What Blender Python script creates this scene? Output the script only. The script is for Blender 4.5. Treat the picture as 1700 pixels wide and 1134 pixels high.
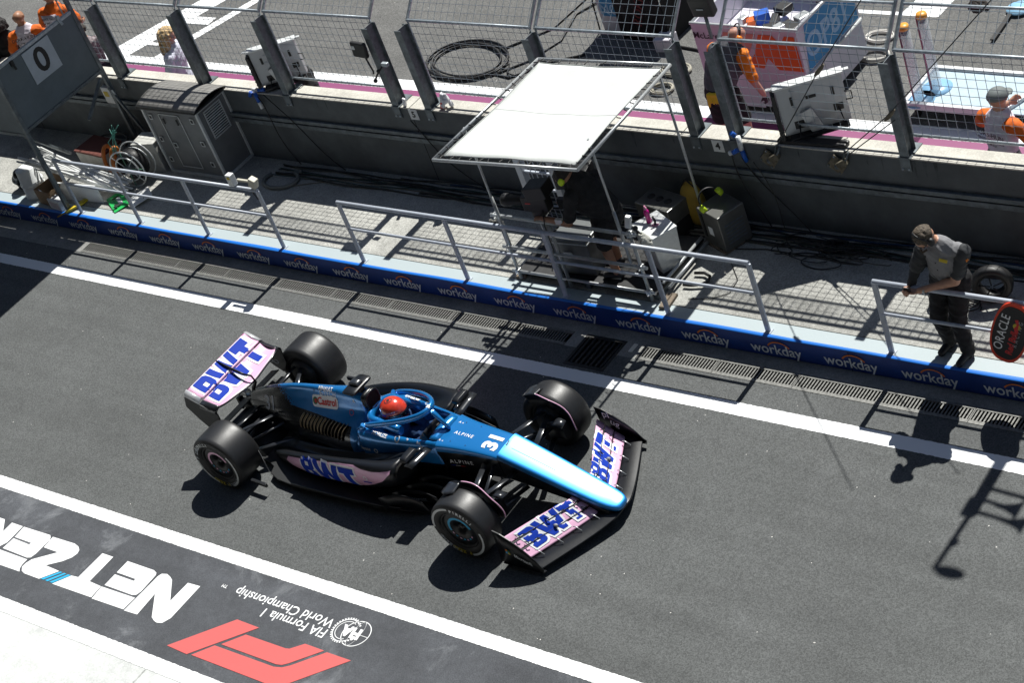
import bpy, bmesh, math, random
import numpy as np
from mathutils import Vector, Matrix, Euler
from mathutils.bvhtree import BVHTree
random.seed(7)
R = math.radians
for o in list(bpy.data.objects): bpy.data.objects.remove(o, do_unlink=True)
SC = bpy.context.scene
COL = SC.collection

# ------------------------------------------------------------------ camera
def look_axes(yaw, pitch, roll):
    f = Vector((math.cos(pitch)*math.sin(yaw), math.cos(pitch)*math.cos(yaw), -math.sin(pitch)))
    r = Vector((math.cos(yaw), -math.sin(yaw), 0)); u = r.cross(f)
    c, s = math.cos(roll), math.sin(roll)
    return c*r+s*u, -s*r+c*u, f
cam_data = bpy.data.cameras.new('camera'); cam = bpy.data.objects.new('camera', cam_data); COL.objects.link(cam)
_r, _u, _f = look_axes(-0.8562, 0.6054, -0.3868)
M3 = Matrix((_r, _u, -_f)).transposed()
cam.matrix_world = Matrix.Translation((15.574, -9.703, 12.505)) @ M3.to_4x4()
cam_data.sensor_fit = 'HORIZONTAL'; cam_data.sensor_width = 36.0; cam_data.lens = 3142.05/1700*36
cam_data.clip_start = 0.1; cam_data.clip_end = 2000
SC.camera = cam

# ------------------------------------------------------------------ light
SUN_ELEV, = (R(54.8),)
sdir = Vector((0.018, -0.705, -1.0)).normalized()          # direction the sunlight travels
W = bpy.data.worlds.new('World'); SC.world = W; W.use_nodes = True
nt = W.node_tree; bg = nt.nodes['Background']
sky = nt.nodes.new('ShaderNodeTexSky'); sky.sky_type = 'NISHITA'; sky.sun_disc = False
sky.sun_elevation = SUN_ELEV; sky.sun_rotation = math.atan2(-sdir.x, -sdir.y)
sky.air_density = 1.0; sky.dust_density = 0.6
nt.links.new(sky.outputs[0], bg.inputs[0]); bg.inputs[1].default_value = 0.05
sl = bpy.data.lights.new('sun', 'SUN'); sl.energy = 5.0; sl.angle = R(0.47); sl.color = (1.0, 0.985, 0.93)
so = bpy.data.objects.new('sun', sl); COL.objects.link(so)
so.rotation_euler = sdir.to_track_quat('-Z', 'Y').to_euler(); so.location = (0, 20, 25)
SC.view_settings.view_transform = 'Standard'; SC.view_settings.look = 'None'
SC.view_settings.exposure = 0.45; SC.view_settings.gamma = 1.0
SC.render.engine = 'CYCLES'

# ------------------------------------------------------------------ materials
MATS = {}
def mat(name, col, rough=0.6, metal=0.0, var=0.0, vscale=8.0, bump=0.0, bscale=60.0, coat=0.0, spec=0.5, col2=None, alpha=None, trans=0.0, emis=None):
    if name in MATS: return MATS[name]
    m = bpy.data.materials.new(name); m.use_nodes = True; MATS[name] = m
    t = m.node_tree; b = t.nodes['Principled BSDF']
    b.inputs['Base Color'].default_value = (*col, 1); b.inputs['Roughness'].default_value = rough
    b.inputs['Metallic'].default_value = metal; b.inputs['Specular IOR Level'].default_value = spec
    if coat: b.inputs['Coat Weight'].default_value = coat; b.inputs['Coat Roughness'].default_value = 0.08
    if trans: b.inputs['Transmission Weight'].default_value = trans
    if alpha is not None: b.inputs['Alpha'].default_value = alpha
    tc = t.nodes.new('ShaderNodeTexCoord')
    if var or col2:
        n = t.nodes.new('ShaderNodeTexNoise'); n.inputs['Scale'].default_value = vscale; n.inputs['Detail'].default_value = 6; n.inputs['Roughness'].default_value = 0.65
        t.links.new(tc.outputs['Object'], n.inputs['Vector'])
        mx = t.nodes.new('ShaderNodeMix'); mx.data_type = 'RGBA'
        c2 = col2 or tuple(c*(1-var) for c in col); c1 = col if col2 else tuple(min(1, c*(1+var*0.6)) for c in col)
        mx.inputs[6].default_value = (*c1, 1); mx.inputs[7].default_value = (*c2, 1)
        rp = t.nodes.new('ShaderNodeMapRange'); rp.inputs[1].default_value = 0.35; rp.inputs[2].default_value = 0.68
        t.links.new(n.outputs[0], rp.inputs[0]); t.links.new(rp.outputs[0], mx.inputs[0])
        t.links.new(mx.outputs[2], b.inputs['Base Color'])
        rr = t.nodes.new('ShaderNodeMapRange'); rr.inputs[3].default_value = max(0.02, rough-0.08); rr.inputs[4].default_value = min(1, rough+0.1)
        t.links.new(n.outputs[0], rr.inputs[0]); t.links.new(rr.outputs[0], b.inputs['Roughness'])
    if bump:
        n2 = t.nodes.new('ShaderNodeTexNoise'); n2.inputs['Scale'].default_value = bscale; n2.inputs['Detail'].default_value = 4
        t.links.new(tc.outputs['Object'], n2.inputs['Vector'])
        bp = t.nodes.new('ShaderNodeBump'); bp.inputs['Strength'].default_value = bump; bp.inputs['Distance'].default_value = 0.01
        t.links.new(n2.outputs[0], bp.inputs['Height']); t.links.new(bp.outputs[0], b.inputs['Normal'])
    return m

def aggregate(name, base, lo, hi, stain=0.25, gs=(170, 420), stain_scale=0.6, rough=0.85, speck=0.0, bump=0.6, speckcol=(0.6, 0.58, 0.55), mark=None):
    """asphalt / exposed concrete: voronoi stones in two sizes, soft patches, sparse pale specks"""
    m = bpy.data.materials.new(name); m.use_nodes = True; MATS[name] = m
    t = m.node_tree; N = t.nodes; L = t.links; b = N['Principled BSDF']
    tc = N.new('ShaderNodeTexCoord')
    def tex(kind, sc, **k):
        n = N.new(kind); n.inputs['Scale'].default_value = sc
        for a, v in k.items(): n.inputs[a].default_value = v
        L.new(tc.outputs['Object'], n.inputs['Vector']); return n
    v1 = tex('ShaderNodeTexVoronoi', gs[0]); v2 = tex('ShaderNodeTexNoise', gs[1], Detail=3.0)
    n3 = tex('ShaderNodeTexNoise', stain_scale, Detail=8.0, Roughness=0.62)
    n4 = tex('ShaderNodeTexNoise', stain_scale*9, Detail=6.0)
    sep = N.new('ShaderNodeSeparateColor'); L.new(v1.outputs['Color'], sep.inputs[0])
    cr = N.new('ShaderNodeMix'); cr.data_type = 'RGBA'; cr.inputs[6].default_value = (*lo, 1); cr.inputs[7].default_value = (*hi, 1)
    ad = N.new('ShaderNodeMath'); ad.operation = 'MULTIPLY_ADD'; L.new(v2.outputs[0], ad.inputs[0]); ad.inputs[1].default_value = 0.9
    mu = N.new('ShaderNodeMath'); mu.operation = 'MULTIPLY_ADD'; L.new(sep.outputs[0], mu.inputs[0]); mu.inputs[1].default_value = 0.75; mu.inputs[2].default_value = -0.32
    L.new(mu.outputs[0], ad.inputs[2]); ad.use_clamp = True; L.new(ad.outputs[0], cr.inputs[0])
    base_n = N.new('ShaderNodeMix'); base_n.data_type = 'RGBA'; base_n.inputs[0].default_value = 0.62
    base_n.inputs[6].default_value = (*base, 1); L.new(cr.outputs[2], base_n.inputs[7])
    # soft patches
    st = N.new('ShaderNodeTexNoise'); st.inputs['Scale'].default_value = 1.0; st.inputs['Detail'].default_value = 5; mp_ = N.new('ShaderNodeMapping'); mp_.inputs['Scale'].default_value = (0.12, 3.2, 1); L.new(tc.outputs['Object'], mp_.inputs[0]); L.new(mp_.outputs[0], st.inputs['Vector'])
    mr = N.new('ShaderNodeMapRange'); mr.inputs[1].default_value = 0.3; mr.inputs[2].default_value = 0.7; mr.inputs[3].default_value = 1-stain; mr.inputs[4].default_value = 1+stain*0.5
    L.new(n3.outputs[0], mr.inputs[0])
    mr2 = N.new('ShaderNodeMapRange'); mr2.inputs[1].default_value = 0.3; mr2.inputs[2].default_value = 0.7; mr2.inputs[3].default_value = 1-stain*0.35; mr2.inputs[4].default_value = 1+stain*0.25
    L.new(n4.outputs[0], mr2.inputs[0])
    pm0 = N.new('ShaderNodeMath'); pm0.operation = 'MULTIPLY'; L.new(mr.outputs[0], pm0.inputs[0]); L.new(mr2.outputs[0], pm0.inputs[1])
    ms = N.new('ShaderNodeMapRange'); ms.inputs[1].default_value = 0.35; ms.inputs[2].default_value = 0.65; ms.inputs[3].default_value = 0.90; ms.inputs[4].default_value = 1.07; L.new(st.outputs[0], ms.inputs[0])
    pm = N.new('ShaderNodeMath'); pm.operation = 'MULTIPLY'; L.new(pm0.outputs[0], pm.inputs[0]); L.new(ms.outputs[0], pm.inputs[1])
    vm = N.new('ShaderNodeVectorMath'); vm.operation = 'SCALE'; L.new(base_n.outputs[2], vm.inputs[0]); L.new(pm.outputs[0], vm.inputs['Scale'])
    out = vm.outputs[0]
    if speck:
        v3 = tex('ShaderNodeTexVoronoi', gs[0]*0.55)
        s3 = N.new('ShaderNodeSeparateColor'); L.new(v3.outputs['Color'], s3.inputs[0])
        gt = N.new('ShaderNodeMath'); gt.operation = 'GREATER_THAN'; L.new(s3.outputs[1], gt.inputs[0]); gt.inputs[1].default_value = 1-speck
        lt = N.new('ShaderNodeMath'); lt.operation = 'LESS_THAN'; L.new(v3.outputs['Distance'], lt.inputs[0]); lt.inputs[1].default_value = 0.33
        an = N.new('ShaderNodeMath'); an.operation = 'MULTIPLY'; L.new(gt.outputs[0], an.inputs[0]); L.new(lt.outputs[0], an.inputs[1])
        sm = N.new('ShaderNodeMix'); sm.data_type = 'RGBA'; L.new(an.outputs[0], sm.inputs[0]); L.new(out, sm.inputs[6]); sm.inputs[7].default_value = (*speckcol, 1)
        out = sm.outputs[2]
    if mark:   # pale chalky scuffs
        n5 = tex('ShaderNodeTexNoise', 1.3, Detail=9.0, Roughness=0.72, Distortion=0.6)
        mk = N.new('ShaderNodeMapRange'); mk.inputs[1].default_value = 0.56; mk.inputs[2].default_value = 0.8; mk.inputs[4].default_value = mark
        L.new(n5.outputs[0], mk.inputs[0])
        sm = N.new('ShaderNodeMix'); sm.data_type = 'RGBA'; L.new(mk.outputs[0], sm.inputs[0]); L.new(out, sm.inputs[6]); sm.inputs[7].default_value = (0.5, 0.52, 0.55, 1)
        out = sm.outputs[2]
    L.new(out, b.inputs['Base Color']); b.inputs['Roughness'].default_value = rough
    bp = N.new('ShaderNodeBump'); bp.inputs['Strength'].default_value = bump; bp.inputs['Distance'].default_value = 0.004
    L.new(ad.outputs[0], bp.inputs['Height']); L.new(bp.outputs[0], b.inputs['Normal'])
    return m

# ------------------------------------------------------------------ mesh builder
class MB:
    def __init__(s): s.v = []; s.f = []; s.sm = []
    def add(s, vs, fs, smooth=False):
        k = len(s.v); s.v += [tuple(v) for v in vs]; s.f += [tuple(i+k for i in f) for f in fs]; s.sm += [smooth]*len(fs); return s
    def box(s, c, d, rot=None):
        hx, hy, hz = d[0]/2, d[1]/2, d[2]/2
        vs = [Vector((x*hx, y*hy, z*hz)) for z in (-1, 1) for y in (-1, 1) for x in (-1, 1)]
        if rot is not None:
            m = rot if isinstance(rot, Matrix) else Euler(rot).to_matrix()
            vs = [m @ v for v in vs]
        c = Vector(c)
        return s.add([v+c for v in vs], [(0,2,3,1),(4,5,7,6),(0,1,5,4),(2,6,7,3),(0,4,6,2),(1,3,7,5)])
    def box2(s, a, b): return s.box([(a[i]+b[i])/2 for i in range(3)], [abs(b[i]-a[i]) for i in range(3)])
    def tube(s, pts, r, seg=8, caps=True, ry=None, up=(0,0,1)):
        pts = [Vector(p) for p in pts]; n = len(pts); vs = []; fs = []
        prev = None
        for i, p in enumerate(pts):
            d = (pts[min(i+1, n-1)] - pts[max(i-1, 0)])
            d = d.normalized() if d.length > 1e-9 else Vector((0,0,1))
            if prev is None:
                u = Vector(up); 
                if abs(u.dot(d)) > 0.95: u = Vector((1,0,0))
                a = (u - d*u.dot(d)).normalized()
            else:
                a = (prev - d*prev.dot(d)); a = a.normalized() if a.length > 1e-6 else prev
            prev = a; bb = d.cross(a)
            rr = r[i] if isinstance(r, (list, tuple)) else r
            rb = rr if ry is None else (ry[i] if isinstance(ry, (list, tuple)) else ry)
            for k in range(seg):
                t = 2*math.pi*k/seg; vs.append(p + a*math.cos(t)*rr + bb*math.sin(t)*rb)
        for i in range(n-1):
            for k in range(seg):
                fs.append((i*seg+k, i*seg+(k+1)%seg, (i+1)*seg+(k+1)%seg, (i+1)*seg+k))
        s.add(vs, fs, seg > 4)
        if caps: s.add(vs[:seg], [tuple(range(seg))[::-1]]); s.add(vs[-seg:], [tuple(range(seg))])
        return s
    def lathe(s, prof, seg=32, c=(0,0,0), axis='Z', smooth=True, closed=False):
        vs = []; fs = []; n = len(prof)
        for k in range(seg):
            t = 2*math.pi*k/seg
            for (r, h) in prof:
                x, y, z = r*math.cos(t), r*math.sin(t), h
                if axis == 'Y': x, y, z = x, h, y
                elif axis == 'X': x, y, z = h, x, y
                vs.append((x+c[0], y+c[1], z+c[2]))
        m = n if closed else n-1
        for k in range(seg):
            for i in range(m):
                a = k*n+i; b2 = k*n+(i+1)%n; c2 = ((k+1)%seg)*n+(i+1)%n; d = ((k+1)%seg)*n+i
                fs.append((a, b2, c2, d))
        return s.add(vs, fs, smooth)
    def ball(s, c, r, seg=16, ring=10, rot=None):
        r = (r, r, r) if not isinstance(r, (tuple, list)) else r; vs = []; fs = []
        for i in range(ring+1):
            p = math.pi*i/ring
            for k in range(seg):
                t = 2*math.pi*k/seg
                v = Vector((r[0]*math.sin(p)*math.cos(t), r[1]*math.sin(p)*math.sin(t), r[2]*math.cos(p)))
                if rot is not None: v = (rot if isinstance(rot, Matrix) else Euler(rot).to_matrix()) @ v
                vs.append(v+Vector(c))
        for i in range(ring):
            for k in range(seg): fs.append((i*seg+k, (i+1)*seg+k, (i+1)*seg+(k+1)%seg, i*seg+(k+1)%seg))
        return s.add(vs, fs, True)
    def prism(s, poly, off, base=None, smooth=False):
        """poly: list of 3-D points, extruded by vector off"""
        n = len(poly); off = Vector(off); vs = [Vector(p) for p in poly] + [Vector(p)+off for p in poly]
        fs = [tuple(range(n))[::-1], tuple(range(n, 2*n))] + [(i, (i+1)%n, n+(i+1)%n, n+i) for i in range(n)]
        return s.add(vs, fs, smooth)
    def loft(s, secs, closed=True, cap=True, smooth=True):
        n = len(secs[0]); vs = [p for q in secs for p in q]; fs = []
        m = n if closed else n-1
        for i in range(len(secs)-1):
            for k in range(m): fs.append((i*n+k, i*n+(k+1)%n, (i+1)*n+(k+1)%n, (i+1)*n+k))
        s.add(vs, fs, smooth)
        if cap and closed: s.add(secs[0], [tuple(range(n))[::-1]]); s.add(secs[-1], [tuple(range(n))])
        return s
    def sheet(s, grid, th=0.0, smooth=True):
        """grid[i][j] of points; th>0 gives thickness along local normal (approx)"""
        ni, nj = len(grid), len(grid[0]); vs = [Vector(p) for row in grid for p in row]
        fs = [(i*nj+j, i*nj+j+1, (i+1)*nj+j+1, (i+1)*nj+j) for i in range(ni-1) for j in range(nj-1)]
        if not th: return s.add(vs, fs, smooth)
        nm = []
        for i in range(ni):
            for j in range(nj):
                a = vs[min(i+1, ni-1)*nj+j]-vs[max(i-1, 0)*nj+j]; b2 = vs[i*nj+min(j+1, nj-1)]-vs[i*nj+max(j-1, 0)]
                c = a.cross(b2); nm.append(c.normalized() if c.length > 1e-12 else Vector((0,0,1)))
        lo = [v - n*th/2 for v, n in zip(vs, nm)]; hi = [v + n*th/2 for v, n in zip(vs, nm)]; K = len(vs)
        s.add(lo+hi, [f[::-1] for f in [tuple(i for i in q) for q in fs]][:0] + [f for f in fs] + [tuple(i+K for i in f)[::-1] for f in fs], smooth)
        bd = [i*nj for i in range(ni)] ; e = []
        e += [(j, j+1) for j in range(nj-1)] + [((ni-1)*nj+j+1, (ni-1)*nj+j) for j in range(nj-1)]
        e += [((i+1)*nj, i*nj) for i in range(ni-1)] + [(i*nj+nj-1, (i+1)*nj+nj-1) for i in range(ni-1)]
        s.add(lo+hi, [(a, a+K, b2+K, b2) for a, b2 in e], False)
        return s
    def mesh(s, name='mesh', recalc=True):
        me = bpy.data.meshes.new(name); me.from_pydata([tuple(v) for v in s.v], [], s.f)
        for p, q in zip(me.polygons, s.sm): p.use_smooth = q
        if recalc:
            bm = bmesh.new(); bm.from_mesh(me); bmesh.ops.remove_doubles(bm, verts=bm.verts, dist=1e-5)
            bmesh.ops.recalc_face_normals(bm, faces=bm.faces); bm.to_mesh(me); bm.free()
        me.update(); return me

def obj(name, mb, m, parent=None, bevel=0.0, sub=0, sharp=None, kind=None, solid=0.0):
    me = mb.mesh(name) if isinstance(mb, MB) else mb
    o = bpy.data.objects.new(name, me); COL.objects.link(o)
    if m is not None and not me.materials:
        for q in (m if isinstance(m, (list, tuple)) else [m]): me.materials.append(q)
    if parent: o.parent = parent
    if bevel:
        b = o.modifiers.new('bevel', 'BEVEL'); b.width = bevel; b.segments = 2; b.limit_method = 'ANGLE'; b.angle_limit = R(35)
    if sub:
        q = o.modifiers.new('sub', 'SUBSURF'); q.levels = sub; q.render_levels = sub
    if solid:
        q = o.modifiers.new('solid', 'SOLIDIFY'); q.thickness = solid; q.offset = -1
    if kind: o['kind'] = kind
    return o
def tag(o, label, cat, group=None, kind=None):
    o['label'] = label
    if cat: o['category'] = cat
    if group: o['group'] = group
    if kind: o['kind'] = kind
    return o
def thing(name, label, cat, loc=(0,0,0), rz=0.0, group=None):
    o = bpy.data.objects.new(name, None); COL.objects.link(o); o.location = loc; o.rotation_euler = (0, 0, rz); o.empty_display_size = 0.2
    return tag(o, label, cat, group)
def struct(name, mb, m, **k):
    o = obj(name, mb, m, **k); o['kind'] = 'structure'; return o
def copy_tree(o, parent=None):
    c = o.copy(); COL.objects.link(c); c.parent = parent
    for ch in list(o.children): copy_tree(ch, c)
    return c
def DG(): return bpy.context.evaluated_depsgraph_get()
def baked(o):
    dg = DG(); return bpy.data.meshes.new_from_object(o.evaluated_get(dg), depsgraph=dg)

# ------------------------------------------------------------------ flat lettering and shapes
def text_mesh(s, size=1.0, bold=0.0, align='CENTER', space=1.0, ext=0.0, valign='CENTER'):
    cu = bpy.data.curves.new('lettering', 'FONT'); cu.body = s; cu.size = size; cu.offset = bold; cu.align_x = align; cu.align_y = valign
    cu.space_character = space; cu.extrude = ext; cu.resolution_u = 4; cu.fill_mode = 'FRONT' if not ext else 'BOTH'
    o = bpy.data.objects.new('t', cu); COL.objects.link(o); DG().update(); me = baked(o); bpy.data.objects.remove(o); return me
def shape_mesh(loops, offset=0.0):
    cu = bpy.data.curves.new('shape', 'CURVE'); cu.dimensions = '2D'; cu.fill_mode = 'FRONT'; cu.offset = offset
    for L in loops:
        sp = cu.splines.new('POLY'); sp.points.add(len(L)-1); sp.use_cyclic_u = True
        for p, q in zip(sp.points, L): p.co = (q[0], q[1], 0, 1)
    o = bpy.data.objects.new('t', cu); COL.objects.link(o); DG().update(); me = baked(o); bpy.data.objects.remove(o); return me
def place(name, me, O, U, V, m, parent=None, sx=1, sy=1):
    """put a flat mesh in the plane O + u U + v V"""
    O, U, V = Vector(O), Vector(U), Vector(V)
    for v in me.vertices: v.co = O + U*(v.co.x*sx) + V*(v.co.y*sy)
    me.update()
    me.materials.clear(); me.materials.append(m)
    for p in me.polygons: p.material_index = 0
    o = bpy.data.objects.new(name, me); COL.objects.link(o)
    if parent: o.parent = parent
    return o
def text(name, s, O, U, V, m, size=1.0, bold=0.0, parent=None, align='CENTER', space=1.0, sx=1, sy=1, valign='CENTER'):
    return place(name, text_mesh(s, size, bold, align, space, valign=valign), O, U, V, m, parent, sx, sy)
def arc_strip(r0, r1, a0, a1, n=24, cx=0, cy=0, ex=1, ey=1):
    P = []
    for i in range(n+1):
        a = R(a0+(a1-a0)*i/n); P.append((cx+r1*ex*math.cos(a), cy+r1*ey*math.sin(a)))
    for i in range(n, -1, -1):
        a = R(a0+(a1-a0)*i/n); P.append((cx+r0*ex*math.cos(a), cy+r0*ey*math.sin(a)))
    return P
def project(name, me, O, U, V, D, bvh, m, parent, off=0.003, step=0.04, maxjump=None, far=2.0):
    """wrap a flat mesh onto a surface (bvh) along direction D"""
    O, U, V, D = Vector(O), Vector(U), Vector(V), Vector(D).normalized()
    bm = bmesh.new(); bm.from_mesh(me); bpy.data.meshes.remove(me)
    ul, vl = U.length, V.length
    xs = [v.co.x for v in bm.verts]; ys = [v.co.y for v in bm.verts]
    for ax, lo, hi, L in ((0, min(xs), max(xs), ul), (1, min(ys), max(ys), vl)):
        n = int((hi-lo)*L/step)
        for k in range(1, n+1):
            c = lo + (hi-lo)*k/(n+1); no = [0, 0, 0]; no[ax] = 1; co = [0, 0, 0]; co[ax] = c
            bmesh.ops.bisect_plane(bm, geom=bm.verts[:]+bm.edges[:]+bm.faces[:], plane_co=co, plane_no=no)
    bad = set(); dep = {}
    for v in bm.verts:
        p = O + U*v.co.x + V*v.co.y
        loc, nor, idx, dist = bvh.ray_cast(p - D*far*0.5, D, far)
        if loc is None: bad.add(v); v.co = p
        else:
            if nor.dot(D) > 0: nor = -nor
            v.co = loc + nor*off - D*off*0.3; dep[v] = dist
    if bad: bmesh.ops.delete(bm, geom=list(bad), context='VERTS')
    if maxjump:
        kill = [f for f in bm.faces if max(dep[v] for v in f.verts)-min(dep[v] for v in f.verts) > maxjump]
        bmesh.ops.delete(bm, geom=kill, context='FACES')
    nm = bpy.data.meshes.new(name); bm.to_mesh(nm); bm.free()
    nm.materials.append(m)
    for p in nm.polygons: p.material_index = 0
    o = bpy.data.objects.new(name, nm); COL.objects.link(o)
    if parent: o.parent = parent
    return o
def bvh_of(objs):
    vs = []; fs = []
    for o in objs:
        me = baked(o) if o.modifiers else o.data; k = len(vs)
        vs += [v.co.copy() for v in me.vertices]; fs += [tuple(i+k for i in p.vertices) for p in me.polygons]
    return BVHTree.FromPolygons(vs, fs)
# ------------------------------------------------------------------ SETTING: ground
H = 0.285                                     # walkway height
XA, XB = -60.0, 60.0
asphalt = aggregate('lane_asphalt', (0.083, 0.088, 0.0885), (0.024, 0.026, 0.026), (0.160, 0.167, 0.167), stain=0.16, speck=0.0012, gs=(88, 150), mark=0.06)
asphalt_track = aggregate('track_asphalt', (0.112, 0.112, 0.108), (0.03, 0.03, 0.03), (0.23, 0.228, 0.22), stain=0.2, speck=0.0012, gs=(75, 130))
asphalt_dark = aggregate('painted_asphalt', (0.068, 0.073, 0.084), (0.036, 0.039, 0.046), (0.115, 0.122, 0.136), stain=0.3, gs=(140, 300), mark=0.4, stain_scale=1.2)
def worn_paint(name, col, wear=0.5, rough=0.55, under=(0.12, 0.12, 0.12)):
    m = bpy.data.materials.new(name); m.use_nodes = True; t = m.node_tree; N = t.nodes; L = t.links; b = N['Principled BSDF']
    tc = N.new('ShaderNodeTexCoord')
    n = N.new('ShaderNodeTexNoise'); n.inputs['Scale'].default_value = 38; n.inputs['Detail'].default_value = 8; n.inputs['Roughness'].default_value = 0.75
    n2 = N.new('ShaderNodeTexNoise'); n2.inputs['Scale'].default_value = 2.0; n2.inputs['Detail'].default_value = 5
    for q in (n, n2): L.new(tc.outputs['Object'], q.inputs['Vector'])
    a = N.new('ShaderNodeMath'); a.operation = 'MULTIPLY_ADD'; L.new(n2.outputs[0], a.inputs[0]); a.inputs[1].default_value = 0.45; L.new(n.outputs[0], a.inputs[2])
    mr = N.new('ShaderNodeMapRange'); mr.inputs[1].default_value = 1.02-wear*0.25; mr.inputs[2].default_value = 1.06-wear*0.2; L.new(a.outputs[0], mr.inputs[0])
    mx = N.new('ShaderNodeMix'); mx.data_type = 'RGBA'; mx.inputs[6].default_value = (*col, 1); mx.inputs[7].default_value = (*under, 1)
    L.new(mr.outputs[0], mx.inputs[0]); L.new(mx.outputs[2], b.inputs['Base Color']); b.inputs['Roughness'].default_value = rough
    bp = N.new('ShaderNodeBump'); bp.inputs['Strength'].default_value = 0.35; bp.inputs['Distance'].default_value = 0.004
    v = N.new('ShaderNodeTexNoise'); v.inputs['Scale'].default_value = 220; L.new(tc.outputs['Object'], v.inputs['Vector']); L.new(v.outputs[0], bp.inputs['Height']); L.new(bp.outputs[0], b.inputs['Normal'])
    MATS[name] = m; return m
white_road = worn_paint('white_road_paint', (0.80, 0.81, 0.82), 0.35)
red_road = worn_paint('red_road_paint', (0.60, 0.105, 0.10), 0.3, under=(0.5, 0.25, 0.25))
blue_road = worn_paint('blue_road_paint', (0.02, 0.36, 0.62), 0.2)
purple_road = worn_paint('purple_road_paint', (0.24, 0.055, 0.15), 0.3, under=(0.35, 0.2, 0.28))
def quad(x0, y0, x1, y1, z): return MB().add([(x0,y0,z),(x1,y0,z),(x1,y1,z),(x0,y1,z)], [(0,1,2,3)])
struct('ground', quad(-300, -300, 300, 300, -0.02), asphalt)
struct('pit_lane', quad(XA, -1.80, XB, 2.3, 0.0), asphalt)
def ragged(x0, x1, ya, yb, z, amp=0.0035, step=0.02):
    rr = random.Random(int(abs(ya*100)+7)); n = int((x1-x0)/step); vs = []; fs = []
    for i in range(n+1):
        x = x0+(x1-x0)*i/n; vs += [(x, ya+rr.uniform(-amp, amp), z), (x, yb+rr.uniform(-amp, amp), z)]
        if i < n: fs.append((2*i, 2*i+2, 2*i+3, 2*i+1))
    return MB().add(vs, fs)
struct('painted_verge', quad(XA, -3.40, XB, -1.80, 0.0), asphalt_dark)
apron = aggregate('apron_concrete', (0.60, 0.62, 0.61), (0.48, 0.495, 0.49), (0.72, 0.74, 0.73), stain=0.22, gs=(60, 200), stain_scale=0.9, bump=0.25)
struct('concrete_apron', quad(XA, -30, XB, -3.40, 0.0), apron)
mbj = MB(); mbj.add([(1.06,-3.44,0.004),(1.075,-3.44,0.004),(0.93,-9,0.004),(0.91,-9,0.004)], [(0,1,2,3)])
struct('apron_joint', mbj, mat('joint_dark', (0.42, 0.43, 0.42), 0.9, var=0.4, vscale=20))
struct('white_line', ragged(-16, 16, 1.715, 1.90, 0.004), white_road)
struct('white_line', ragged(-16, 16, -1.905, -1.742, 0.004), white_road)
struct('white_line', ragged(-16, 16, -3.43, -3.26, 0.004), white_road)
# painted lettering and the red emblem on the verge
GP = {
'N':[(0.15,-2.89),(0.36,-2.88),(0.34,-2.57),(0.57,-2.85),(0.64,-2.88),(0.69,-2.89),(0.76,-2.87),(0.81,-2.78),(0.81,-2.3),(0.62,-2.31),(0.61,-2.59),(0.39,-2.34),(0.33,-2.31),(0.26,-2.29),(0.19,-2.31),(0.17,-2.35)],
'E1':[(-0.4,-2.3),(0.05,-2.3),(0.11,-2.32),(0.13,-2.35),(0.14,-2.6),(0.12,-2.66),(0.07,-2.68),(-0.4,-2.68),(-0.4,-2.51),(-0.08,-2.51),(-0.08,-2.48),(-0.4,-2.48)],
'E1b':[(-0.42,-2.71),(0.14,-2.7),(0.13,-2.88),(-0.4,-2.89)],
'T':[(-0.83,-2.31),(-0.64,-2.31),(-0.64,-2.7),(-0.43,-2.71),(-0.42,-2.88),(-1.1,-2.89),(-0.95,-2.71),(-0.84,-2.7)],
'Z':[(-1.72,-2.32),(-1.33,-2.31),(-1.24,-2.33),(-1.18,-2.37),(-1.16,-2.42),(-1.18,-2.49),(-1.26,-2.58),(-1.43,-2.7),(-1.17,-2.71),(-1.34,-2.89),(-1.61,-2.89),(-1.68,-2.87),(-1.73,-2.82),(-1.73,-2.76),(-1.7,-2.69),(-1.44,-2.49),(-1.7,-2.49)],
'E2':[(-2.27,-2.32),(-1.78,-2.31),(-1.74,-2.34),(-1.72,-2.38),(-1.72,-2.6),(-1.74,-2.67),(-1.79,-2.69),(-2.26,-2.68),(-2.25,-2.51),(-1.94,-2.52),(-1.94,-2.49),(-2.25,-2.49)],
'E2b':[(-2.36,-2.71),(-1.76,-2.71),(-1.76,-2.79),(-1.74,-2.85),(-1.7,-2.89),(-2.35,-2.9)],
'R':[(-2.88,-2.31),(-2.65,-2.31),(-2.5,-2.47),(-2.5,-2.32),(-2.29,-2.32),(-2.28,-2.59),(-2.33,-2.67),(-2.40,-2.70),(-2.40,-2.89),(-2.88,-2.89)]}
lw = thing('painted_lettering', 'large white italic NET ZERO lettering painted on the dark verge beside the lane', 'lettering', (-0.8, -2.6, 0.004))
for k in ('N', 'E1', 'E1b', 'T', 'Z', 'E2', 'E2b', 'R'):
    place('letter', shape_mesh([[(x+0.8, y+2.6) for x, y in GP[k]]]), (0,0,0), (1,0,0), (0,1,0), white_road, lw)
place('letter', shape_mesh([arc_strip(0.10, 0.27, 0, 360, 28, cx=-3.22+0.8, cy=0.0, ex=1.0, ey=1.08)]), (0,0,0), (1,0,0), (0,1,0), white_road, lw)
for P in ([(-1.15,-2.71),(-1.11,-2.71),(-1.27,-2.88),(-1.32,-2.88)], [(-1.08,-2.71),(-1.04,-2.71),(-1.19,-2.88),(-1.24,-2.88)], [(-1.01,-2.71),(-0.96,-2.71),(-1.11,-2.88),(-1.16,-2.88)]):
    place('stripe', shape_mesh([[(x+0.8, y+2.6) for x, y in P]]), (0,0,0), (1,0,0), (0,1,0), blue_road, lw)
fl = thing('painted_emblem', 'salmon red racing emblem of three slanted bars painted on the dark verge', 'emblem', (2.0, -2.8, 0.004))
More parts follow.
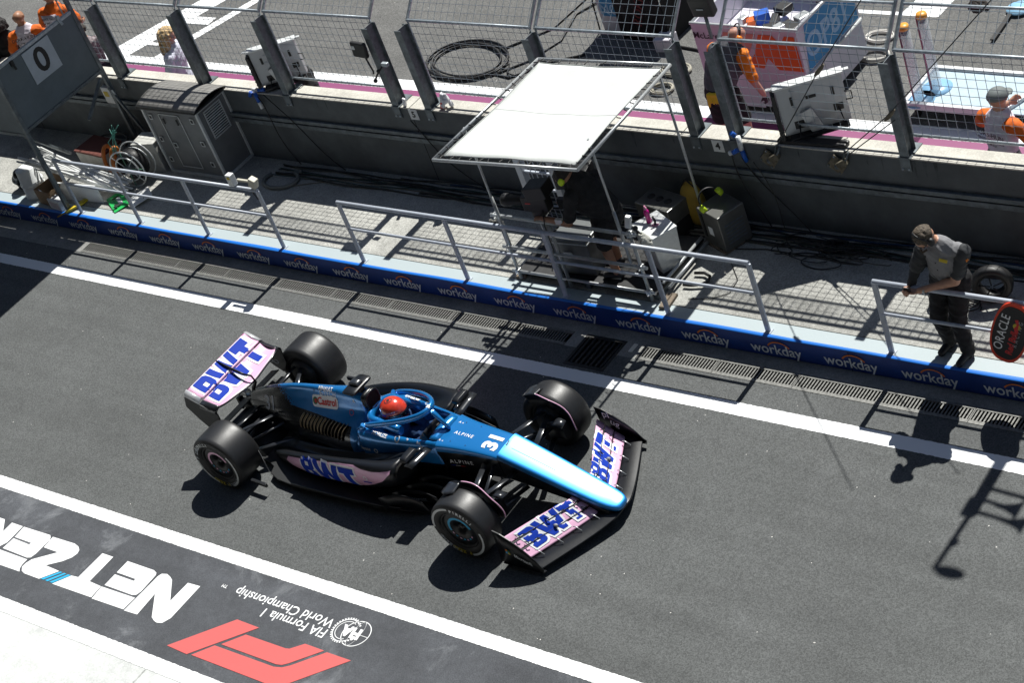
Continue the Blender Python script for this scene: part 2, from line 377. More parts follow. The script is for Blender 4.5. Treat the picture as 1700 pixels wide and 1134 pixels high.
for P in ([(1.063,-3.096),(1.607,-2.529),(1.943,-2.534),(1.384,-3.109)],
          [(1.678,-2.864),(1.863,-2.661),(2.443,-2.655),(2.49,-2.643),(2.615,-2.53),(2.887,-2.531),(2.62,-2.80),(2.56,-2.845),(2.491,-2.860)],
          [(1.444,-3.098),(1.618,-2.902),(2.488,-2.895),(2.585,-2.87),(2.66,-2.815),(2.932,-2.538),(3.263,-2.535),(2.814,-3.0),(2.70,-3.07),(2.55,-3.10)]):
    place('bar', shape_mesh([[(x-2.0, y+2.8) for x, y in P]]), (0,0,0), (1,0,0), (0,1,0), red_road, fl)
ft = thing('painted_championship_text', 'white championship lettering with a round globe and cog crest painted on the dark verge', 'lettering', (2.0, -2.2, 0.004))
white_thin = worn_paint('white_stencil_paint', (0.78, 0.79, 0.8), 0.25)
def words(s, O, U, V, m, size, bold, parent):
    def wd(q): me = text_mesh(q, size, bold, 'LEFT', valign='BOTTOM_BASELINE'); x = max(v.co.x for v in me.vertices); bpy.data.meshes.remove(me); return x
    pre = ''
    for w_ in s.split(' '):
        off = wd(pre+'i')-wd('i') if pre else 0.0
        text('word', w_, Vector(O)+Vector(U)*off, U, V, m, size=size, bold=bold, parent=parent, align='LEFT', valign='BOTTOM_BASELINE'); pre += w_+' '
words('FIA Formula 1', (0.752, -0.092, 0), (-1,0,0), (0,-1,0), white_thin, .165, .0014, ft)
words('World Championship', (0.735, 0.045, 0), (-1,0,0), (0,-1,0), white_thin, .165, .0014, ft)
0 and text('lettering', 'FIA Formula 1', (0.752, -0.092, 0), (-1,0,0), (0,-1,0), white_thin, size=0.165, bold=0.0014, parent=ft, align='LEFT', valign='BOTTOM_BASELINE', sx=1.0)
0 and text('lettering', 'World Championship', (0.735, 0.045, 0), (-1,0,0), (0,-1,0), white_thin, size=0.165, bold=0.0014, parent=ft, align='LEFT', valign='BOTTOM_BASELINE', sx=1.0)
text('lettering', 'TM', (-0.855, 0.02, 0), (-1,0,0), (0,-1,0), white_thin, size=0.06, bold=0.001, parent=ft, align='LEFT', valign='BOTTOM_BASELINE')
# crest: cog ring (left) and globe ring (right)
cxA, cyA, cxB, cyB = 0.905, -0.045, 1.105, -0.005
cx1 = 0.93-0.0; 
def ring(cx, cy, r0, r1, a0=0, a1=360, n=40): return arc_strip(r0, r1, a0, a1, n, cx, cy)
cog = []
for k in range(26):
    a = R(40+k*11.2); 
    cog.append([(0.93+r*math.cos(a+d), -0.03+r*math.sin(a+d)) for r, d in ((0.148,-0.05),(0.168,-0.05),(0.168,0.05),(0.148,0.05))])
crest = MB()
def flat(mb, loops, z=0.0):
    me = shape_mesh(loops); mb.add([(v.co.x, v.co.y, z) for v in me.vertices], [tuple(p.vertices) for p in me.polygons]); bpy.data.meshes.remove(me)
flat(crest, [ring(0.93, -0.03, 0.140, 0.150, 50, 318)])
for c in cog: flat(crest, [c])
flat(crest, [ring(0.93, -0.03, 0.112, 0.120, 60, 300)])
flat(crest, [ring(1.075, -0.03, 0.158, 0.168)])
for w in (0.35, 0.0):
    flat(crest, [arc_strip(0.158-0.0, 0.164-0.0, 0, 360, 40, 1.075, -0.03, max(w, 0.02), 1)])
flat(crest, [[(0.92,-0.028),(1.235,-0.028),(1.235,-0.034),(0.92,-0.034)]])
flat(crest, [ring(1.075, -0.10, 0.0001, 0.022, 0, 360, 14)])
obj('crest', crest, white_thin, ft, kind='stuff')
text('lettering', 'FIA', (1.015, -0.025, 0.002), (-1,0,0), (0.15,-1,0), white_thin, size=0.175, bold=0.010, parent=ft)

# gutter concrete with drain gratings, banner kerb, walkway
gutter = aggregate('gutter_concrete', (0.25, 0.25, 0.24), (0.16, 0.16, 0.155), (0.36, 0.36, 0.34), stain=0.35, gs=(90, 240), stain_scale=1.4, bump=0.3)
channel = mat('channel_dark', (0.012, 0.012, 0.012), 0.9)
g = MB()
g.add([(XA,2.485,0.0),(XB,2.485,0.0),(XB,2.66,0.004),(XA,2.66,0.004)], [(0,1,2,3)])
for a, b2 in ((XA, -6.17), (2.62, 2.80), (3.37, 3.62), (16.0, XB)): g.add([(a,2.24,0.0),(b2,2.24,0.0),(b2,2.485,0.0),(a,2.485,0.0)], [(0,1,2,3)])
struct('gutter', g, gutter)
ch = MB()
for a, b2 in ((-6.17, 2.62), (3.62, 16.0)):
    ch.add([(a,2.24,-0.15),(b2,2.24,-0.15),(b2,2.485,-0.15),(a,2.485,-0.15)], [(0,1,2,3)])
    ch.add([(a,2.485,-0.15),(b2,2.485,-0.15),(b2,2.485,0.0),(a,2.485,0.0)], [(0,1,2,3)])
    ch.add([(a,2.24,-0.15),(b2,2.24,-0.15),(b2,2.24,0.0),(a,2.24,0.0)], [(0,1,2,3)])
struct('drain_channel', ch, channel)
# replace the lane sheet so that it stops at the channel and the square drain
lane = bpy.data.objects['pit_lane']; me = MB()
me.add([(XA,-1.80,0),(XB,-1.80,0),(XB,1.95,0),(XA,1.95,0)], [(0,1,2,3)])
me.add([(XA,1.95,0),(2.80,1.95,0),(2.80,2.24,0),(XA,2.24,0)], [(0,1,2,3)])
me.add([(3.37,1.95,0),(XB,1.95,0),(XB,2.24,0),(3.37,2.24,0)], [(0,1,2,3)])
nm = me.mesh(); nm.materials.append(asphalt); lane.data = nm
gnd = bpy.data.objects['ground']; gnd.location.z = -0.2
galv_old = mat('grating_iron', (0.175, 0.175, 0.165), 0.55, 0.35, var=0.4, vscale=30, bump=0.2, bscale=200)
iron = mat('cast_iron', (0.035, 0.034, 0.033), 0.6, 0.5, var=0.3, vscale=25)
# one grating = frame + 25 slats, shared meshes
pitch = 0.0388; NS = 25; GL = 1.0
slat_me = MB().box((0,0,-0.003), (0.0165, 0.150, 0.006)).mesh('slat'); slat_me.materials.append(galv_old)
fr = MB(); fr.box((0, -0.0985, -0.006), (GL-0.006, 0.045, 0.022)); fr.box((0, 0.100, -0.006), (GL-0.006, 0.040, 0.022))
for s in (-1, 1): fr.box((s*(GL/2-0.008), 0, -0.006), (0.010, 0.155, 0.022))
fr_me = fr.mesh('frame'); fr_me.materials.append(galv_old)
def grating(x0, lab):
    t = thing('drain_grating', lab, 'drain grating', (x0+GL/2, 2.362, 0.0), 0, 'slotted gratings along the gutter')
    o = bpy.data.objects.new('frame', fr_me); COL.objects.link(o); o.parent = t
    for k in range(NS):
        o = bpy.data.objects.new('slat', slat_me); COL.objects.link(o); o.parent = t; o.location = (-GL/2+0.034+k*pitch, 0, 0)
gx = [-6.17+i*0.9988 for i in range(0, 8)]
nth = ['first', 'second', 'third', 'fourth', 'fifth', 'sixth', 'seventh', 'eighth']
for i, x in enumerate([-6.17+i*1.0 for i in range(8)]): grating(x, '%s slotted drain grating from the left end of the gutter row' % nth[i])
# the short leftover next to the square drain
t = thing('drain_grating', 'short slotted grating ending beside the square drain, in the sun shade shadow', 'drain grating', (2.225, 2.362, 0), 0, 'slotted gratings along the gutter')
s = MB()
for sy, w in ((-0.0985, 0.045), (0.100, 0.040)): s.box((0, sy, -0.006), (0.78, w, 0.022))
obj('frame', s, galv_old, t)
for k in range(19):
    o = bpy.data.objects.new('slat', slat_me); COL.objects.link(o); o.parent = t; o.location = (-0.36+k*pitch, 0, 0)
for i in range(5): grating(3.63+i*1.0, '%s slotted drain grating to the right of the square drain' % nth[i])
# square drain
t = thing('square_drain', 'square cast iron drain with seven heavy bars set in the gutter', 'drain', (3.085, 2.19, 0))
obj('pit', MB().box2((-0.285,-0.24,-0.3), (0.285,0.29,-0.20)), channel, t)
sd = MB()
for a, b2 in (((-0.285,-0.24,-0.2),(-0.245,0.29,0.004)), ((0.245,-0.24,-0.2),(0.285,0.29,0.004)), ((-0.245,-0.24,-0.2),(0.245,-0.19,0.004)), ((-0.245,0.245,-0.2),(0.245,0.29,0.004))): sd.box2(a, b2)
obj('frame', sd, iron, t, bevel=0.004)
for k in range(7): obj('bar', MB().box((-0.21+k*0.07, 0.028, -0.02), (0.032, 0.42, 0.04)), iron, t)
pl = obj('marker_plate', MB().box((3.50, 2.395, 0.004), (0.055, 0.14, 0.008)), mat('plate_white', (0.75, 0.72, 0.62), 0.5), bevel=0.003)
tag(pl, 'small cream plate fixed to the gutter concrete right of the square drain', 'plate')

# walkway
walk = aggregate('walkway_concrete', (0.36, 0.36, 0.335), (0.18, 0.18, 0.165), (0.58, 0.575, 0.54), stain=0.3, gs=(75, 150), stain_scale=0.8, bump=0.5)
struct('walkway', MB().box2((XA, 2.895, 0.0), (XB, 4.62, H)), walk)
edge_paint = worn_paint('blue_grey_paint', (0.37, 0.43, 0.45), 0.25, under=(0.25, 0.27, 0.28))
k = MB(); k.box2((XA, 2.664, 0.002), (XB, 2.885, H-0.002)); struct('kerb', k, edge_paint)
struct('expansion_joint', quad(XA, 2.886, XB, 2.895, H-0.03), mat('joint_black', (0.01, 0.01, 0.01), 0.9))
# banner on the kerb face, slightly wavy top edge
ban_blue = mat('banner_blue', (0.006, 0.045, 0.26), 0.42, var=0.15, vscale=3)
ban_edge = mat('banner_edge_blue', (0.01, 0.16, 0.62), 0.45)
ban = thing('sponsor_banner', 'long dark blue workday banner fixed along the kerb face', 'banner', (0, 2.66, 0))
rows = []; nX = 300
rb = random.Random(3)
for i in range(nX+1):
    x = -16+32*i/nX
    w = 0.003*math.sin(x*3.1)+0.004*math.sin(x*1.3+1)
    top = H+0.003+max(0, 0.004*math.sin(x*2.2+0.5))
    rows.append([(x, -0.006+w*0.3, 0.012), (x, -0.012+w, 0.10), (x, -0.012-w*0.6, 0.2), (x, -0.008+w*0.5, top-0.008)])
ob = obj('banner_face', MB().sheet(rows), ban_blue, ban)
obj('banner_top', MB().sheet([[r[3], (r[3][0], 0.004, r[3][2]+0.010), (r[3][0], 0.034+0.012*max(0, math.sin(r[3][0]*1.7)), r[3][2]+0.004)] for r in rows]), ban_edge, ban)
for i in range(-4, 5):
    x = i*3.605-1.05; obj('panel_joint', MB().box2((x-.003,-.0225,.014),(x+.003,-.0215,H-.004)), channel, ban)
ban_white = mat('banner_white', (0.66, 0.72, 0.80), 0.5); ban_org = mat('banner_orange', (0.75, 0.20, 0.02), 0.5)
tm = text_mesh('workday', 0.172, 0.0018, align='CENTER', valign='BOTTOM_BASELINE')
for v in tm.vertices: v.co = Vector((v.co.x*0.95, 0, v.co.y)); 
tm.materials.clear(); tm.materials.append(ban_white)
am = shape_mesh([arc_strip(0.132, 0.150, 28, 152, 20)])
for v in am.vertices: v.co = Vector((v.co.x, 0, v.co.y*0.85))
am.materials.append(ban_org)
XW = []
xs = [v.co.x for v in tm.vertices]; s_ = 0.63/(max(xs)-min(xs))
for v in tm.vertices: v.co = Vector((v.co.x*s_, 0, v.co.z*s_))
for v in am.vertices: v.co = Vector((v.co.x*1.05, 0, v.co.z))
for k in range(-6, 26):
    cx_ = -6.46+0.9013*(k)
    if not (-12 < cx_ < 12): continue
    o = bpy.data.objects.new('lettering', tm); COL.objects.link(o); o.parent = ban; o.location = (cx_, -0.023, 0.068)
    o = bpy.data.objects.new('arc', am); COL.objects.link(o); o.parent = ban; o.location = (cx_+0.045, -0.023, 0.118)

# track beyond the wall
struct('race_track', quad(XA, 4.7, XB, 60, 0.0), asphalt_track)
struct('track_edge_purple', quad(XA, 4.75, XB, 6.72, 0.004), purple_road)
struct('track_edge_line', ragged(-16, 16, 6.72, 6.96, 0.005), white_road)
# ------------------------------------------------------------------ pit wall
wall_grey = mat('wall_grey_paint', (0.095, 0.108, 0.116), 0.65, var=0.25, vscale=2.5, bump=0.12, bscale=40)
wall_top_m = aggregate('wall_cap_concrete', (0.56, 0.54, 0.48), (0.42, 0.40, 0.36), (0.70, 0.68, 0.62), stain=0.22, gs=(80, 200), stain_scale=2.0, bump=0.3)
galv = mat('galvanised_steel', (0.44, 0.49, 0.53), 0.42, 0.25, var=0.3, vscale=14, bump=0.05, bscale=60)
galv_d = mat('galvanised_dull', (0.16, 0.185, 0.20), 0.5, 0.45, var=0.35, vscale=10, bump=0.08, bscale=50)
ZW = 1.43
wl = thing('pit_wall', 'long dark grey concrete pit wall with pale top carrying the catch fence', 'wall', (0, 4.6, 0))
w = MB(); w.add([(XA,-0.13,H-0.05),(XA,-0.13,ZW-0.012),(XA,0.13,ZW-0.012),(XA,0.16,-0.1)], [])
sec = [(-0.125, H-0.05), (-0.125, 1.05), (-0.13, 1.06), (-0.13, ZW-0.02), (0.13, ZW-0.02), (0.16, -0.1)]
w = MB(); w.loft([[(x, y, z) for y, z in sec] for x in (XA, XB)], smooth=False); obj('wall_body', w, wall_grey, wl)
nx_ = 16
for i in range(-3, 5):
    obj('wall_joint', MB().box2((i*4.2-0.906,-0.1262,H),(i*4.2-0.894,-0.1258,1.05)), channel, wl); obj('wall_joint', MB().box2((i*4.2-0.906,-0.1312,1.06),(i*4.2-0.894,-0.1308,ZW-0.02)), channel, wl)
drip = mat('wall_stain', (0.072, 0.082, 0.088), 0.8, var=.5, vscale=9); rs_ = random.Random(4)
for i in range(14):
    x = rs_.uniform(-5.5, 7.4); w_ = rs_.uniform(.02,.06); h_ = rs_.uniform(.08,.25)
    obj('stain_streak', MB().add([(x,-.1306,ZW-.022),(x+w_,-.1306,ZW-.022),(x+w_*.7,-.1306,ZW-.022-h_*.6),(x+w_*.5,-.1306,ZW-.022-h_),(x+w_*.25,-.1306,ZW-.022-h_*.7)],[(0,1,2,3,4)]), drip, wl)
for i in range(-3, 5):     # concrete cap in long lengths with joints
    x0, x1 = i*4.2-0.9, (i+1)*4.2-0.912
    obj('cap_slab', MB().box2((x0, -0.133, ZW-0.02), (x1, 0.133, ZW)), wall_top_m, wl, bevel=0.006)
# galvanised double rail on the wall
r_ = thing('wall_rail', 'galvanised double strip rail running along the face of the pit wall', 'rail', (0, 4.47, 0))
for z0, z1, dy in ((1.005, 1.062, 0.05), (0.915, 0.985, 0.045)):
    obj('strip', MB().box2((XA, -dy, z0), (XB, -0.002, z1)), galv_d, r_, bevel=0.006)
obj('groove', MB().box2((XA, -0.02, 0.985), (XB, -0.002, 1.005)), channel, r_)

# number plates on the wall
pw = mat('plate_offwhite', (0.74, 0.76, 0.76), 0.5, var=0.06, vscale=12); ink = mat('black_print', (0.012, 0.012, 0.014), 0.55)
for n_, x in (('5', -0.86), ('4', 3.79)):
    t = thing('number_plate', 'small white plate bearing a black %s on the pit wall' % {'5':'five, left of the sun shade','4':'four, right of the sun shade'}[n_], 'number plate', (x, 4.468, 1.335), 0, 'numbered plates on the pit wall')
    obj('plate', MB().box((0,-0.003,0), (0.145, 0.006, 0.155)), pw, t); text('number', n_, (0,-0.0075,0), (1,0,0), (0,0,1), ink, size=0.125, bold=0.004, parent=t)

# ------------------------------------------------------------------ catch fence
def ibeam(z0, z1, bottom_y=None):
    m = MB(); fy = 0.008
    m.box2((-0.055, -0.135, z0), (0.055, -0.127, z1))           # front flange
    m.box2((-0.004, -0.127, z0), (0.004, 0.03, z1))            # web
    m.box2((-0.050, 0.03, z0), (0.050, 0.038, z1-0.0))         # rear flange
    return m
post_me = ibeam(ZW+0.012, 2.60).mesh('column'); post_me.materials.append(galv_d)
pm_ = MB(); pm_.box2((-0.075,-0.150,ZW+0.001), (0.075,0.140,ZW+0.012)); pm_.box2((-0.06,-0.150,1.27), (0.06,-0.136,ZW+0.001))
plate_me = pm_.mesh('base_strap'); plate_me.materials.append(galv_d)
bolt_me = MB().lathe([(0.0,0.012),(0.011,0.012),(0.011,0)], 8).mesh('bolt'); bolt_me.materials.append(galv)
PX = [(-6.65,0), (-4.85,0), (-3.15,0), (-1.13,0), (-0.56,0), (1.47,0), (3.50,0), (4.03,0), (6.15,0), (8.25,0)]
desc = ['just right of the board with the zero','behind the woman with curly blond hair','carrying the grey monitor left of centre','left of the gap above plate 5, with a black box clamped to it','right of the gap above plate 5','above the sun shade','left of the gap above plate 4','right of the gap above plate 4','at the right with wire ropes crossing it','beyond the right end of the view']
for (x, _), d in zip(PX, desc):
    t = thing('fence_column', 'steel fence column '+d, 'fence column', (x, 4.6, 0), 0, 'columns of the catch fence')
    for nm_, me_, loc in (('column', post_me, (0,0,0)), ('base_strap', plate_me, (0,0,0)), ('bolt', bolt_me, (-0.035,-0.150,1.30)), ('bolt', bolt_me, (0.035,-0.150,1.30))):
        o = bpy.data.objects.new(nm_, me_); COL.objects.link(o); o.parent = t; o.location = loc
        if nm_ == 'bolt': o.rotation_euler = (R(90), 0, 0)
wire = mat('fence_wire', (0.34, 0.40, 0.44), 0.45, 0.2)
UP = [(-7.55,-6.70),(-6.68+0.06,-4.88),(-4.82,-3.18),(-3.12,-1.16),(-0.53,1.44),(1.50,3.47),(4.06,6.12),(6.18,8.22)]
pd = ['at the far left behind the zero board','between the zero board and the blond woman','right of the blond woman','in front of the left grey monitor arm','in front of the coil of black cable','behind the sun shade','in front of the orange and white cart','in front of the marshal with the grey cap']
def wires(x0, x1, y0, z0, y1, z1, pit=0.105, r=0.0034):
    m = MB(); L = math.hypot(y1-y0, z1-z0); nv = int((x1-x0)/pit); nh = int(L/pit)
    for i in range(nv+1):
        x = x0+0.03+i*pit
        if x < x1: m.tube([(x, y0, z0), (x, y1, z1)], r, 4, caps=False)
    for j in range(nh+1):
        t_ = (j*pit+0.03)/L
        if t_ < 1:
            y, z = y0+(y1-y0)*t_, z0+(z1-z0)*t_
            m.tube([(x0, y-0.004, z), (x1, y-0.004, z)], r, 4, caps=False)
    return m
YF = 4.655
for (x0, x1), d in zip(UP, pd):
    t = thing('fence_panel', 'bent wire mesh fence panel '+d, 'fence panel', (0, 0, 0), 0, 'mesh panels of the catch fence')
    zb, zt = 1.60, 2.645; yo, zo = YF+1.05, zt+1.02
    for nm_, a, b2, rr in (('bottom_pipe', (x0, YF, zb), (x1, YF, zb), 0.017), ('middle_pipe', (x0, YF, zt), (x1, YF, zt), 0.021),
                           ('upper_pipe', (x0, YF+0.345, zt+0.335), (x1, YF+0.345, zt+0.335), 0.017), ('end_pipe', (x0+0.01, YF, zb), (x0+0.01, YF, zt), 0.012), ('end_pipe', (x1-0.01, YF, zb), (x1-0.01, YF, zt), 0.012),
                           ('bent_pipe', (x0+0.01, YF, zt), (x0+0.01, yo, zo), 0.021), ('bent_pipe', (x1-0.01, YF, zt), (x1-0.01, yo, zo), 0.021), ('top_pipe', (x0, yo, zo), (x1, yo, zo), 0.019)):
        obj(nm_, MB().tube([a, b2], rr, 10), galv, t)
    obj('wire_mesh', wires(x0, x1, YF-0.02, zb, YF-0.02, zt), wire, t, kind='stuff')
    obj('wire_mesh', wires(x0, x1, YF-0.015, zt, yo-0.015, zo), wire, t, kind='stuff')

# ------------------------------------------------------------------ handrails
rail_m = mat('rail_grey_paint', (0.46, 0.50, 0.57), 0.42, 0.0, var=0.12, vscale=20, spec=0.6)
def handrail(xs, x_end, lab, y=2.74, bump=None):
    t = thing('handrail', lab, 'handrail', (xs[0], y, H), 0, 'grey tube handrails on the kerb')
    x0 = xs[0]; X1 = x_end-x0; zt = 1.21-H; zm = 0.80-H
    obj('top_rail', MB().tube([(-0.012,0,zt),(X1+0.012,0,zt)], 0.026, 12), rail_m, t)
    obj('middle_rail', MB().tube([(0,0,zm),(X1,0,zm)], 0.018, 10), rail_m, t)
    for x in xs:
        o = obj('post', MB().box2((-0.030,-0.014,0), (0.030,0.014,zt-0.01)), rail_m, t, bevel=0.006); o.location = (x-x0, 0, 0)
        o = obj('foot_plate', MB().box2((-0.045,-0.04,0), (0.045,0.04,0.006)), rail_m, t); o.location = (x-x0, 0, 0)
    return t
handrail([-6.48, -5.16, -3.74, -2.27], -2.27, 'grey handrail section at the left, in front of the cabinet and the pile of poles')
handrail([-0.82, 0.92, 2.42, 3.86+0.0, 5.15], 5.15, 'grey handrail section in the middle, passing the camera platform')
handrail([6.62, 8.15, 9.5], 9.5, 'grey handrail section at the right with the man leaning over it')

# ------------------------------------------------------------------ pit building behind the lane and main stand across the track (out of view, enlarged to block sky light; also reflected)
conc_f = mat('facade_concrete', (0.10, 0.10, 0.10), 0.8, var=0.2, vscale=1.5); dark_gl = mat('facade_glass', (0.02, 0.025, 0.03), 0.1)
pb = thing('pit_building', 'unseen pit building with garage openings and terraces, roof extended to block sky light', 'building', (0, -13.0, 0))
b_ = MB()
for z0, z1, y0 in ((3.6,4.6,0.0),(7.4,8.4,0.0),(11.2,12.2,-1.5)): b_.box2((-45,y0-6,z0),(45,y0+0.6,z1))
for i in range(-7, 8): b_.box((i*6.0,-.3,1.8),(.7,.7,3.6)); b_.box((i*6.0,-.6,6.0),(.5,.5,2.8)); 
b_.box2((-60,-12,15.6),(60,9.0,16.2)); b_.box2((-60,-12,16.2),(60,-11,20))  # wide overhang and upstand added out of view to block sky light
obj('structure_frame', b_, conc_f, pb, kind='stuff'); obj('back_wall', MB().box2((-45,-6.4,0),(45,-6.0,14)), mat('garage_dark', (.03,.03,.032), .8), pb)
for i in range(-7, 7): obj('window', MB().box2((i*6.0+.4,-1.2,4.62),(i*6.0+5.6,-1.1,7.38)), dark_gl, pb); obj('garage_door', MB().box2((i*6.0+.5,-3.2,0),(i*6.0+5.5,-3.1,3.58)), mat('garage_dark', (.03,.03,.032)), pb)
gs_ = thing('grandstand', 'unseen stepped grandstand across the race track, its roof raised to block sky light', 'grandstand', (0, 34, 0))
g_ = MB(); P = [(0,0)]
for k in range(16): P += [(k*.9, 1.2+k*.55), ((k+1)*.9, 1.2+k*.55)]
P += [(14.4,0)]
obj('terraces', MB().prism([(-60,y,z) for y, z in P], (120,0,0)), mat('stand_concrete', (.2,.2,.2), .9, var=.3, vscale=.7), gs_); obj('roof', MB().box2((-60,-2,25),(60,18,25.6)), conc_f, gs_); obj('back_wall', MB().box2((-60,16,0),(60,16.4,25)), conc_f, gs_)  # roof raised and back closed, unseen, to cut sky light in the shadows
for i in range(-5, 6): obj('roof_column', MB().box((i*11,15.2,12.5),(.5,.5,25)), conc_f, gs_)

gp = MB()
for P in ([(-10.6,6.95),(-10.0,6.95),(-8.7,10.2),(-9.3,10.2)], [(-9.95,7.30),(-9.3,7.30),(-9.3,7.38),(-9.95,7.38)], [(-9.6,8.0),(-9.0,8.0),(-9.0,8.22),(-9.6,8.22)], [(-9.12,6.95),(-9.35,6.95),(-8.15,10.2),(-7.95,10.2)], [(-9.6,9.0),(-8.5,9.0),(-8.4,9.5),(-9.3,9.5)]):
    gp.add([(x, y, .0055+.0004*len(gp.v)/4) for x, y in P], [(0,1,2,3)])
struct('grid_paint', gp, white_road)
# ------------------------------------------------------------------ THE RACING CAR (x forward, rear axle at 0; y left; z up)
CAR = thing('racing_car', 'blue and pink single seater racing car with number 31 driving down the pit lane', 'racing car', (0, 0.03, 0), 0.006)
def car_paint(name, blue, fade=None, rough=0.24, metal=0.4, flank=None):
    m = bpy.data.materials.new(name); m.use_nodes = True; t = m.node_tree; N = t.nodes; L = t.links; b = N['Principled BSDF']
    b.inputs['Roughness'].default_value = rough; b.inputs['Metallic'].default_value = metal
    b.inputs['Coat Weight'].default_value = 1.0; b.inputs['Coat Roughness'].default_value = 0.17
    tc = N.new('ShaderNodeTexCoord'); col = N.new('ShaderNodeMix'); col.data_type = 'RGBA'
    sep = N.new('ShaderNodeSeparateXYZ'); L.new(tc.outputs['Object'], sep.inputs[0])
    col.inputs[6].default_value = (*blue, 1); col.inputs[7].default_value = (0.008, 0.009, 0.011, 1)
    v = N.new('ShaderNodeTexNoise'); v.inputs['Scale'].default_value = 55; L.new(tc.outputs['Object'], v.inputs['Vector'])
    if fade:   # black carbon takes over with a ragged speckled edge: value = a*x + b*z + c
        a, bz, c, amp = fade
        m1 = N.new('ShaderNodeMath'); m1.operation = 'MULTIPLY_ADD'; L.new(sep.outputs[0], m1.inputs[0]); m1.inputs[1].default_value = a; m1.inputs[2].default_value = c
        m2 = N.new('ShaderNodeMath'); m2.operation = 'MULTIPLY_ADD'; L.new(sep.outputs[2], m2.inputs[0]); m2.inputs[1].default_value = bz; L.new(m1.outputs[0], m2.inputs[2])
        m3 = N.new('ShaderNodeMath'); m3.operation = 'MULTIPLY_ADD'; L.new(v.outputs[0], m3.inputs[0]); m3.inputs[1].default_value = amp; L.new(m2.outputs[0], m3.inputs[2])
        gt = N.new('ShaderNodeMath'); gt.operation = 'GREATER_THAN'; L.new(m3.outputs[0], gt.inputs[0]); gt.inputs[1].default_value = 0
        L.new(gt.outputs[0], col.inputs[0])
    else: col.inputs[0].default_value = 0
    if flank:   # black below z = p + q*x as long as x < r
        p, q, r_ = flank
        n1 = N.new('ShaderNodeMath'); n1.operation = 'MULTIPLY_ADD'; L.new(sep.outputs[0], n1.inputs[0]); n1.inputs[1].default_value = q; n1.inputs[2].default_value = p
        n2 = N.new('ShaderNodeMath'); n2.operation = 'LESS_THAN'; L.new(sep.outputs[2], n2.inputs[0]); L.new(n1.outputs[0], n2.inputs[1])
        n3 = N.new('ShaderNodeMath'); n3.operation = 'LESS_THAN'; L.new(sep.outputs[0], n3.inputs[0]); n3.inputs[1].default_value = r_
        n4 = N.new('ShaderNodeMath'); n4.operation = 'MULTIPLY'; L.new(n2.outputs[0], n4.inputs[0]); L.new(n3.outputs[0], n4.inputs[1])
        n5 = N.new('ShaderNodeMath'); n5.operation = 'MAXIMUM'; L.new(n4.outputs[0], n5.inputs[0])
        if fade: L.new(gt.outputs[0], n5.inputs[1])
        L.new(n5.outputs[0], col.inputs[0])
    L.new(col.outputs[2], b.inputs['Base Color']); MATS[name] = m; return m
BLUE = (0.007, 0.195, 0.54)
blue_p = car_paint('metallic_blue_paint', BLUE)
carbon = mat('carbon_black', (0.006, 0.007, 0.009), 0.36, 0.0, coat=0.12, var=0.25, vscale=30, spec=0.35)
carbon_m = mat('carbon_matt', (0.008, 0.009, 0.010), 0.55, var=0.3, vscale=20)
pink = mat('pink_paint', (0.76, 0.44, 0.62), 0.35, coat=0.5, var=0.04, vscale=10)
white_p = mat('decal_white', (0.78, 0.80, 0.82), 0.55, spec=.3); blue_d = mat('decal_royal_blue', (0.004, 0.035, 0.36), 0.65, spec=0.15); red_d = mat('decal_red', (0.55, 0.02, 0.02), 0.4)
green_d = mat('decal_green', (0.0, 0.16, 0.06), 0.4); grey_d = mat('decal_grey', (0.32, 0.36, 0.40), 0.45); orange_d = mat('decal_orange', (0.75, 0.22, 0.02), 0.45)
cyan_d = mat('decal_cyan', (0.02, 0.35, 0.62), 0.4)
rubber = mat('slick_rubber', (0.014, 0.0145, 0.016), 0.42, var=0.25, vscale=12, bump=0.12, bscale=160, spec=0.5)
rubber_w = mat('sidewall_rubber', (0.007, 0.007, 0.0075), 0.55)
silver_edge = mat('bare_edge', (0.45, 0.46, 0.47), 0.3, 0.6)
susp = mat('suspension_carbon', (0.022, 0.024, 0.028), 0.28, 0.1, coat=0.5)
bronze = mat('heat_louvre', (0.19, 0.145, 0.085), 0.35, 0.4)

# --- monocoque and nose (superellipse sections)
def sup(x, w, zt, zb, n=3.2, m=22, skew=0.0, cy=0.0):
    P = []
    zc, h = (zt+zb)/2, (zt-zb)/2
    for k in range(m):
        a = 2*math.pi*k/m + math.pi/m
        c, s = math.cos(a), math.sin(a)
        y = w*math.copysign(abs(c)**(2/n), c); z = h*math.copysign(abs(s)**(2/n), s)
        y *= 1 + skew*(z/h)
        P.append((x, cy+y, zc+z))
    return P
nose_tab = [(4.965,.05,.185,.150),(4.95,.085,.200,.14),(4.90,.118,.220,.135),(4.78,.140,.252,.14),(4.55,.153,.332,.150),(4.3,.164,.424,.18),(4.0,.174,.532,.225),(3.80,.182,.600,.262),(3.66,.187,.647,.275),(3.64,.188,.652,.275)]
ch_tab = [(3.640,.188,.653,.276),(3.62,.189,.656,.276),(3.45,.197,.665,.275),(3.2,.213,.672,.26),(3.0,.235,.673,.235),(2.87,.262,.672,.21),(2.85,.263,.672,.21)]
def flat_top(x, w, zt, zb):
    h = [(0, zt+.006), (w*.45, zt+.005), (w*.80, zt+.001), (w*.93, zt-.005), (w*.985, zt-.016), (w, zt-.035), (w*.99, (zt*2+zb)/3), (w*.93, zb+(zt-zb)*.25), (w*.78, zb+.01), (w*.4, zb), (0, zb)]
    return [(x, y, z) for y, z in h]+[(x, -y, z) for y, z in h[-2:0:-1]]
nose_mb = MB().loft([flat_top(*q) for q in nose_tab], cap=False); nose_mb.add(flat_top(*nose_tab[0]), [tuple(range(20))])
nose = obj('nose', nose_mb, None, CAR, sub=1)
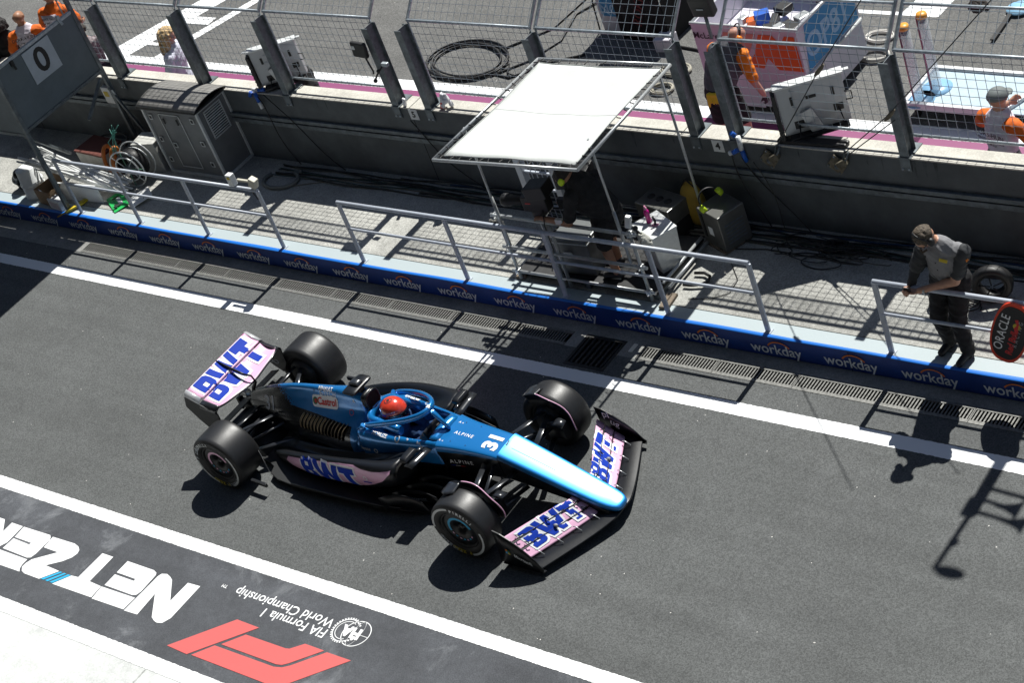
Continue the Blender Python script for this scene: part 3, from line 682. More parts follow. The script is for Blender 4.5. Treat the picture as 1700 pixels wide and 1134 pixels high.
ch_tab = [(3.632,.189,.620,.276),(3.45,.197,.640,.275),(3.2,.213,.652,.26),(3.0,.235,.660,.235),(2.86,.262,.668,.21)]
chassis = obj('front_chassis', MB().loft([flat_top(*q) for q in ch_tab], cap=False), None, CAR, sub=1)
top_split = car_paint('nose_paint', BLUE, fade=(-0.345, -1.0, 1.850, 0.0), rough=0.40, metal=0.55)
nose.data.materials.append(top_split); chassis.data.materials.append(car_paint('chassis_paint', BLUE, fade=(0.0, -1.0, 0.585, 0.0), rough=0.28, metal=0.45))
# --- cockpit surround: open U sections
def uu(x, wo, zt, zb, wi, zi, zo=None):
    zo = zo or zt-0.10
    half = [(0.0, zb), (wo*0.6, zb), (wo*0.96, zb+0.05), (wo, (zb+zo)/2), (wo*0.985, zo), (wo*0.93, zt-0.03), (wo*0.84, zt-0.003), ((wo*0.84+wi)/2, zt), (wi+0.012, zt-0.004), (wi, zt-0.03), (wi*0.96, zi+0.06), (wi*0.8, zi), (0.0, zi)]
    L = [(x, y, z) for y, z in half]; Rr = [(x, -y, z) for y, z in half[-2:0:-1]]
    return L+Rr
ck = [uu(2.90,.262,.665,.20,.10,.66), uu(2.86,.265,.668,.20,.14,.60), uu(2.80,.275,.67,.19,.19,.30), uu(2.6,.305,.672,.17,.225,.26), uu(2.35,.345,.675,.15,.235,.25), uu(2.1,.375,.685,.14,.225,.3), uu(1.92,.385,.70,.14,.20,.4), uu(1.87,.385,.70,.14,.16,.62), uu(1.76,.385,.70,.14,.10,.70)]
cockpit_paint = car_paint('cockpit_paint', BLUE, fade=(-0.02, -1.0, 0.47, 0.0))
cockpit = obj('cockpit_surround', MB().loft(ck), cockpit_paint, CAR, sub=1)
# headrest horseshoe
hr = []
for i in range(17):
    a = R(90+180*i/16) if False else None
pts = []
for i in range(25):
    t = -1+2*i/24
    a = t*math.pi*0.5
    if abs(t) < 0.6:
        aa = t/0.6*math.pi/2; pts.append((1.98-0.13*math.cos(aa), 0.185*math.sin(aa), 0.745))
    else:
        u = (abs(t)-0.6)/0.4; pts.append((1.98+u*0.38, math.copysign(0.185+0.01*u, t), 0.745-0.045*u))
obj('headrest', MB().tube(pts, [0.055]*25, 10, ry=0.045), blue_p, CAR)
# --- engine cover
def ec(x, pts):
    L = [(x, y, z) for y, z in pts]; Rr = [(x, -y, z) for y, z in pts[-2:0:-1]] if pts[-1][0] == 0 else [(x, -y, z) for y, z in pts[::-1][:-1]]
    return L+Rr
E_ = [(1.84, [(0,.962),(.06,.957),(.098,.925),(.112,.87),(.11,.80),(.135,.735),(.21,.69),(.31,.645),(.375,.56),(.385,.42),(.37,.2)]),
      (1.72, [(0,.965),(.055,.96),(.095,.93),(.112,.87),(.115,.80),(.15,.735),(.23,.68),(.32,.63),(.378,.54),(.385,.40),(.37,.2)]),
      (1.52, [(0,.955),(.045,.95),(.082,.915),(.105,.855),(.122,.79),(.165,.72),(.245,.645),(.325,.575),(.372,.48),(.378,.36),(.37,.2)]),
      (1.30, [(0,.915),(.034,.91),(.062,.875),(.088,.81),(.115,.745),(.165,.67),(.235,.595),(.30,.52),(.335,.44),(.345,.33),(.34,.18)]),
      (0.95, [(0,.875),(.03,.872),(.046,.81),(.070,.75),(.10,.69),(.15,.61),(.205,.54),(.25,.47),(.28,.40),(.29,.30),(.29,.16)]),
      (0.60, [(0,.825),(.024,.82),(.045,.785),(.058,.68),(.085,.62),(.125,.55),(.165,.49),(.20,.43),(.22,.36),(.23,.27),(.23,.15)]),
      (0.25, [(0,.735),(.022,.73),(.038,.70),(.05,.61),(.075,.565),(.10,.51),(.125,.455),(.145,.40),(.155,.34),(.16,.27),(.16,.17)]),
      (-0.05,[(0,.63),(.018,.625),(.032,.60),(.045,.545),(.06,.515),(.075,.475),(.09,.43),(.10,.385),(.105,.34),(.105,.29),(.10,.22)]),
      (-0.32,[(0,.49),(.02,.488),(.035,.478),(.048,.46),(.058,.44),(.062,.415),(.064,.39),(.062,.36),(.055,.335),(.04,.32),(.02,.31)])]
cover_paint = car_paint('cover_paint', BLUE, fade=(-0.95, -1.0, 0.92, 0.42), flank=(0.55, 0.06, 1.66))
cover = obj('engine_cover', MB().loft([ec(x, p) for x, p in E_], cap=True), cover_paint, CAR, sub=1)
# airbox mouth: flat black face for the dark inside of the opening, with lip
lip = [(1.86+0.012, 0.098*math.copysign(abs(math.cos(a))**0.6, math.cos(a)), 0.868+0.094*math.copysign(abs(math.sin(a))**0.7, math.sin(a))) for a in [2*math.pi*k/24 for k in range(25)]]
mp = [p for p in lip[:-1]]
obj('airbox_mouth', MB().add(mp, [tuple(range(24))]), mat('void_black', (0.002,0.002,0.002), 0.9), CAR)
obj('airbox_lip', MB().tube(lip, 0.014, 8, caps=False), carbon, CAR)
# dark collar behind the mouth
obj('roll_hoop_fairing', MB().loft([sup(1.87, .112, .968, .765, 3.4, 20, 0, 0), sup(1.76, .118, .975, .765, 3.4, 20)]), carbon, CAR, sub=1)
tc_ = obj('overhead_camera', MB().loft([sup(x, w, zt, zb, 3, 16) for x, w, zt, zb in ((1.80,.15,1.035,1.005),(1.77,.165,1.045,1.0),(1.66,.165,1.045,1.0),(1.62,.155,1.035,1.005))]), carbon, CAR, bevel=0.004)
obj('camera_pylon', MB().box2((1.64,-.035,.94),(1.78,.035,1.01)), carbon, CAR, bevel=0.01)
obj('camera_pod', MB().loft([sup(x, .045, zt, 1.045, 3, 14) for x, zt in ((1.78,1.06),(1.75,1.082),(1.67,1.085),(1.64,1.065))]), susp, CAR)

# --- side pods
def pod_sec(x, L): return [(x, y, z) for y, z in L]
PT = [(2.80,[(.30,.60),(.40,.625),(.50,.635),(.60,.63),(.68,.61),(.735,.57),(.755,.52),(.72,.44),(.62,.38),(.5,.35),(.40,.33),(.3,.3)]),
      (2.72,[(.30,.60),(.40,.61),(.50,.625),(.60,.63),(.69,.62),(.755,.58),(.785,.52),(.765,.43),(.68,.33),(.55,.26),(.42,.22),(.3,.2)]),
      (2.45,[(.32,.58),(.42,.50),(.50,.50),(.60,.605),(.70,.622),(.775,.59),(.80,.52),(.795,.42),(.74,.30),(.62,.19),(.48,.13),(.3,.12)]),
      (2.05,[(.345,.53),(.43,.40),(.50,.38),(.585,.53),(.69,.595),(.765,.575),(.795,.51),(.795,.40),(.75,.27),(.66,.16),(.52,.10),(.3,.10)]),
      (1.60,[(.35,.46),(.43,.32),(.50,.30),(.575,.44),(.665,.525),(.735,.52),(.775,.46),(.78,.36),(.745,.24),(.67,.14),(.54,.09),(.3,.09)]),
      (1.15,[(.315,.37),(.395,.26),(.46,.24),(.53,.34),(.61,.42),(.675,.425),(.715,.375),(.725,.29),(.70,.19),(.64,.12),(.53,.08),(.28,.08)]),
      (0.75,[(.25,.29),(.33,.235),(.40,.22),(.465,.25),(.54,.305),(.595,.31),(.63,.275),(.64,.21),(.62,.145),(.575,.10),(.49,.08),(.23,.08)]),
      (0.45,[(.20,.23),(.27,.185),(.33,.17),(.39,.18),(.45,.205),(.495,.21),(.525,.19),(.535,.15),(.525,.11),(.50,.09),(.44,.075),(.20,.075)]),
      (0.25,[(.17,.16),(.22,.13),(.27,.12),(.32,.12),(.37,.125),(.40,.125),(.42,.115),(.425,.10),(.42,.09),(.40,.085),(.36,.075),(.17,.075)])]
pods = []
for s in (-1, 1):
    o = obj('side_pod', MB().loft([[(0.25+(x-.25)*.90, s*(y if y < .36 else .36+(y-.36)*.80), z*.95) for y, z in L] for x, L in PT]), carbon, CAR, sub=2); pods.append(o)
    # inlet mouth
    obj('pod_inlet', MB().loft([[(2.565, s*(.36+(y-.36)*.8), z*.95) for y, z in ((.34,.58),(.5,.61),(.64,.60),(.72,.55),(.72,.50),(.62,.43),(.45,.40),(.34,.40))], [(2.46, s*(.36+(y-.36)*.8), z*.95) for y, z in ((.36,.56),(.5,.59),(.62,.58),(.69,.54),(.69,.50),(.6,.45),(.46,.42),(.36,.42))]]), MATS['void_black'], CAR)
# --- floor
fo = [(3.18,.20),(3.10,.34),(2.98,.50),(2.80,.62),(2.55,.70),(2.3,.745),(1.9,.775),(1.3,.785),(0.9,.785),(0.62,.76),(0.46,.70),(0.42,.60),(0.30,.55),(0.05,.52),(-0.30,.50),(-0.42,.50)]
out = [(x, y, .065) for x, y in fo] + [(x, -y, .065) for x, y in fo[::-1]]
obj('floor', MB().prism(out, (0,0,.022)), carbon_m, CAR, bevel=0.006)
obj('plank', MB().box2((0.0,-.15,.03),(3.3,.15,.064)), carbon_m, CAR)
for s in (-1, 1):
    g_ = [[(x, s*(y-.005), .085), (x, s*(y+.012), .10), (x, s*(y+.018), .135)] for x, y in [(2.5,.71),(2.2,.755),(1.7,.78),(1.2,.785),(0.9,.785)]]
    obj('floor_edge_wing', MB().sheet(g_, 0.006), carbon, CAR)
    for j, (y, x0, h) in enumerate(((.30, 3.16, .27), (.42, 3.06, .24), (.54, 2.95, .22), (.66, 2.85, .23))):
        rows = []
        for i in range(7):
            u = i/6; x = x0-u*0.55; yy = s*(y+0.10*u*u)
            rows.append([(x, yy, .07), (x-0.01, yy+s*0.01*u, .07+h*(0.6+0.4*math.sin(u*3.0))*0.5), (x-0.03, yy+s*0.02, .07+h*(0.75+0.25*math.sin(u*3.0)))])
        obj('floor_fence', MB().sheet(rows, 0.006), carbon, CAR)
    obj('rear_winglet', MB().box((0.48, s*.80, .12), (0.26, .03, .05), (0,0,0.05*s)), susp, CAR, bevel=.008)
obj('antenna_rod', MB().tube([(0.60,-.79,.12),(0.60,-.79,.52)], 0.0025, 5), silver_edge, CAR)
# --- front wing
def fw_le(y): y = abs(y); return 4.95-0.02*y-0.46*max(0, y-0.12)**1.12
def fw_sheet(y0, y1, f0, f1, z0, z1, arch=0.0, n=14, th=0.010, m=6):
    """f0,f1: chord positions (function of y) front/back; z0,z1 heights front/back (functions)"""
    rows = []
    for i in range(n+1):
        y = y0+(y1-y0)*i/n; r = []
        for j in range(m+1):
            u = j/m; x = f0(y)+(f1(y)-f0(y))*u; z = z0(y)+(z1(y)-z0(y))*(u**1.25)+arch*math.sin(math.pi*u)
            r.append((x, y, z))
        rows.append(r)
    return MB().sheet(rows, th)
TE = lambda y: 4.45-0.57*max(0, abs(y)-0.22)     # rear-most edge of last flap
rows = []
for i in range(41):
    y = -0.985+1.97*i/40; x0 = fw_le(y); c = 0.235 if abs(y) > .12 else 0.20
    dip = 0.03*math.exp(-(y/0.25)**2)
    rows.append([(x0-c*u, y, 0.105+dip+0.016*math.sin(math.pi*min(1,u*1.1))+0.012*u-0.02*(abs(y)**2)) for u in (0, .06, .2, .4, .6, .8, 1.0)])
obj('wing_main_plane', MB().sheet(rows, 0.014), carbon, CAR)
flaps = []
def ch(y, a, b):   # fraction between main-plane back edge and trailing edge
    f = lambda y: fw_le(y)-0.215
    return lambda y: f(y)+(TE(y)-f(y))*a, lambda y: f(y)+(TE(y)-f(y))*b
FL = [(0.0, 0.38, .128, .185), (0.40, 0.70, .192, .245), (0.72, 1.0, .253, .305)]
for s in (-1, 1):
    for k, (a, b2, za, zb) in enumerate(FL):
        f0, f1 = ch(0, a, b2)
        o = obj('wing_flap', fw_sheet(s*0.115, s*0.93, f0, f1, lambda y, q=za: q-0.02*(abs(y)-.3), lambda y, q=zb, w=k: q-0.05*max(0, abs(y)-.55)-(0.05 if w == 2 else 0.02)*max(0, .35-abs(y))*2, 0.006, th=0.008), pink, CAR)
        flaps.append(o)
    # flap adjusters and brackets
    for y in (0.22, 0.42, 0.62, 0.82):
        x = fw_le(y)-0.17; obj('flap_bracket', MB().tube([(x+0.05, s*y, .135), (x-0.02, s*y, .175), (x-0.05, s*y, .165)], 0.006, 6), silver_edge, CAR)
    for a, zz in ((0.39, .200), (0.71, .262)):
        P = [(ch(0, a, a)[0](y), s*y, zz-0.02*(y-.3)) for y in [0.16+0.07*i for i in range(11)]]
        obj('slot_shadow_strip', MB().tube(P, 0.005, 6), carbon_m, CAR)  # dark strip laid in for the shadow inside the flap slot
        for y in (0.2, 0.5, 0.8):
            x = ch(0, a, a)[0](y); obj('slot_bracket', MB().tube([(x+0.03, s*y, zz), (x+0.01, s*y, zz+0.028), (x-0.03, s*y, zz+0.02)], 0.005, 6), carbon, CAR)
    obj('flap_adjuster', MB().ball((ch(0,.40,.40)[0](0.5), s*0.5, .218), (.026,.02,.014), 12, 8), silver_edge, CAR)
    # end plate
    prof = [(4.58, .09, .975), (4.50, .20, .975), (4.38, .31, .972), (4.26, .39, .968), (4.14, .45, .965), (4.05, .47, .965)]
    rows = []
    for x, zt, y in prof:
        yo = 0.985+0.0*(4.6-x); rows.append([(x, s*(yo-0.02-0.03*(4.6-x)), zt), (x, s*(yo-0.012-0.02*(4.6-x)), zt*0.6+.02), (x, s*yo, .075)])
    ep = obj('end_plate', MB().sheet(rows, 0.010), carbon, CAR); pods.append(ep)
    obj('foot_plate', MB().prism([(4.60, s*.95, .062), (4.58, s*.99, .062), (4.30, s*1.0, .062), (4.08, s*1.0, .062), (4.08, s*.86, .062), (4.40, s*.93, .062)], (0,0,.010)), carbon, CAR)
    # nose pillar
    obj('nose_fairing', MB().loft([sup(x, .02, zt, .12, 3, 12, 0, s*.118) for x, zt in ((4.86,.17),(4.7,.22),(4.5,.26))]), carbon, CAR)
ep_near, ep_far = pods[-2], pods[-1]
# --- rear wing
rwf = lambda y: 0.028*math.exp(-(y/0.22)**2)
def rw_grid(x0, z0, x1, z1, arch, y1=0.455, front=False, n=24):
    rows = []
    for i in range(n+1):
        y = -y1+2*y1*i/n; e = (abs(y)/y1)**6; r = []
        for j in range(9):
            u = j/8; x = x0+(x1-x0)*u; z = z0+(z1-z0)*u-arch*math.sin(math.pi*u)
            if front: z -= rwf(y)*(1-u)*1.2; x += (0.02*math.exp(-(y/.2)**2)-0.10*e*0.6)*(1-u)
            r.append((x, y, z))
        rows.append(r)
    return MB().sheet(rows, 0.010)
rw_main = obj('rear_wing_main_plane', rw_grid(-0.10, .760, -0.40, .800, .030, front=True), pink, CAR)
rw_flap = obj('rear_wing_flap', rw_grid(-0.405, .822, -0.605, .905, .012), pink, CAR)
obj('gurney_strip', MB().tube([(-0.607,-.45,.908),(-0.607,.45,.908)], 0.006, 6), mat('pink_dark', (0.30,0.07,0.20), 0.4), CAR)
obj('wing_leading_edge', MB().tube([(-0.095+0.02*math.exp(-(y/.2)**2)-0.06*(abs(y)/.455)**6, y, .757-rwf(y)*1.2) for y in [-.455+.91*i/20 for i in range(21)]], 0.011, 8), susp, CAR)
for s in (-1, 1):
    # rolled corner tip and tall end plate
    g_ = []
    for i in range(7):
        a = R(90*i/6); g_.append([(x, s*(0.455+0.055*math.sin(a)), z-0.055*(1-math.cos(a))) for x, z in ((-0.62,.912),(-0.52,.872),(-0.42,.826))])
    obj('tip_flap', MB().sheet(g_, 0.008), mat('silver_glare_tip', (.62,.63,.65), .28, .35, coat=.6), CAR)  # silver colour paints in the glare on the glossy black rolled tip
    g_ = []
    for i in range(9):
        a = R(90*i/8); g_.append([(x-0.03*math.sin(a), s*(0.455+0.06*math.sin(a)), z-0.07*(1-math.cos(a))) for x, z in ((-0.40,.803),(-0.30,.786),(-0.20,.772),(-0.13,.765))])
    obj('tip_shoulder', MB().sheet(g_, 0.008), susp, CAR)
    P = [(-0.62,.86),(-0.42,.77),(-0.16,.70),(-0.15,.60),(-0.22,.45),(-0.25,.33),(-0.42,.30),(-0.62,.52),(-0.80,.70)]
    P = [(-0.63,.855),(-0.16,.70),(-0.17,.52),(-0.25,.40),(-0.30,.35),(-0.43,.42),(-0.55,.53),(-0.69,.70)]
    rwp = obj('rear_end_plate', MB().prism([(x, s*(.505+0.0), z) for x, z in P], (0, s*0.010, 0)), carbon, CAR); pods.append(rwp)
    obj('beam_wing', MB().box((-0.33, s*.25, .43), (0.16, .48, .010), (0, -0.30, 0)), carbon, CAR)
    obj('beam_wing', MB().box((-0.20, s*.25, .36), (0.16, .48, .010), (0, -0.2, 0)), carbon, CAR)
obj('swan_neck', MB().tube([(-0.22,0,.48),(-0.16,0,.60),(-0.05,0,.72),(-0.08,0,.80),(-0.22,0,.80)], [.03,.026,.020,.016,.010], 8, ry=[.010]*5), carbon, CAR)
obj('drs_pod', MB().loft([sup(x, w, zt, zb, 2.5, 12) for x, w, zt, zb in ((-0.16,.006,.80,.775),(-0.26,.012,.825,.79),(-0.40,.014,.865,.82),(-0.50,.010,.895,.86),(-0.60,.006,.925,.90))]), carbon, CAR)
obj('exhaust', MB().lathe([(0.045,-0.30),(0.05,-0.42),(0.042,-0.42),(0.038,-0.30)], 16, (0,0,.50), 'X'), silver_edge, CAR)
obj('rain_light', MB().box((-0.52,0,.32), (0.05,.08,.16)), carbon, CAR, bevel=.01)
obj('crash_structure', MB().loft([sup(x, w, zt, zb, 3, 12) for x, w, zt, zb in ((-0.2,.07,.38,.26),(-0.5,.05,.37,.28))]), carbon_m, CAR)
obj('diffuser', MB().sheet([[(0.2,y,.08),(-0.1,y,.11),(-0.35,y,.20),(-0.45,y,.27)] for y in (-.5,-.25,0,.25,.5)], .01), carbon_m, CAR)
for y in (-.5,-.3,-.1,.1,.3,.5): obj('diffuser_fence', MB().prism([(0.15,y,.05),(-0.42,y,.06),(-0.45,y,.27),(-0.1,y,.12)], (0,.006,0)), carbon_m, CAR)

# --- wheels
def make_wheel(x, s, w, front):
    W_ = bpy.data.objects.new('wheel', None); COL.objects.link(W_); W_.parent = CAR; W_.location = (x, s*(1.0-w/2), .36)
    if front: W_.rotation_euler = (0, 0, R(0.5))
    h = w/2; Ro = .358
    prof = [(0.232, h-0.035), (0.245, h-0.012), (0.28, h-0.002), (0.315, h-0.001), (0.338, h-0.010), (0.352, h-0.030), (Ro, h-0.065), (Ro+.002, 0), (Ro, -h+0.065), (0.352, -h+0.030), (0.338, -h+0.010), (0.315, -h+0.001), (0.28, -h+0.002), (0.245, -h+0.012), (0.232, -h+0.035)]
    ty = MB().lathe(prof, 72, (0,0,0), 'Y'); tyre_o = obj('tyre', ty, [rubber, rubber_w], W_)
    for p in tyre_o.data.polygons:
        if abs(p.center.y) > h-0.022: p.material_index = 1
    # rim, cover
    obj('rim', MB().lathe([(0.234,s*(h-.03)),(0.225,s*(h-.02)),(0.215,s*(h-.035)),(0.205,s*(h-.05)),(0.205,-s*(h-.03)),(0.234,-s*(h-.03))], 40, (0,0,0), 'Y'), carbon_m, W_)
    obj('wheel_cover', MB().lathe([(0.206,s*(h-.045)),(0.18,s*(h-.038)),(0.12,s*(h-.050)),(0.065,s*(h-.075)),(0.055,s*(h-.11)),(0.0,s*(h-.11))], 36, (0,0,0), 'Y'), carbon, W_)
    obj('wheel_nut', MB().lathe([(0.0,s*(h-.07)),(0.022,s*(h-.07)),(0.028,s*(h-.11))], 12, (0,0,0), 'Y'), susp, W_)
    col = cyan_d if front else pink; col2 = pink if front else cyan_d
    Y0 = s*(h-0.036)
    def arcobj(nm_, r0, r1, a0, a1, m_, y=Y0, n=30):
        me = shape_mesh([arc_strip(r0, r1, a0, a1, n)]); return place(nm_, me, (0, y, 0), (1,0,0) , (0,0,1), m_, W_)
    arcobj('ring_stripe', .130, .158, 15, 200, col, s*(h-.041)); 
    for k in range(7): arcobj('ring_dash', .135, .153, 208+k*19, 218+k*19, col if k % 2 else col2, s*(h-.041), 4)
    # white sidewall arcs and lettering
    Yt = s*(h+0.002)
    for c0 in ((35, -65), (180, 250)) if not front else ((95, 180), (-75, 12)):
        arcobj('sidewall_band', .296, .322, c0[0], c0[1], white_p if False else MATS['decal_grey_white'], Yt)
    for word, ac, rr_, m_ in (('PIRELLI', 115 if not front else 62, .295, MATS['decal_grey_white']), ('P ZERO', 225 if front else 150, .285, MATS['decal_grey']), ('PIRELLI', -60 if not front else -130, .295, MATS['decal_grey']), ('P ZERO', -100, .285, MATS['decal_yellow'])):
        sgn = -s
        for i, c in enumerate(word):
            a = R(ac + (i-(len(word)-1)/2)*(-8.2)*(1 if s < 0 else -1))
            if c == ' ': continue
            rad = Vector((math.cos(a), 0, math.sin(a))); tan = Vector((math.sin(a), 0, -math.cos(a)))*(1 if s < 0 else -1)
            text('tyre_letter', c, rad*rr_+Vector((0, Yt, 0)), tan, rad, m_, size=.056, bold=.0026, parent=W_, valign='CENTER')
    # brake drum inside
    obj('brake_duct', MB().lathe([(0.0,-s*(h+.03)),(0.15,-s*(h+.03)),(0.19,-s*(h-.01)),(0.205,-s*(h-.05))], 32, (0,0,0), 'Y'), carbon_m, W_)
    return W_
mat('decal_grey_white', (0.55, 0.58, 0.58), 0.5); mat('decal_yellow', (0.55, 0.45, 0.03), 0.5)
wheels = [make_wheel(0, -1, .405, False), make_wheel(0, 1, .405, False), make_wheel(3.6, -1, .305, True), make_wheel(3.6, 1, .305, True)]
# wheel fins over the front tyres
for s in (-1, 1):
    yi = s*0.672; rows = []; edge = []
    for i in range(25):
        a = R(118-i*4.9); rO = .405 if i < 18 else .405-0.004*(i-18); rI = .30+0.02*max(0, i-14)/10
        wv = 0.012*math.sin(i*0.5)
        rows.append([(3.6+r*math.cos(a), yi+s*(wv if r > .36 else 0), .36+r*math.sin(a)) for r in (rI, .35, .385, rO)])
        if 4 < i: edge.append((3.6+(rO+.003)*math.cos(a), yi+s*wv, .36+(rO+.003)*math.sin(a)))
    obj('wheel_fin', MB().sheet(rows, .008), carbon, CAR); obj('fin_edge_stripe', MB().tube(edge, .0065, 8), pink, CAR)
    rows = []
    for i in range(7):
        a = R(96+i*4.4); rows.append([(3.6+(.392+.012*i/6)*math.cos(a), yi+s*u*(0.19-0.012*abs(i-3)), .36+(.392+.012*i/6)*math.sin(a)-0.03*u*(1-i/6)) for u in (0,.25,.5,.75,1)])
    obj('fin_flap', MB().sheet(rows, .008), susp, CAR)
    # brake scoop in front of the suspension
    obj('brake_scoop', MB().loft([sup(x, w, zt, zb, 3, 14, 0, s*.60) for x, w, zt, zb in ((3.92,.055,.50,.30),(3.80,.06,.52,.28),(3.68,.05,.48,.26))]), carbon, CAR)
    obj('scoop_flap', MB().sheet([[(3.96,s*(.50+.10*u),.50+.02*u),(3.90,s*(.50+.10*u),.52+.02*u),(3.84,s*(.50+.10*u),.515+.02*u)] for u in (0,.5,1)], .008), susp, CAR)
# suspension arms (aero section)
def arm(a, b2, w=.035, t=.009, m=susp, par=CAR, nm_='suspension_arm'):
    return obj(nm_, MB().tube([a, b2], w, 10, ry=t, up=(1,0,0)), m, par)
for s in (-1, 1):
    arm((3.42, s*.16, .53), (3.60, s*.70, .52)); arm((3.80, s*.15, .47), (3.64, s*.70, .50))
    arm((3.30, s*.20, .30), (3.58, s*.72, .24)); arm((3.88, s*.14, .28), (3.64, s*.72, .23))
    arm((3.55, s*.17, .54), (3.60, s*.68, .30), .022, .010); arm((3.72, s*.16, .43), (3.72, s*.70, .40), .028, .008)
    arm((0.30, s*.15, .48), (0.02, s*.62, .50), .030, .009); arm((-0.08, s*.09, .44), (-0.05, s*.62, .50), .026, .009)
    arm((0.62, s*.22, .26), (0.05, s*.62, .22), .030, .009); arm((-0.12, s*.10, .26), (-0.04, s*.62, .22), .026, .009)
    arm((0.40, s*.20, .40), (0.02, s*.60, .30), .020, .010)
    obj('drive_shaft', MB().tube([(0, s*.10, .34), (0, s*.60, .36)], .022, 10), susp, CAR)
# --- halo
hp = []
for i in range(33):
    t = -1+2*i/32; a = t*math.pi/2
    x = 2.70-0.80*(1-math.cos(a))**1.15*0.98; y = 0.275*math.sin(a)*(1.0 if abs(t) > .4 else 1.0); 
    z = 0.905-0.17*(abs(t)**2.6)
    hp.append((x, math.copysign(min(abs(y), .30), t) if t else 0, z))
halo_paint = blue_p
halo = obj('halo', MB().tube(hp, 0.036, 14, ry=0.027), halo_paint, CAR, sub=1)
obj('halo_pillar', MB().tube([(2.715,0,.900),(2.80,0,.80),(2.90,0,.665)], [.020,.022,.045], 12, ry=[.045,.020,.030]), halo_paint, CAR, sub=1)
for s in (-1, 1): obj('halo_mount', MB().tube([(hp[-1][0]-0.02, s*.275, .74), (1.86, s*.285, .69), (1.78, s*.29, .66)], [.032,.036,.02], 10, ry=[.026,.03,.01]), halo_paint, CAR)
# --- mirrors
for s in (-1, 1):
    m_ = obj('mirror', MB().loft([sup(x, .105, zt, zb, 4, 16, 0, s*.475) for x, zt, zb in ((2.72,.675,.665),(2.70,.70,.64),(2.63,.705,.635))]), carbon, CAR, bevel=.004)
    obj('mirror_glass', MB().box((2.626, s*.475, .67), (.004, .18, .05)), silver_edge, CAR)
    obj('mirror_stalk', MB().tube([(2.72, s*.30, .655), (2.70, s*.40, .66)], .010, 8, ry=.022), susp, CAR)
    obj('mirror_winglet', MB().sheet([[(2.80,s*(.24+.36*u),.60+.03*u),(2.74,s*(.24+.36*u),.615+.03*u),(2.69,s*(.24+.36*u),.61+.03*u)] for u in (0,.33,.66,1)], .008), susp, CAR)
# cockpit innards
obj('steering_wheel', MB().box((2.62, 0, .60), (.035, .26, .15), (0, -.35, 0)), carbon, CAR, bevel=.02)
for k, c in enumerate(((.5,.4,.02),(.1,.5,.1),(.6,.05,.05),(.05,.2,.6))):
    obj('switch', MB().ball((2.60, -.075+.05*k, .625), .009, 8, 6), mat('switch_%d' % k, c, .4), CAR)
obj('dash_hood', MB().sheet([[(2.86,y,.672-.4*y*y),(2.80,y,.70-.5*y*y),(2.75,y,.70-.5*y*y)] for y in [-.2+.05*i for i in range(9)]], .008), blue_p, CAR)
# --- decals wrapped on the bodywork
B_cover = bvh_of([cover]); B_nose = bvh_of([nose, chassis]); B_ck = bvh_of([cockpit]); B_pod = [bvh_of([pods[0]]), bvh_of([pods[1]])]
B_fl = [bvh_of(flaps[:3]), bvh_of(flaps[3:6])]; B_rw = bvh_of([rw_main, rw_flap])
DEC = []
def wrap(name, me, O, U, V, D, bvh, m, off=.003, **k): return project(name, me, O, U, V, D, bvh, m, CAR, off, **k)
def wtext(s, O, U, V, D, bvh, m, size, bold=0.0, off=.003, name='lettering', **k):
    kk = {q: k.pop(q) for q in ('step', 'maxjump', 'far') if q in k}
    return wrap(name, text_mesh(s, size, bold, **k), O, U, V, D, bvh, m, off, **kk)
# heavy slab letters B W T in a unit-high frame
L_B = [[(0,0),(.55,0),(.68,.06),(.74,.16),(.74,.30),(.69,.41),(.60,.47),(.68,.53),(.72,.62),(.72,.80),(.66,.93),(.54,1),(0,1)], [(.26,.20),(.26,.38),(.46,.38),(.46,.20)], [(.26,.62),(.26,.80),(.45,.80),(.45,.62)]]
L_W = [[(.72,1),(.98,0),(1.26,0),(1.38,.48),(1.50,0),(1.78,0),(2.04,1),(1.76,1),(1.62,.42),(1.50,1),(1.26,1),(1.14,.42),(1.00,1)]]
L_T = [[(1.98,1),(1.98,.72),(2.24,.72),(2.24,0),(2.54,0),(2.54,.72),(2.80,.72),(2.80,1)]]
L_Tb = [[(2.08,1),(2.08,.72),(2.30,.72),(2.30,0),(2.60,0),(2.60,.72),(2.82,.72),(2.82,1)]]
def bwt(O, U, V, D, bvh, off0=.003, nm_='sponsor_lettering', backing=True, **k):
    sh = lambda L, o=0.0: shape_mesh(L, o)
    if backing:
        for q, L in enumerate(([L_B[0]], L_W, L_Tb)): wrap('lettering_outline', sh(L, .10), O, U, V, D, bvh, white_p, off0+q*.0006, **k)
    for L in (L_B, L_W, L_Tb):
        wrap(nm_, sh(L), O, U, V, D, bvh, blue_d, off0+.003, **k)
# rear wing (read from the front)
_n0 = set(CAR.children)
bwt((-0.235, -0.385, 1.1), (0, .272, 0), (-.36, 0, 0), (0,0,-1), B_rw, step=.03, maxjump=.05)
for o in set(CAR.children)-_n0: o['rw'] = 1
# front wing, both halves, swept with the flaps
for s in (-1, 1):
    if s < 0: O, U = (4.385, -0.775, .6), Vector((.092, .197, 0))
    else: O, U = (4.635, 0.205, .6), Vector((-.092, .197, 0))
    bwt(O, U, (-.205, 0.0, 0), (0,0,-1), B_fl[0 if s < 0 else 1], step=.025, maxjump=.03)
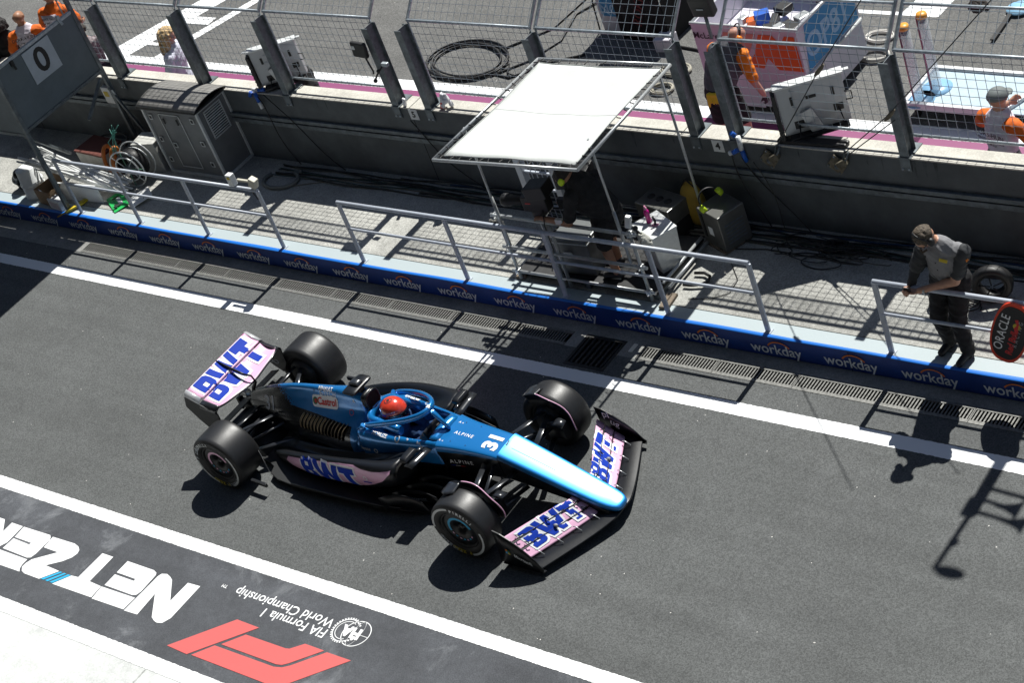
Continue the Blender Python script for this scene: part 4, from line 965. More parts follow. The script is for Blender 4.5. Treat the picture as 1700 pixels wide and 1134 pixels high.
# side pods: pink boat-shaped flank with lettering
FLK = [(0.25+(x-.25)*.90, z*.95) for x, z in [(2.78,.60),(2.60,.575),(2.46,.56),(2.30,.56),(2.16,.575),(1.9,.545),(1.5,.47),(1.1,.38),(0.80,.30),(0.74,.235),(0.85,.195),(1.1,.155),(1.4,.135),(1.75,.145),(2.0,.19),(2.2,.27),(2.4,.36),(2.6,.46)]]
for s in (-1, 1):
    wrap('pink_flank', shape_mesh([FLK]), (0, s*1.1, 0), (1,0,0), (0,0,1), (0,-s,0), B_pod[0 if s < 0 else 1], pink, .003, step=.04)
    dn = Vector((0,-s,0))
    if s < 0:
        U, V = Vector((.330,0,.030)), Vector((0.0,0,.275)); O = Vector((1.03, -1.1, .145))
        Lw = lambda L, o: wrap('sponsor_lettering' if not o else 'lettering_outline', shape_mesh(L, o), O, U, V, dn, B_pod[0], white_p if o else blue_d, .0055 if o else .008, step=.03)
        for L in ([L_B[0]], L_W, L_Tb): Lw(L, .07)
        for L in (L_B, L_W, L_Tb): Lw(L, 0)
        wtext('BINANCE', (1.98,-1.1,.165), (1,0,.10), (0,0,1), dn, B_pod[0], white_p, .055, .001, off=.006)
        wtext('Yahoo', (2.36,-1.1,.42), (1,0,.05), (0,0,1), dn, B_pod[0], blue_d, .05, .0012, off=.008) if False else None
        wtext('Dupont', (2.34,-1.1,.40), (1,0,.05), (0,0,1), dn, B_pod[0], blue_d, .045, .0010, off=.008) if False else None
        wrap('crest_mark', shape_mesh([arc_strip(.018,.030,0,360,16)]), (2.12,-1.1,.43), (1,0,0), (0,0,1), dn, B_pod[0], white_p, .007, step=.03)
        wrap('crest_bar', shape_mesh([[(-.06,-.01),(.06,-.01),(.06,.01),(-.06,.01)]]), (2.12,-1.1,.37), (1,0,.05), (0,0,1), dn, B_pod[0], blue_d, .008, step=.03)
# engine cover: near side decals
dn = (0, 0.8, -0.6)
def side(x, z, y=-.6): return (x, y, z+0.45)
Vs = Vector((0, 0.6, 0.8))
RR = lambda w, h, r: [(w/2-r+r*math.cos(R(a)), h/2-r+r*math.sin(R(a))) for a in range(0,91,15)]+[(-w/2+r+r*math.cos(R(a)), h/2-r+r*math.sin(R(a))) for a in range(90,181,15)]+[(-w/2+r+r*math.cos(R(a)), -h/2+r+r*math.sin(R(a))) for a in range(180,271,15)]+[(w/2-r+r*math.cos(R(a)), -h/2+r+r*math.sin(R(a))) for a in range(270,361,15)]
def cv(x, y, z): return Vector((x, y, z)) - Vector(dn)*0.6      # ray start off the surface
P0 = cv(1.18, -.10, .76)
wrap('sponsor_patch', shape_mesh([RR(.45,.135,.04)]), P0, (1,0,.10), Vs, dn, B_cover, white_p, .003, step=.03)
wtext('Castrol', P0+Vector((.035,0,.0035)), (1,0,.10), Vs, dn, B_cover, red_d, .112, .0034, off=.006, step=.03)
wrap('sponsor_roundel', shape_mesh([arc_strip(0.0001,.042,0,360,20)]), P0+Vector((-.172,0,-.017)), (1,0,.10), Vs, dn, B_cover, green_d, .006, step=.03)
wrap('sponsor_roundel', shape_mesh([arc_strip(0.0001,.024,20,340,14)]), P0+Vector((-.160,0,-.016)), (1,0,.10), Vs, dn, B_cover, red_d, .008, step=.03)
wtext('E-TECH', cv(1.24,-.06,.850), (1,0,.10), Vs, dn, B_cover, white_p, .080, .0008, off=.004, step=.03, space=1.1)
wtext('RENAULT', cv(1.20,-.04,.895), (1,0,.10), Vs, dn, B_cover, white_p, .055, .0014, off=.004, step=.03)
wrap('red_mark', shape_mesh([arc_strip(.028,.034,0,360,16)]), cv(1.62,-.14,.74), (1,0,0), Vs, dn, B_cover, red_d, .004, step=.03)
wtext('A', cv(1.68,-.08,.86), (1,0,0), Vs, dn, B_cover, white_p, .05, .001, off=.004)
for s in (-1, 1):
    d2 = Vector((0, -s*0.6, -0.8)); V2 = Vector((0, -s*.8, .6)) if s < 0 else Vector((0, -s*.8, .6))
    U2 = Vector((-s*1.0, 0, 0)) if s > 0 else Vector((1,0,.1)); V2 = Vector((0, .8, .6)) if s < 0 else Vector((0, -.8, .6))
    wtext('31', Vector((0.16, s*.085, .51))-d2*.5, U2 if s < 0 else Vector((-1,0,0)), V2, d2, B_cover, white_p, .20, .005, off=.004, step=.03)
# cockpit side
dk = (0, 1, -0.15)
wtext('Ultimate', (1.86,-1.0,.60), (1,0,0), (0,0,1), dk, B_ck, white_p, .06, .0006, off=.004)
wrap('ring_logo', shape_mesh([arc_strip(.016,.028,0,360,18)]), (2.04,-1.0,.595), (1,0,0), (0,0,1), dk, B_ck, white_p, .004)
for s in (-1, 1):
    wtext('MOBILIZE', (2.12, s*.30, 1.2), (.9,0,0) if s < 0 else (-.9,0,0), (0, 1 if s < 0 else -1, 0), (0,0,-1), B_ck, white_p, .055, .0012, off=.004, space=.95)
    wrap('ring_logo', shape_mesh([arc_strip(.022,.034,0,360,18)]), (2.36, s*.285, 1.2), (1,0,0), (0,1,0), (0,0,-1), B_ck, grey_d, .004)
# nose
dz = (0,0,-1)
wtext('ALPINE', (3.09,-.02,1.2), (1,0,0), (0,1,0), dz, B_nose, white_p, .060, .0006, off=.003, space=1.35)
wtext('31', (3.48,-.005,1.2), (0,1,0), (-1,0,0), dz, B_nose, white_p, .235, .012, off=.004, step=.03)
wrap('red_stripe', shape_mesh([[(0,0),(.50,0),(.50,.014),(0,.014)]]), (3.72,.012,1.2), (1,0,0), (0,1,0), dz, B_nose, mat('decal_salmon', (0.62,0.22,0.14), .35), .003)
wrap('blue_stripe', shape_mesh([[(0,0),(.50,0),(.50,.014),(0,.014)]]), (3.72,-.024,1.2), (1,0,0), (0,1,0), dz, B_nose, cyan_d, .003)
wrap('nose_joint', shape_mesh([[(-.006,-.17),(.006,-.17),(.045,0),(.006,.17),(-.006,.17),(.030,0)]]), (3.62,0,1.2), (1,0,0), (0,1,0), dz, B_nose, carbon_m, .004)
obj('nose_camera', MB().box((3.28,-.01,.635), (.11,.04,.02)), carbon, CAR, bevel=.005)
obj('nose_camera_lens', MB().box((3.35,-.01,.634), (.05,.045,.012)), silver_edge, CAR)
for s, sgn in ((-1, 1),):
    wtext('ALPINE', (3.12, -1.0, .47), (1,0,.04), (0,0,1), (0,1,0), bvh_of([chassis, cockpit]), white_p, .072, .0006, off=.004, space=1.4)
    for dx, m_ in ((-.06, blue_d), (.0, white_p), (.06, red_d)):
        wrap('tricolour', shape_mesh([[(0,0),(.06,0),(.06,.006),(0,.006)]]), (3.02+dx,-1.0,.405), (1,0,.04), (0,0,1), (0,1,0), bvh_of([chassis, cockpit]), m_, .004)
wtext('bitmovin', (2.74,-.262,1.2), (1,0,0), (0,1,0), dz, B_ck, white_p, .03, .0004, off=.003) if False else None
for x_, t_, sz_ in ((2.93,'A',.04),(2.97,'o',.03),(2.70,'bwt',.032),(2.55,'hp',.03)):
    wtext(t_, (x_,.13,1.2), (1,0,0), (0,1,0), dz, bvh_of([chassis, cockpit]), white_p, sz_, .0006, off=.003)
    wtext(t_, (x_-.06,-.17 if x_ > 2.9 else -.262,1.2), (1,0,0), (0,1,0), dz, bvh_of([chassis, cockpit]), white_p, sz_, .0006, off=.003)
for x_ in (3.2,3.0,4.1,4.5,1.0,1.4):
    for y_ in (-.15,.15):
        wrap('fastener', shape_mesh([arc_strip(.0001,.006,0,360,8)]), (x_,y_*(1 if x_ > 2.5 else .3),1.4), (1,0,0), (0,1,0), dz, bvh_of([nose, chassis, cover]), carbon_m, .003) if x_ < 4 or abs(y_) < .14 else None
# end plates
me_ = lambda: None
B_ep = bvh_of([ep_near]); B_ef = bvh_of([ep_far])
wtext('Microsoft', (4.36,-1.3,.165), (1,0,-.30), (0.0,0,1), (0,1,0), B_ep, white_p, .052, .0007, off=.004)
for i, (dx, dzz, m_) in enumerate(((0,0,red_d if False else MATS['decal_orange']),(.026,0,green_d),(0,-.026,cyan_d),(.026,-.026,MATS['decal_yellow']))):
    wrap('logo_square', shape_mesh([[(0,0),(.023,0),(.023,.023),(0,.023)]]), (4.16+dx,-1.3,.232+dzz-.3*dx), (1,0,-.3), (0,0,1), (0,1,0), B_ep, m_, .004)
wtext('pl', (4.17,0.5,.36), (1,0,0), (0,0,1), (0,1,0), B_ef, white_p, .13, .0004, off=.004)
wtext('ug', (4.25,0.5,.25), (.9,0,-.3), (.3,0,.9), (0,1,0), B_ef, white_p, .13, .0004, off=.004)
wtext('DUCAN'[2:], (-0.30,0.2,.56), (-1,0,0), (0,0,1), (0,1,0), bvh_of([pods[-1]]), grey_d, .09, .0006, off=.004)
obj('board_plate', MB().box((2.66,-.60,.19), (.40,.006,.07), (0,0,.2)), carbon, CAR)
text('lettering', 'ecowatt', (2.67,-.606,.19), (.98,.2,0), (0,0,1), grey_d, size=.07, bold=.0005, parent=CAR)
# halo lettering along the near arm
B_h = bvh_of([halo])
wtext('ALPINECARS.COM', (2.36,-.34,1.3), (1,-.02,0), (0,1,0), (0,.12,-1), B_h, grey_d, .035, .0004, off=.003, step=.02)
wrap('halo_mark', shape_mesh([[(-.035,-.028),(.045,0),(-.035,.028),(-.015,0)]]), (2.705,0,1.3), (1,0,0), (0,1,0), (0,0,-1), B_h, white_p, .004, step=.02)
wrap('fin_mark', shape_mesh([arc_strip(.03,.036,0,360,3)]), (3.55,.2,.62), (-1,0,0), (0,0,1), (0,1,0), bvh_of([o for o in CAR.children if o.name.startswith('wheel_fin')][1:2]), grey_d, .006)

# cooling louvres on the flanks of the engine cover
for s in (-1, 1):
    for k in range(13):
        x = 1.60-k*0.066; P = []
        for j in range(8):
            z = .655-.155*j/7-0.012*k*0.6
            loc, nor, _, _2 = B_cover.ray_cast(Vector((x-0.075*math.sin(j/7*math.pi*.6), s*1.0, z)), Vector((0,-s,0)))
            if loc: P.append(loc+nor*(0.006+0.012*math.sin(math.pi*j/7))*(1 if nor.y*s > 0 else -1))
        if len(P) > 3: obj('louvre', MB().tube(P, 0.016, 6, ry=0.004, up=(1,0,.6)), bronze, CAR)
for ch_ in CAR.children:
    if ch_.type == 'MESH' and ch_.name.split('.')[0] not in ('wheel_fin','fin_edge_stripe','fin_flap','fin_mark','suspension_arm','brake_scoop','floor','plank','end_plate','foot_plate','wing_main_plane'):
        if ch_.name.startswith(('rear_wing', 'rear_end', 'tip_', 'gurney', 'wing_lead')) or ch_.get('rw'): ch_.scale.y = 1.13
        ch_.scale.z = 1.04 if ch_.name.startswith(('rear_wing', 'rear_end', 'tip_', 'beam', 'swan', 'drs', 'gurney', 'wing_lead')) else 1.055
for ch_ in CAR.children:
    if ch_.get('rw'): ch_.scale.z = 1.04; del ch_['rw']
# --- driver: torso, arms and helmet as a thing of its own
# ------------------------------------------------------------------ PEOPLE: bodies grown from posed tapered limbs, remeshed to one surface
skin_m = mat('skin', (0.50, 0.27, 0.18), 0.5, var=0.1, vscale=15); skin_t = mat('skin_tanned', (0.34, 0.17, 0.10), 0.5, var=0.12, vscale=15)
blk_cloth = mat('black_cloth', (0.010, 0.010, 0.012), 0.85, var=0.3, vscale=18, bump=0.5, bscale=25)
def cloth(name, c, **k): return mat(name, c, 0.8, var=0.12, vscale=9, bump=0.6, bscale=22, **k)
def cone_pts(a, b, ra, rb): return (Vector(a), Vector(b), ra, rb)
def sd_cone(P, a, b, ra, rb):
    a = np.array(a); b = np.array(b); ab = b-a; L = (ab*ab).sum()
    t = np.clip(((P-a)@ab)/max(L, 1e-9), 0, 1)
    return np.linalg.norm(P-(a+t[:, None]*ab), axis=1) - (ra+(rb-ra)*t)
def grow(name, prims, parent, mats, voxel=0.013, smooth=5):
    """prims: (a, b, ra, rb, matindex[, flatten vec, amount])"""
    mb = MB()
    for p in prims:
        a, b, ra, rb = Vector(p[0]), Vector(p[1]), p[2], p[3]; sq = p[5] if len(p) > 5 else None
        d = (b-a); L = d.length; n = max(2, int(L/0.02)+1) if L > 1e-4 else 1
        z = d.normalized() if L > 1e-4 else Vector((0,0,1))
        # round cone as lathe
        q = z.to_track_quat('Z', 'Y').to_matrix()
        prof = []
        for i in range(7): t = math.pi/2*i/6; prof.append((max(1e-4, ra*math.sin(t)), -ra*math.cos(t)))
        for i in range(7): t = math.pi/2*i/6; prof.append((max(1e-4, rb*math.cos(t)), L+rb*math.sin(t)))
        m2 = MB().lathe(prof, 16)
        vs = []
        for v in m2.v:
            w = q @ Vector(v) + a
            if sq: 
                ax = Vector(sq[0]).normalized(); base = a + z*max(0, min(L, (w-a).dot(z))); dd = (w-base).dot(ax); w = w + ax*dd*(sq[1]-1)
            vs.append(w)
        mb.add(vs, m2.f, True)
    me = mb.mesh(name); tmp = bpy.data.objects.new('tmp', me); COL.objects.link(tmp)
    r = tmp.modifiers.new('r', 'REMESH'); r.mode = 'VOXEL'; r.voxel_size = voxel; r.use_smooth_shade = True
    s = tmp.modifiers.new('s', 'SMOOTH'); s.factor = 0.5; s.iterations = smooth
    DG().update(); out = baked(tmp); bpy.data.objects.remove(tmp); out.name = name
    C = np.array([p.center[:] for p in out.polygons]); best = np.full(len(C), 1e9); idx = np.zeros(len(C), int)
    for p in prims:
        d = sd_cone(C, p[0], p[1], p[2], p[3]); m = d < best; best[m] = d[m]; idx[m] = p[4]
    # cloth folds: ripple the vertices of clothed faces along their normals
    soft = set(i for i, q in enumerate(mats) if any(k in q.name for k in ('shirt','sleeve','cloth','trousers','vest','orange','grey','suit','shorts','denim','jacket')))
    if soft and name == 'body':
        W = np.zeros(len(out.vertices))
        for p in out.polygons:
            if int(idx[p.index]) in soft:
                for v in p.vertices: W[v] = 1
        nz = __import__('mathutils').noise
        nrm = [v.normal.copy() for v in out.vertices]
        for v, w in zip(out.vertices, W):
            if w:
                c = v.co; q = nz.noise(Vector((c.x*9+c.z*5, c.y*9, c.z*13+c.x*6))); q2 = nz.noise(Vector((c.x*24, c.y*24+c.z*10, c.z*20)))
                v.co = c + nrm[v.index]*(.010*(1-abs(q)*2.2)+.004*q2)
    out.materials.clear()
    for q in mats: out.materials.append(q)
    out.polygons.foreach_set('material_index', idx.tolist()); out.polygons.foreach_set('use_smooth', [True]*len(C)); out.update()
    o = bpy.data.objects.new(name, out); COL.objects.link(o); o.parent = parent; return o
def hand_prims(w, d, palm_n, mi, curl=0.5, s=1.0, side=1):
    """w wrist, d direction of fingers, palm_n palm normal; returns prims"""
    w, d, n = Vector(w), Vector(d).normalized(), Vector(palm_n).normalized(); n = (n-d*n.dot(d)).normalized(); a = d.cross(n)*side
    P = [(w, w+d*.05*s, .026*s, .034*s, mi, (n, .6)), (w+d*.045*s, w+d*.075*s, .034*s, .036*s, mi, (n, .5))]
    for k, (off, L) in enumerate(((-.030, .068), (-.010, .078), (.010, .074), (.029, .058))):
        b = w+d*.085*s+a*off*s; c1 = b+(d*math.cos(curl*.6)+n*math.sin(curl*.6))*L*.42*s
        c2 = c1+(d*math.cos(curl*1.6)+n*math.sin(curl*1.6))*L*.33*s; c3 = c2+(d*math.cos(curl*2.6)+n*math.sin(curl*2.6))*L*.28*s
        P += [(b, c1, .0095*s, .009*s, mi), (c1, c2, .009*s, .0085*s, mi), (c2, c3, .0085*s, .0075*s, mi)]
    t0 = w+d*.025*s-a*.028*s; t1 = t0+(d*.6-a*.6+n*.4).normalized()*.035*s; t2 = t1+(d*.8-a*.1+n*.5).normalized()*.03*s
    P += [(t0, t1, .014*s, .011*s, mi), (t1, t2, .011*s, .009*s, mi)]
    return P
def head_prims(c, f, u, mi, s=1.0):
    """c: centre of skull, f: face direction, u: up"""
    c, f, u = Vector(c), Vector(f).normalized(), Vector(u).normalized(); u = (u-f*u.dot(f)).normalized(); r = f.cross(u)
    P = [(c-f*.015*s, c+f*.025*s+u*.01*s, .088*s, .082*s, mi, (r, .88)), (c+f*.035*s-u*.05*s, c+f*.052*s-u*.085*s, .058*s, .040*s, mi, (r, .95)),
         (c+f*.092*s-u*.005*s, c+f*.112*s-u*.038*s, .010*s, .014*s, mi), (c+f*.085*s+u*.012*s-r*.03*s, c+f*.085*s+u*.012*s+r*.03*s, .013*s, .013*s, mi)]
    for k in (-1, 1): P.append((c+r*k*.082*s-u*.025*s, c+r*k*.086*s+u*.008*s-f*.008*s, .012*s, .017*s, mi, (r, .5)))
    return P
def face_bits(t, c, f, u, s=1.0, glasses=False):
    c, f, u = Vector(c), Vector(f).normalized(), Vector(u).normalized(); u = (u-f*u.dot(f)).normalized(); r = f.cross(u)
    if glasses:
        g = MB()
        for k in (-1, 1):
            o = c+f*.100*s-u*.004*s+r*k*.032*s; P = [(o+r*(.026*math.cos(a)*s)+u*(.019*math.sin(a)*s)-f*abs(.01*math.cos(a))) for a in [i*math.pi/6 for i in range(12)]]
            g.prism(P, -f*.004)
            g.tube([c+f*.09*s+r*k*.062*s, c+r*k*.088*s+f*.02*s, c+r*k*.088*s-f*.01*s], .003, 5)
        g.tube([c+f*.104*s-r*.01*s, c+f*.104*s+r*.01*s], .003, 5)
        obj('sunglasses', g, mat('dark_lens', (.008,.008,.010), .12, coat=.5), t, kind='stuff')
    else:
        for k in (-1, 1):
            obj('eye', MB().ball(c+f*.088*s-u*.006*s+r*k*.030*s, .010*s, 10, 6), mat('eye_white', (.6,.58,.55), .3), t)
            obj('pupil', MB().ball(c+f*.0955*s-u*.006*s+r*k*.030*s, .0048*s, 8, 6), ink, t)
    obj('mouth', MB().tube([c+f*.093*s-u*.060*s-r*.02*s, c+f*.099*s-u*.061*s, c+f*.093*s-u*.060*s+r*.02*s], .004, 6), mat('lip', (.32,.11,.09), .5), t)
def hair(t, c, f, u, col, s=1.0, length=0.0, rnd=3, bald=False, curly=False):
    c, f, u = Vector(c), Vector(f).normalized(), Vector(u).normalized(); u = (u-f*u.dot(f)).normalized(); r = f.cross(u)
    m = mat('hair_%d' % int(col[0]*1000), col, .7, var=.6, vscale=40, bump=.9, bscale=90); rr = random.Random(rnd)
    P = []
    n = 150 if not curly else 260
    for i in range(n):
        a = rr.uniform(0, 2*math.pi); z = rr.uniform(-.15, 1)
        d = (r*math.cos(a)*math.sqrt(1-z*z)+f*math.sin(a)*math.sqrt(1-z*z)+u*z)
        if d.dot(f) > .62 and z < .55: continue
        if d.dot(f) < -.1 and length and False: pass
        p = c+r*(d.dot(r)*.086*s)+f*(d.dot(f)*.096*s)-f*.008*s+u*(d.dot(u)*.097*s)+u*.010*s
        P.append((p, p+d*.003, .020*s, .018*s, 0) if not curly else (p, p+d*.02+r*rr.uniform(-.02,.02), .022*s, .018*s, 0))
    if length:
        for i in range(130):
            a = rr.uniform(-1, 1)*2.0; b = -f*math.cos(a)+r*math.sin(a); h0 = rr.uniform(-length, .02)
            p = c+b*(.085+.03*rr.random())*s+u*h0
            P.append((p, p-u*.03+r*rr.uniform(-.02,.02)+f*rr.uniform(-.015,.015), .022, .014, 0))
    return grow('hair', P, t, [m], voxel=.009 if not curly else .010, smooth=2 if not curly else 1)
def headphones(t, c, f, u, cup, s=1.0, band=None):
    c, f, u = Vector(c), Vector(f).normalized(), Vector(u).normalized(); u = (u-f*u.dot(f)).normalized(); r = f.cross(u)
    h = bpy.data.objects.new('ear_defenders', None); COL.objects.link(h); h.parent = t
    bm_ = band or mat('band_black', (.012,.012,.013), .5)
    obj('headband', MB().tube([c+r*(.105*math.cos(a)*s)+u*(.125*math.sin(a)*s)-f*.005 for a in [math.pi*i/14 for i in range(15)]], .011*s, 8, ry=.006*s, up=tuple(f)), bm_, h)
    for k in (-1, 1):
        o = c+r*k*.098*s-u*.010*s; q = (r*k).to_track_quat('Z', 'Y').to_matrix()
        m2 = MB().lathe([(0, .042), (.022, .040), (.036, .028), (.041, .010), (.040, -.012), (0, -.012)], 18)
        obj('ear_cup', MB().add([q@Vector((v[0]*.9, v[1]*1.1, v[2]))*s+o for v in m2.v], m2.f, True), cup, h)
    return h
# driver of the racing car (seated: only helmet, shoulders, arms and gloves show)
DR = thing('person', 'driver in an orange red helmet seated in the blue racing car', 'person', (0, 0.03, 0), 0.006)
hc = Vector((2.13, 0, .815))
red_h = mat('helmet_red', (0.62, 0.05, 0.025), .22, coat=1.0, var=.25, vscale=14)
suit = cloth('driver_suit', (0.02, 0.06, 0.16))
body = [((2.02,0,.40),(2.08,0,.60),.17,.15,0,((1,0,0),.75)), ((2.10,-.16,.60),(2.10,.16,.60),.07,.07,0), ((2.12,0,.62),(2.13,0,.70),.06,.06,0)]
for s in (-1, 1):
    body += [((2.10,s*.19,.58),(2.30,s*.22,.44),.055,.045,0), ((2.30,s*.22,.44),(2.53,s*.13,.60),.043,.032,0)]
    body += hand_prims((2.53,s*.13,.60), (.9,-s*.25,.25), (0.2,-s*.9,.1), 1, .7, 1.05, side=s)
    body += [((2.0,s*.1,.36),(2.5,s*.12,.42),.09,.075,0), ((2.5,s*.12,.42),(2.9,s*.08,.36),.07,.05,0)]
grow('body', body, DR, [suit, mat('glove_dark', (.02,.02,.025), .7)], voxel=.012)
hp_ = MB(); 
hm = []
for i in range(19):
    p = math.pi*i/18; ring_ = []
    for k in range(32):
        t_ = 2*math.pi*k/32
        rx = .165 if math.cos(t_) > 0 else .156; zf = math.cos(p)
        v = Vector((rx*math.sin(p)**.9*math.cos(t_), .142*math.sin(p)**.9*math.sin(t_), (.150 if zf > 0 else .145)*zf))
        if zf < -.3: v.x += .015*(-zf-.3)*(1 if math.cos(t_) > 0 else 0)*3
        ring_.append(tuple(v+hc))
    hm.append(ring_)
shell = obj('helmet', MB().loft(hm, cap=False), red_h, DR)
vz = []
for i in range(6):
    z = -.045+.075*i/5; vz.append([(hc.x+.1695*math.cos(a)*math.sqrt(1-(z/.165)**2)+.001, .147*math.sin(a)*math.sqrt(1-(z/.165)**2), hc.z+z) for a in [R(-75+150*j/20) for j in range(21)]])
obj('visor', MB().sheet(vz, .003), mat('visor_dark', (.006,.006,.01), .08, coat=1.0), DR)
B_h2 = bvh_of([shell])
for w_, O_, sz in (('OCON', (hc.x+.0, -.02, 1.2), .05),):
    o = project('helmet_mark', shape_mesh([arc_strip(.030,.036,0,360,18,ex=1.3), arc_strip(.001,.018,0,360,12)]), O_, (.8,.6,0), (-.6,.8,0), (0,0,-1), B_h2, carbon_m, DR, .002, step=.02)
project('helmet_badge', shape_mesh([RR(.06,.016,.006)]), (hc.x-.01,-1,hc.z+.03), (1,0,0), (0,0,1), (0,1,0), B_h2, blue_d, DR, .002, step=.02)
project('helmet_swirl', shape_mesh([arc_strip(.05,.058,200,340,18), arc_strip(.075,.081,210,330,18)]), (hc.x-.04,-1,hc.z+.05), (1,0,0.2), (-.2,0,1), (0,1,0), B_h2, mat('helmet_dark_red', (.25,.01,.01), .3), DR, .002, step=.02)
# ------------------------------------------------------------------ SUN SHADE on the camera platform
steel = mat('bright_steel', (0.44, 0.46, 0.47), 0.36, 0.45, var=0.15, vscale=25)
white_sheet = mat('white_sheet', (0.56, 0.58, 0.565), 0.75, var=0.06, vscale=3, bump=0.45, bscale=4)
blk = mat('black_plastic', (0.012, 0.012, 0.013), 0.5, var=0.2, vscale=30)
box_grey = mat('flight_case_grey', (0.17, 0.18, 0.18), 0.4, 0.35, var=0.15, vscale=6)
alu = mat('aluminium', (0.62, 0.64, 0.64), 0.4, 0.3, var=0.12, vscale=18)
sh = thing('sun_shade', 'white square cloth sun shade on a tube frame over the camera platform', 'sun shade', (2.7, 3.3, H))
Z = 2.5-H; c4 = [(-.96,-1.07),(-.91,.95),(.90,1.02),(.96,-.95)]
for i in range(4):
    a, b2 = c4[i], c4[(i+1)%4]; obj('frame_tube', MB().tube([(a[0],a[1],Z),(b2[0],b2[1],Z)], .019, 10), steel, sh)
rows = []; n = 18
def quadp(u, v):
    a, b2, c, d = [Vector((p[0], p[1])) for p in (c4[0], c4[3], c4[1], c4[2])]
    return (a*(1-u)+b2*u)*(1-v)+(c*(1-u)+d*u)*v
for i in range(n+1):
    r = []
    for j in range(n+1):
        u = .045+.915*i/n; v = .040+.92*j/n
        eu = 1-abs(2*(i/n)-1)**2; ev = 1-abs(2*(j/n)-1)**2
        k = 0.012*(1-ev)*0; 
        uu_ = u+(.5-u)*.030*ev*(abs(2*i/n-1)**6); vv_ = v+(.5-v)*.028*eu*(abs(2*j/n-1)**6)
        p = quadp(uu_, vv_); r.append((p.x, p.y, Z-.03*eu*ev+.004*math.sin(i*.9+j*.5)))
    rows.append(r)
obj('cloth', MB().sheet(rows, .004), white_sheet, sh)
for i_ in (0, 9, 18):
    if i_ in (0, 18): obj('hem', MB().tube([Vector(rows[i_][j])+Vector((0,0,.004)) for j in range(19)], .008, 6, ry=.003), mat('hem_cloth', (.47,.49,.48), .8), sh)
for j_ in (0, 18): obj('hem', MB().tube([Vector(rows[i][j_])+Vector((0,0,.004)) for i in range(19)], .008, 6, ry=.003), mat('hem_cloth', (.47,.49,.48)), sh)
obj('seam', MB().tube([Vector(rows[i][9])+Vector((0,0,.002)) for i in range(19)], .003, 4), mat('hem_cloth', (.47,.49,.48)), sh)
bung = MB().tube([(0,0,0),(0.02,0,0.004),(0.035,0,-.002),(0.05,0,-.003)], .0065, 5).mesh('tie'); bung.materials.append(blk)
for side in range(4):
    a, b2 = Vector((*c4[side], Z)), Vector((*c4[(side+1)%4], Z)); cen = Vector((0,0,Z)); N_ = 14
    for k in range(N_):
        t_ = (k+.7)/(N_+.4); p = a.lerp(b2, t_); ed = (b2-a).normalized(); inn = Vector((-ed.y, ed.x, 0)); inn = inn if inn.dot(cen-p) > 0 else -inn
        inn = (inn+ed*random.uniform(-.5,.5)).normalized(); q = inn.to_track_quat('X', 'Z')
        o = bpy.data.objects.new('tie', bung); COL.objects.link(o); o.parent = sh; o.location = p+Vector((0,0,.012)); o.rotation_mode = 'QUATERNION'; o.rotation_quaternion = q; o.scale = (1.7,1,1)
for (x, y) in ((-.98,-.45),(.74,-.42)):
    obj('leg', MB().tube([(x,y,Z),(x,y,1.15)], .014, 8), steel, sh); obj('leg_sleeve', MB().tube([(x,y,1.25),(x,y,.55)], .020, 8), steel, sh)
obj('leg', MB().tube([(.9,.8,Z),(.9,.8,0.1)], .016, 8), steel, sh); obj('leg', MB().tube([(-.9,.8,Z),(-.9,.8,0.1)], .016, 8), steel, sh)
# ------------------------------------------------------------------ CAMERA PLATFORM
pf = thing('camera_platform', 'low black deck with a scaffold tube guard on the walkway under the sun shade', 'platform', (2.62, 3.35, H))
obj('deck', MB().box2((-1.02,-.42,.07),(1.0,.60,.11)), mat('deck_black', (.02,.02,.021), .7, var=.3, vscale=8), pf, bevel=.006)
for x in (-.98, 0, .96): obj('deck_beam', MB().box2((x-.03,-.42,.0),(x+.03,.58,.07)), galv_d, pf)
tz = [.93, .52, .13]
for z, yy, r_ in ((.96,-.47,.022),(.50,-.47,.021),(.14,-.47,.018)): obj('guard_tube', MB().tube([(-1.05,yy,z),(1.02,yy,z)], r_, 10), steel, pf)
for x in (-.97, -.30, -.22, .93): obj('upright', MB().tube([(x,-.46,.02),(x,-.46,1.0)], .021, 10), steel, pf)
for x in (-.97, .93):
    for z in (.14, .50, .96): obj('clamp', MB().box((x,-.465,z), (.06,.06,.065)).tube([(x+.02,-.50,z),(x+.02,-.54,z)], .008, 6), alu, pf, bevel=.006, kind='stuff')
obj('clamp', MB().box((.96,-.45,1.12), (.07,.05,.16), (0,.3,.2)), alu, pf, bevel=.008)
for y0 in (-.30, .52): obj('floor_bar', MB().tube([(1.02,y0,.16),(1.02,y0+.0,.16),(1.02,.55,.16)] if y0 < 0 else [(1.08,-.30,.10),(1.08,.55,.10)], .02, 10), steel, pf)
pk = mat('old_timber', (.17,.135,.10), .85, var=.4, vscale=12)
for x, y, l, lab in ((-1.03,-.42,.20,'left'), (1.10,-.50,.24,'right')):
    for j in range(2): obj('timber_block', MB().box((x+.05*j,y+.06+.02*j,.02), (.07,l,.035), (0,0,.1)), pk, pf, bevel=.004)
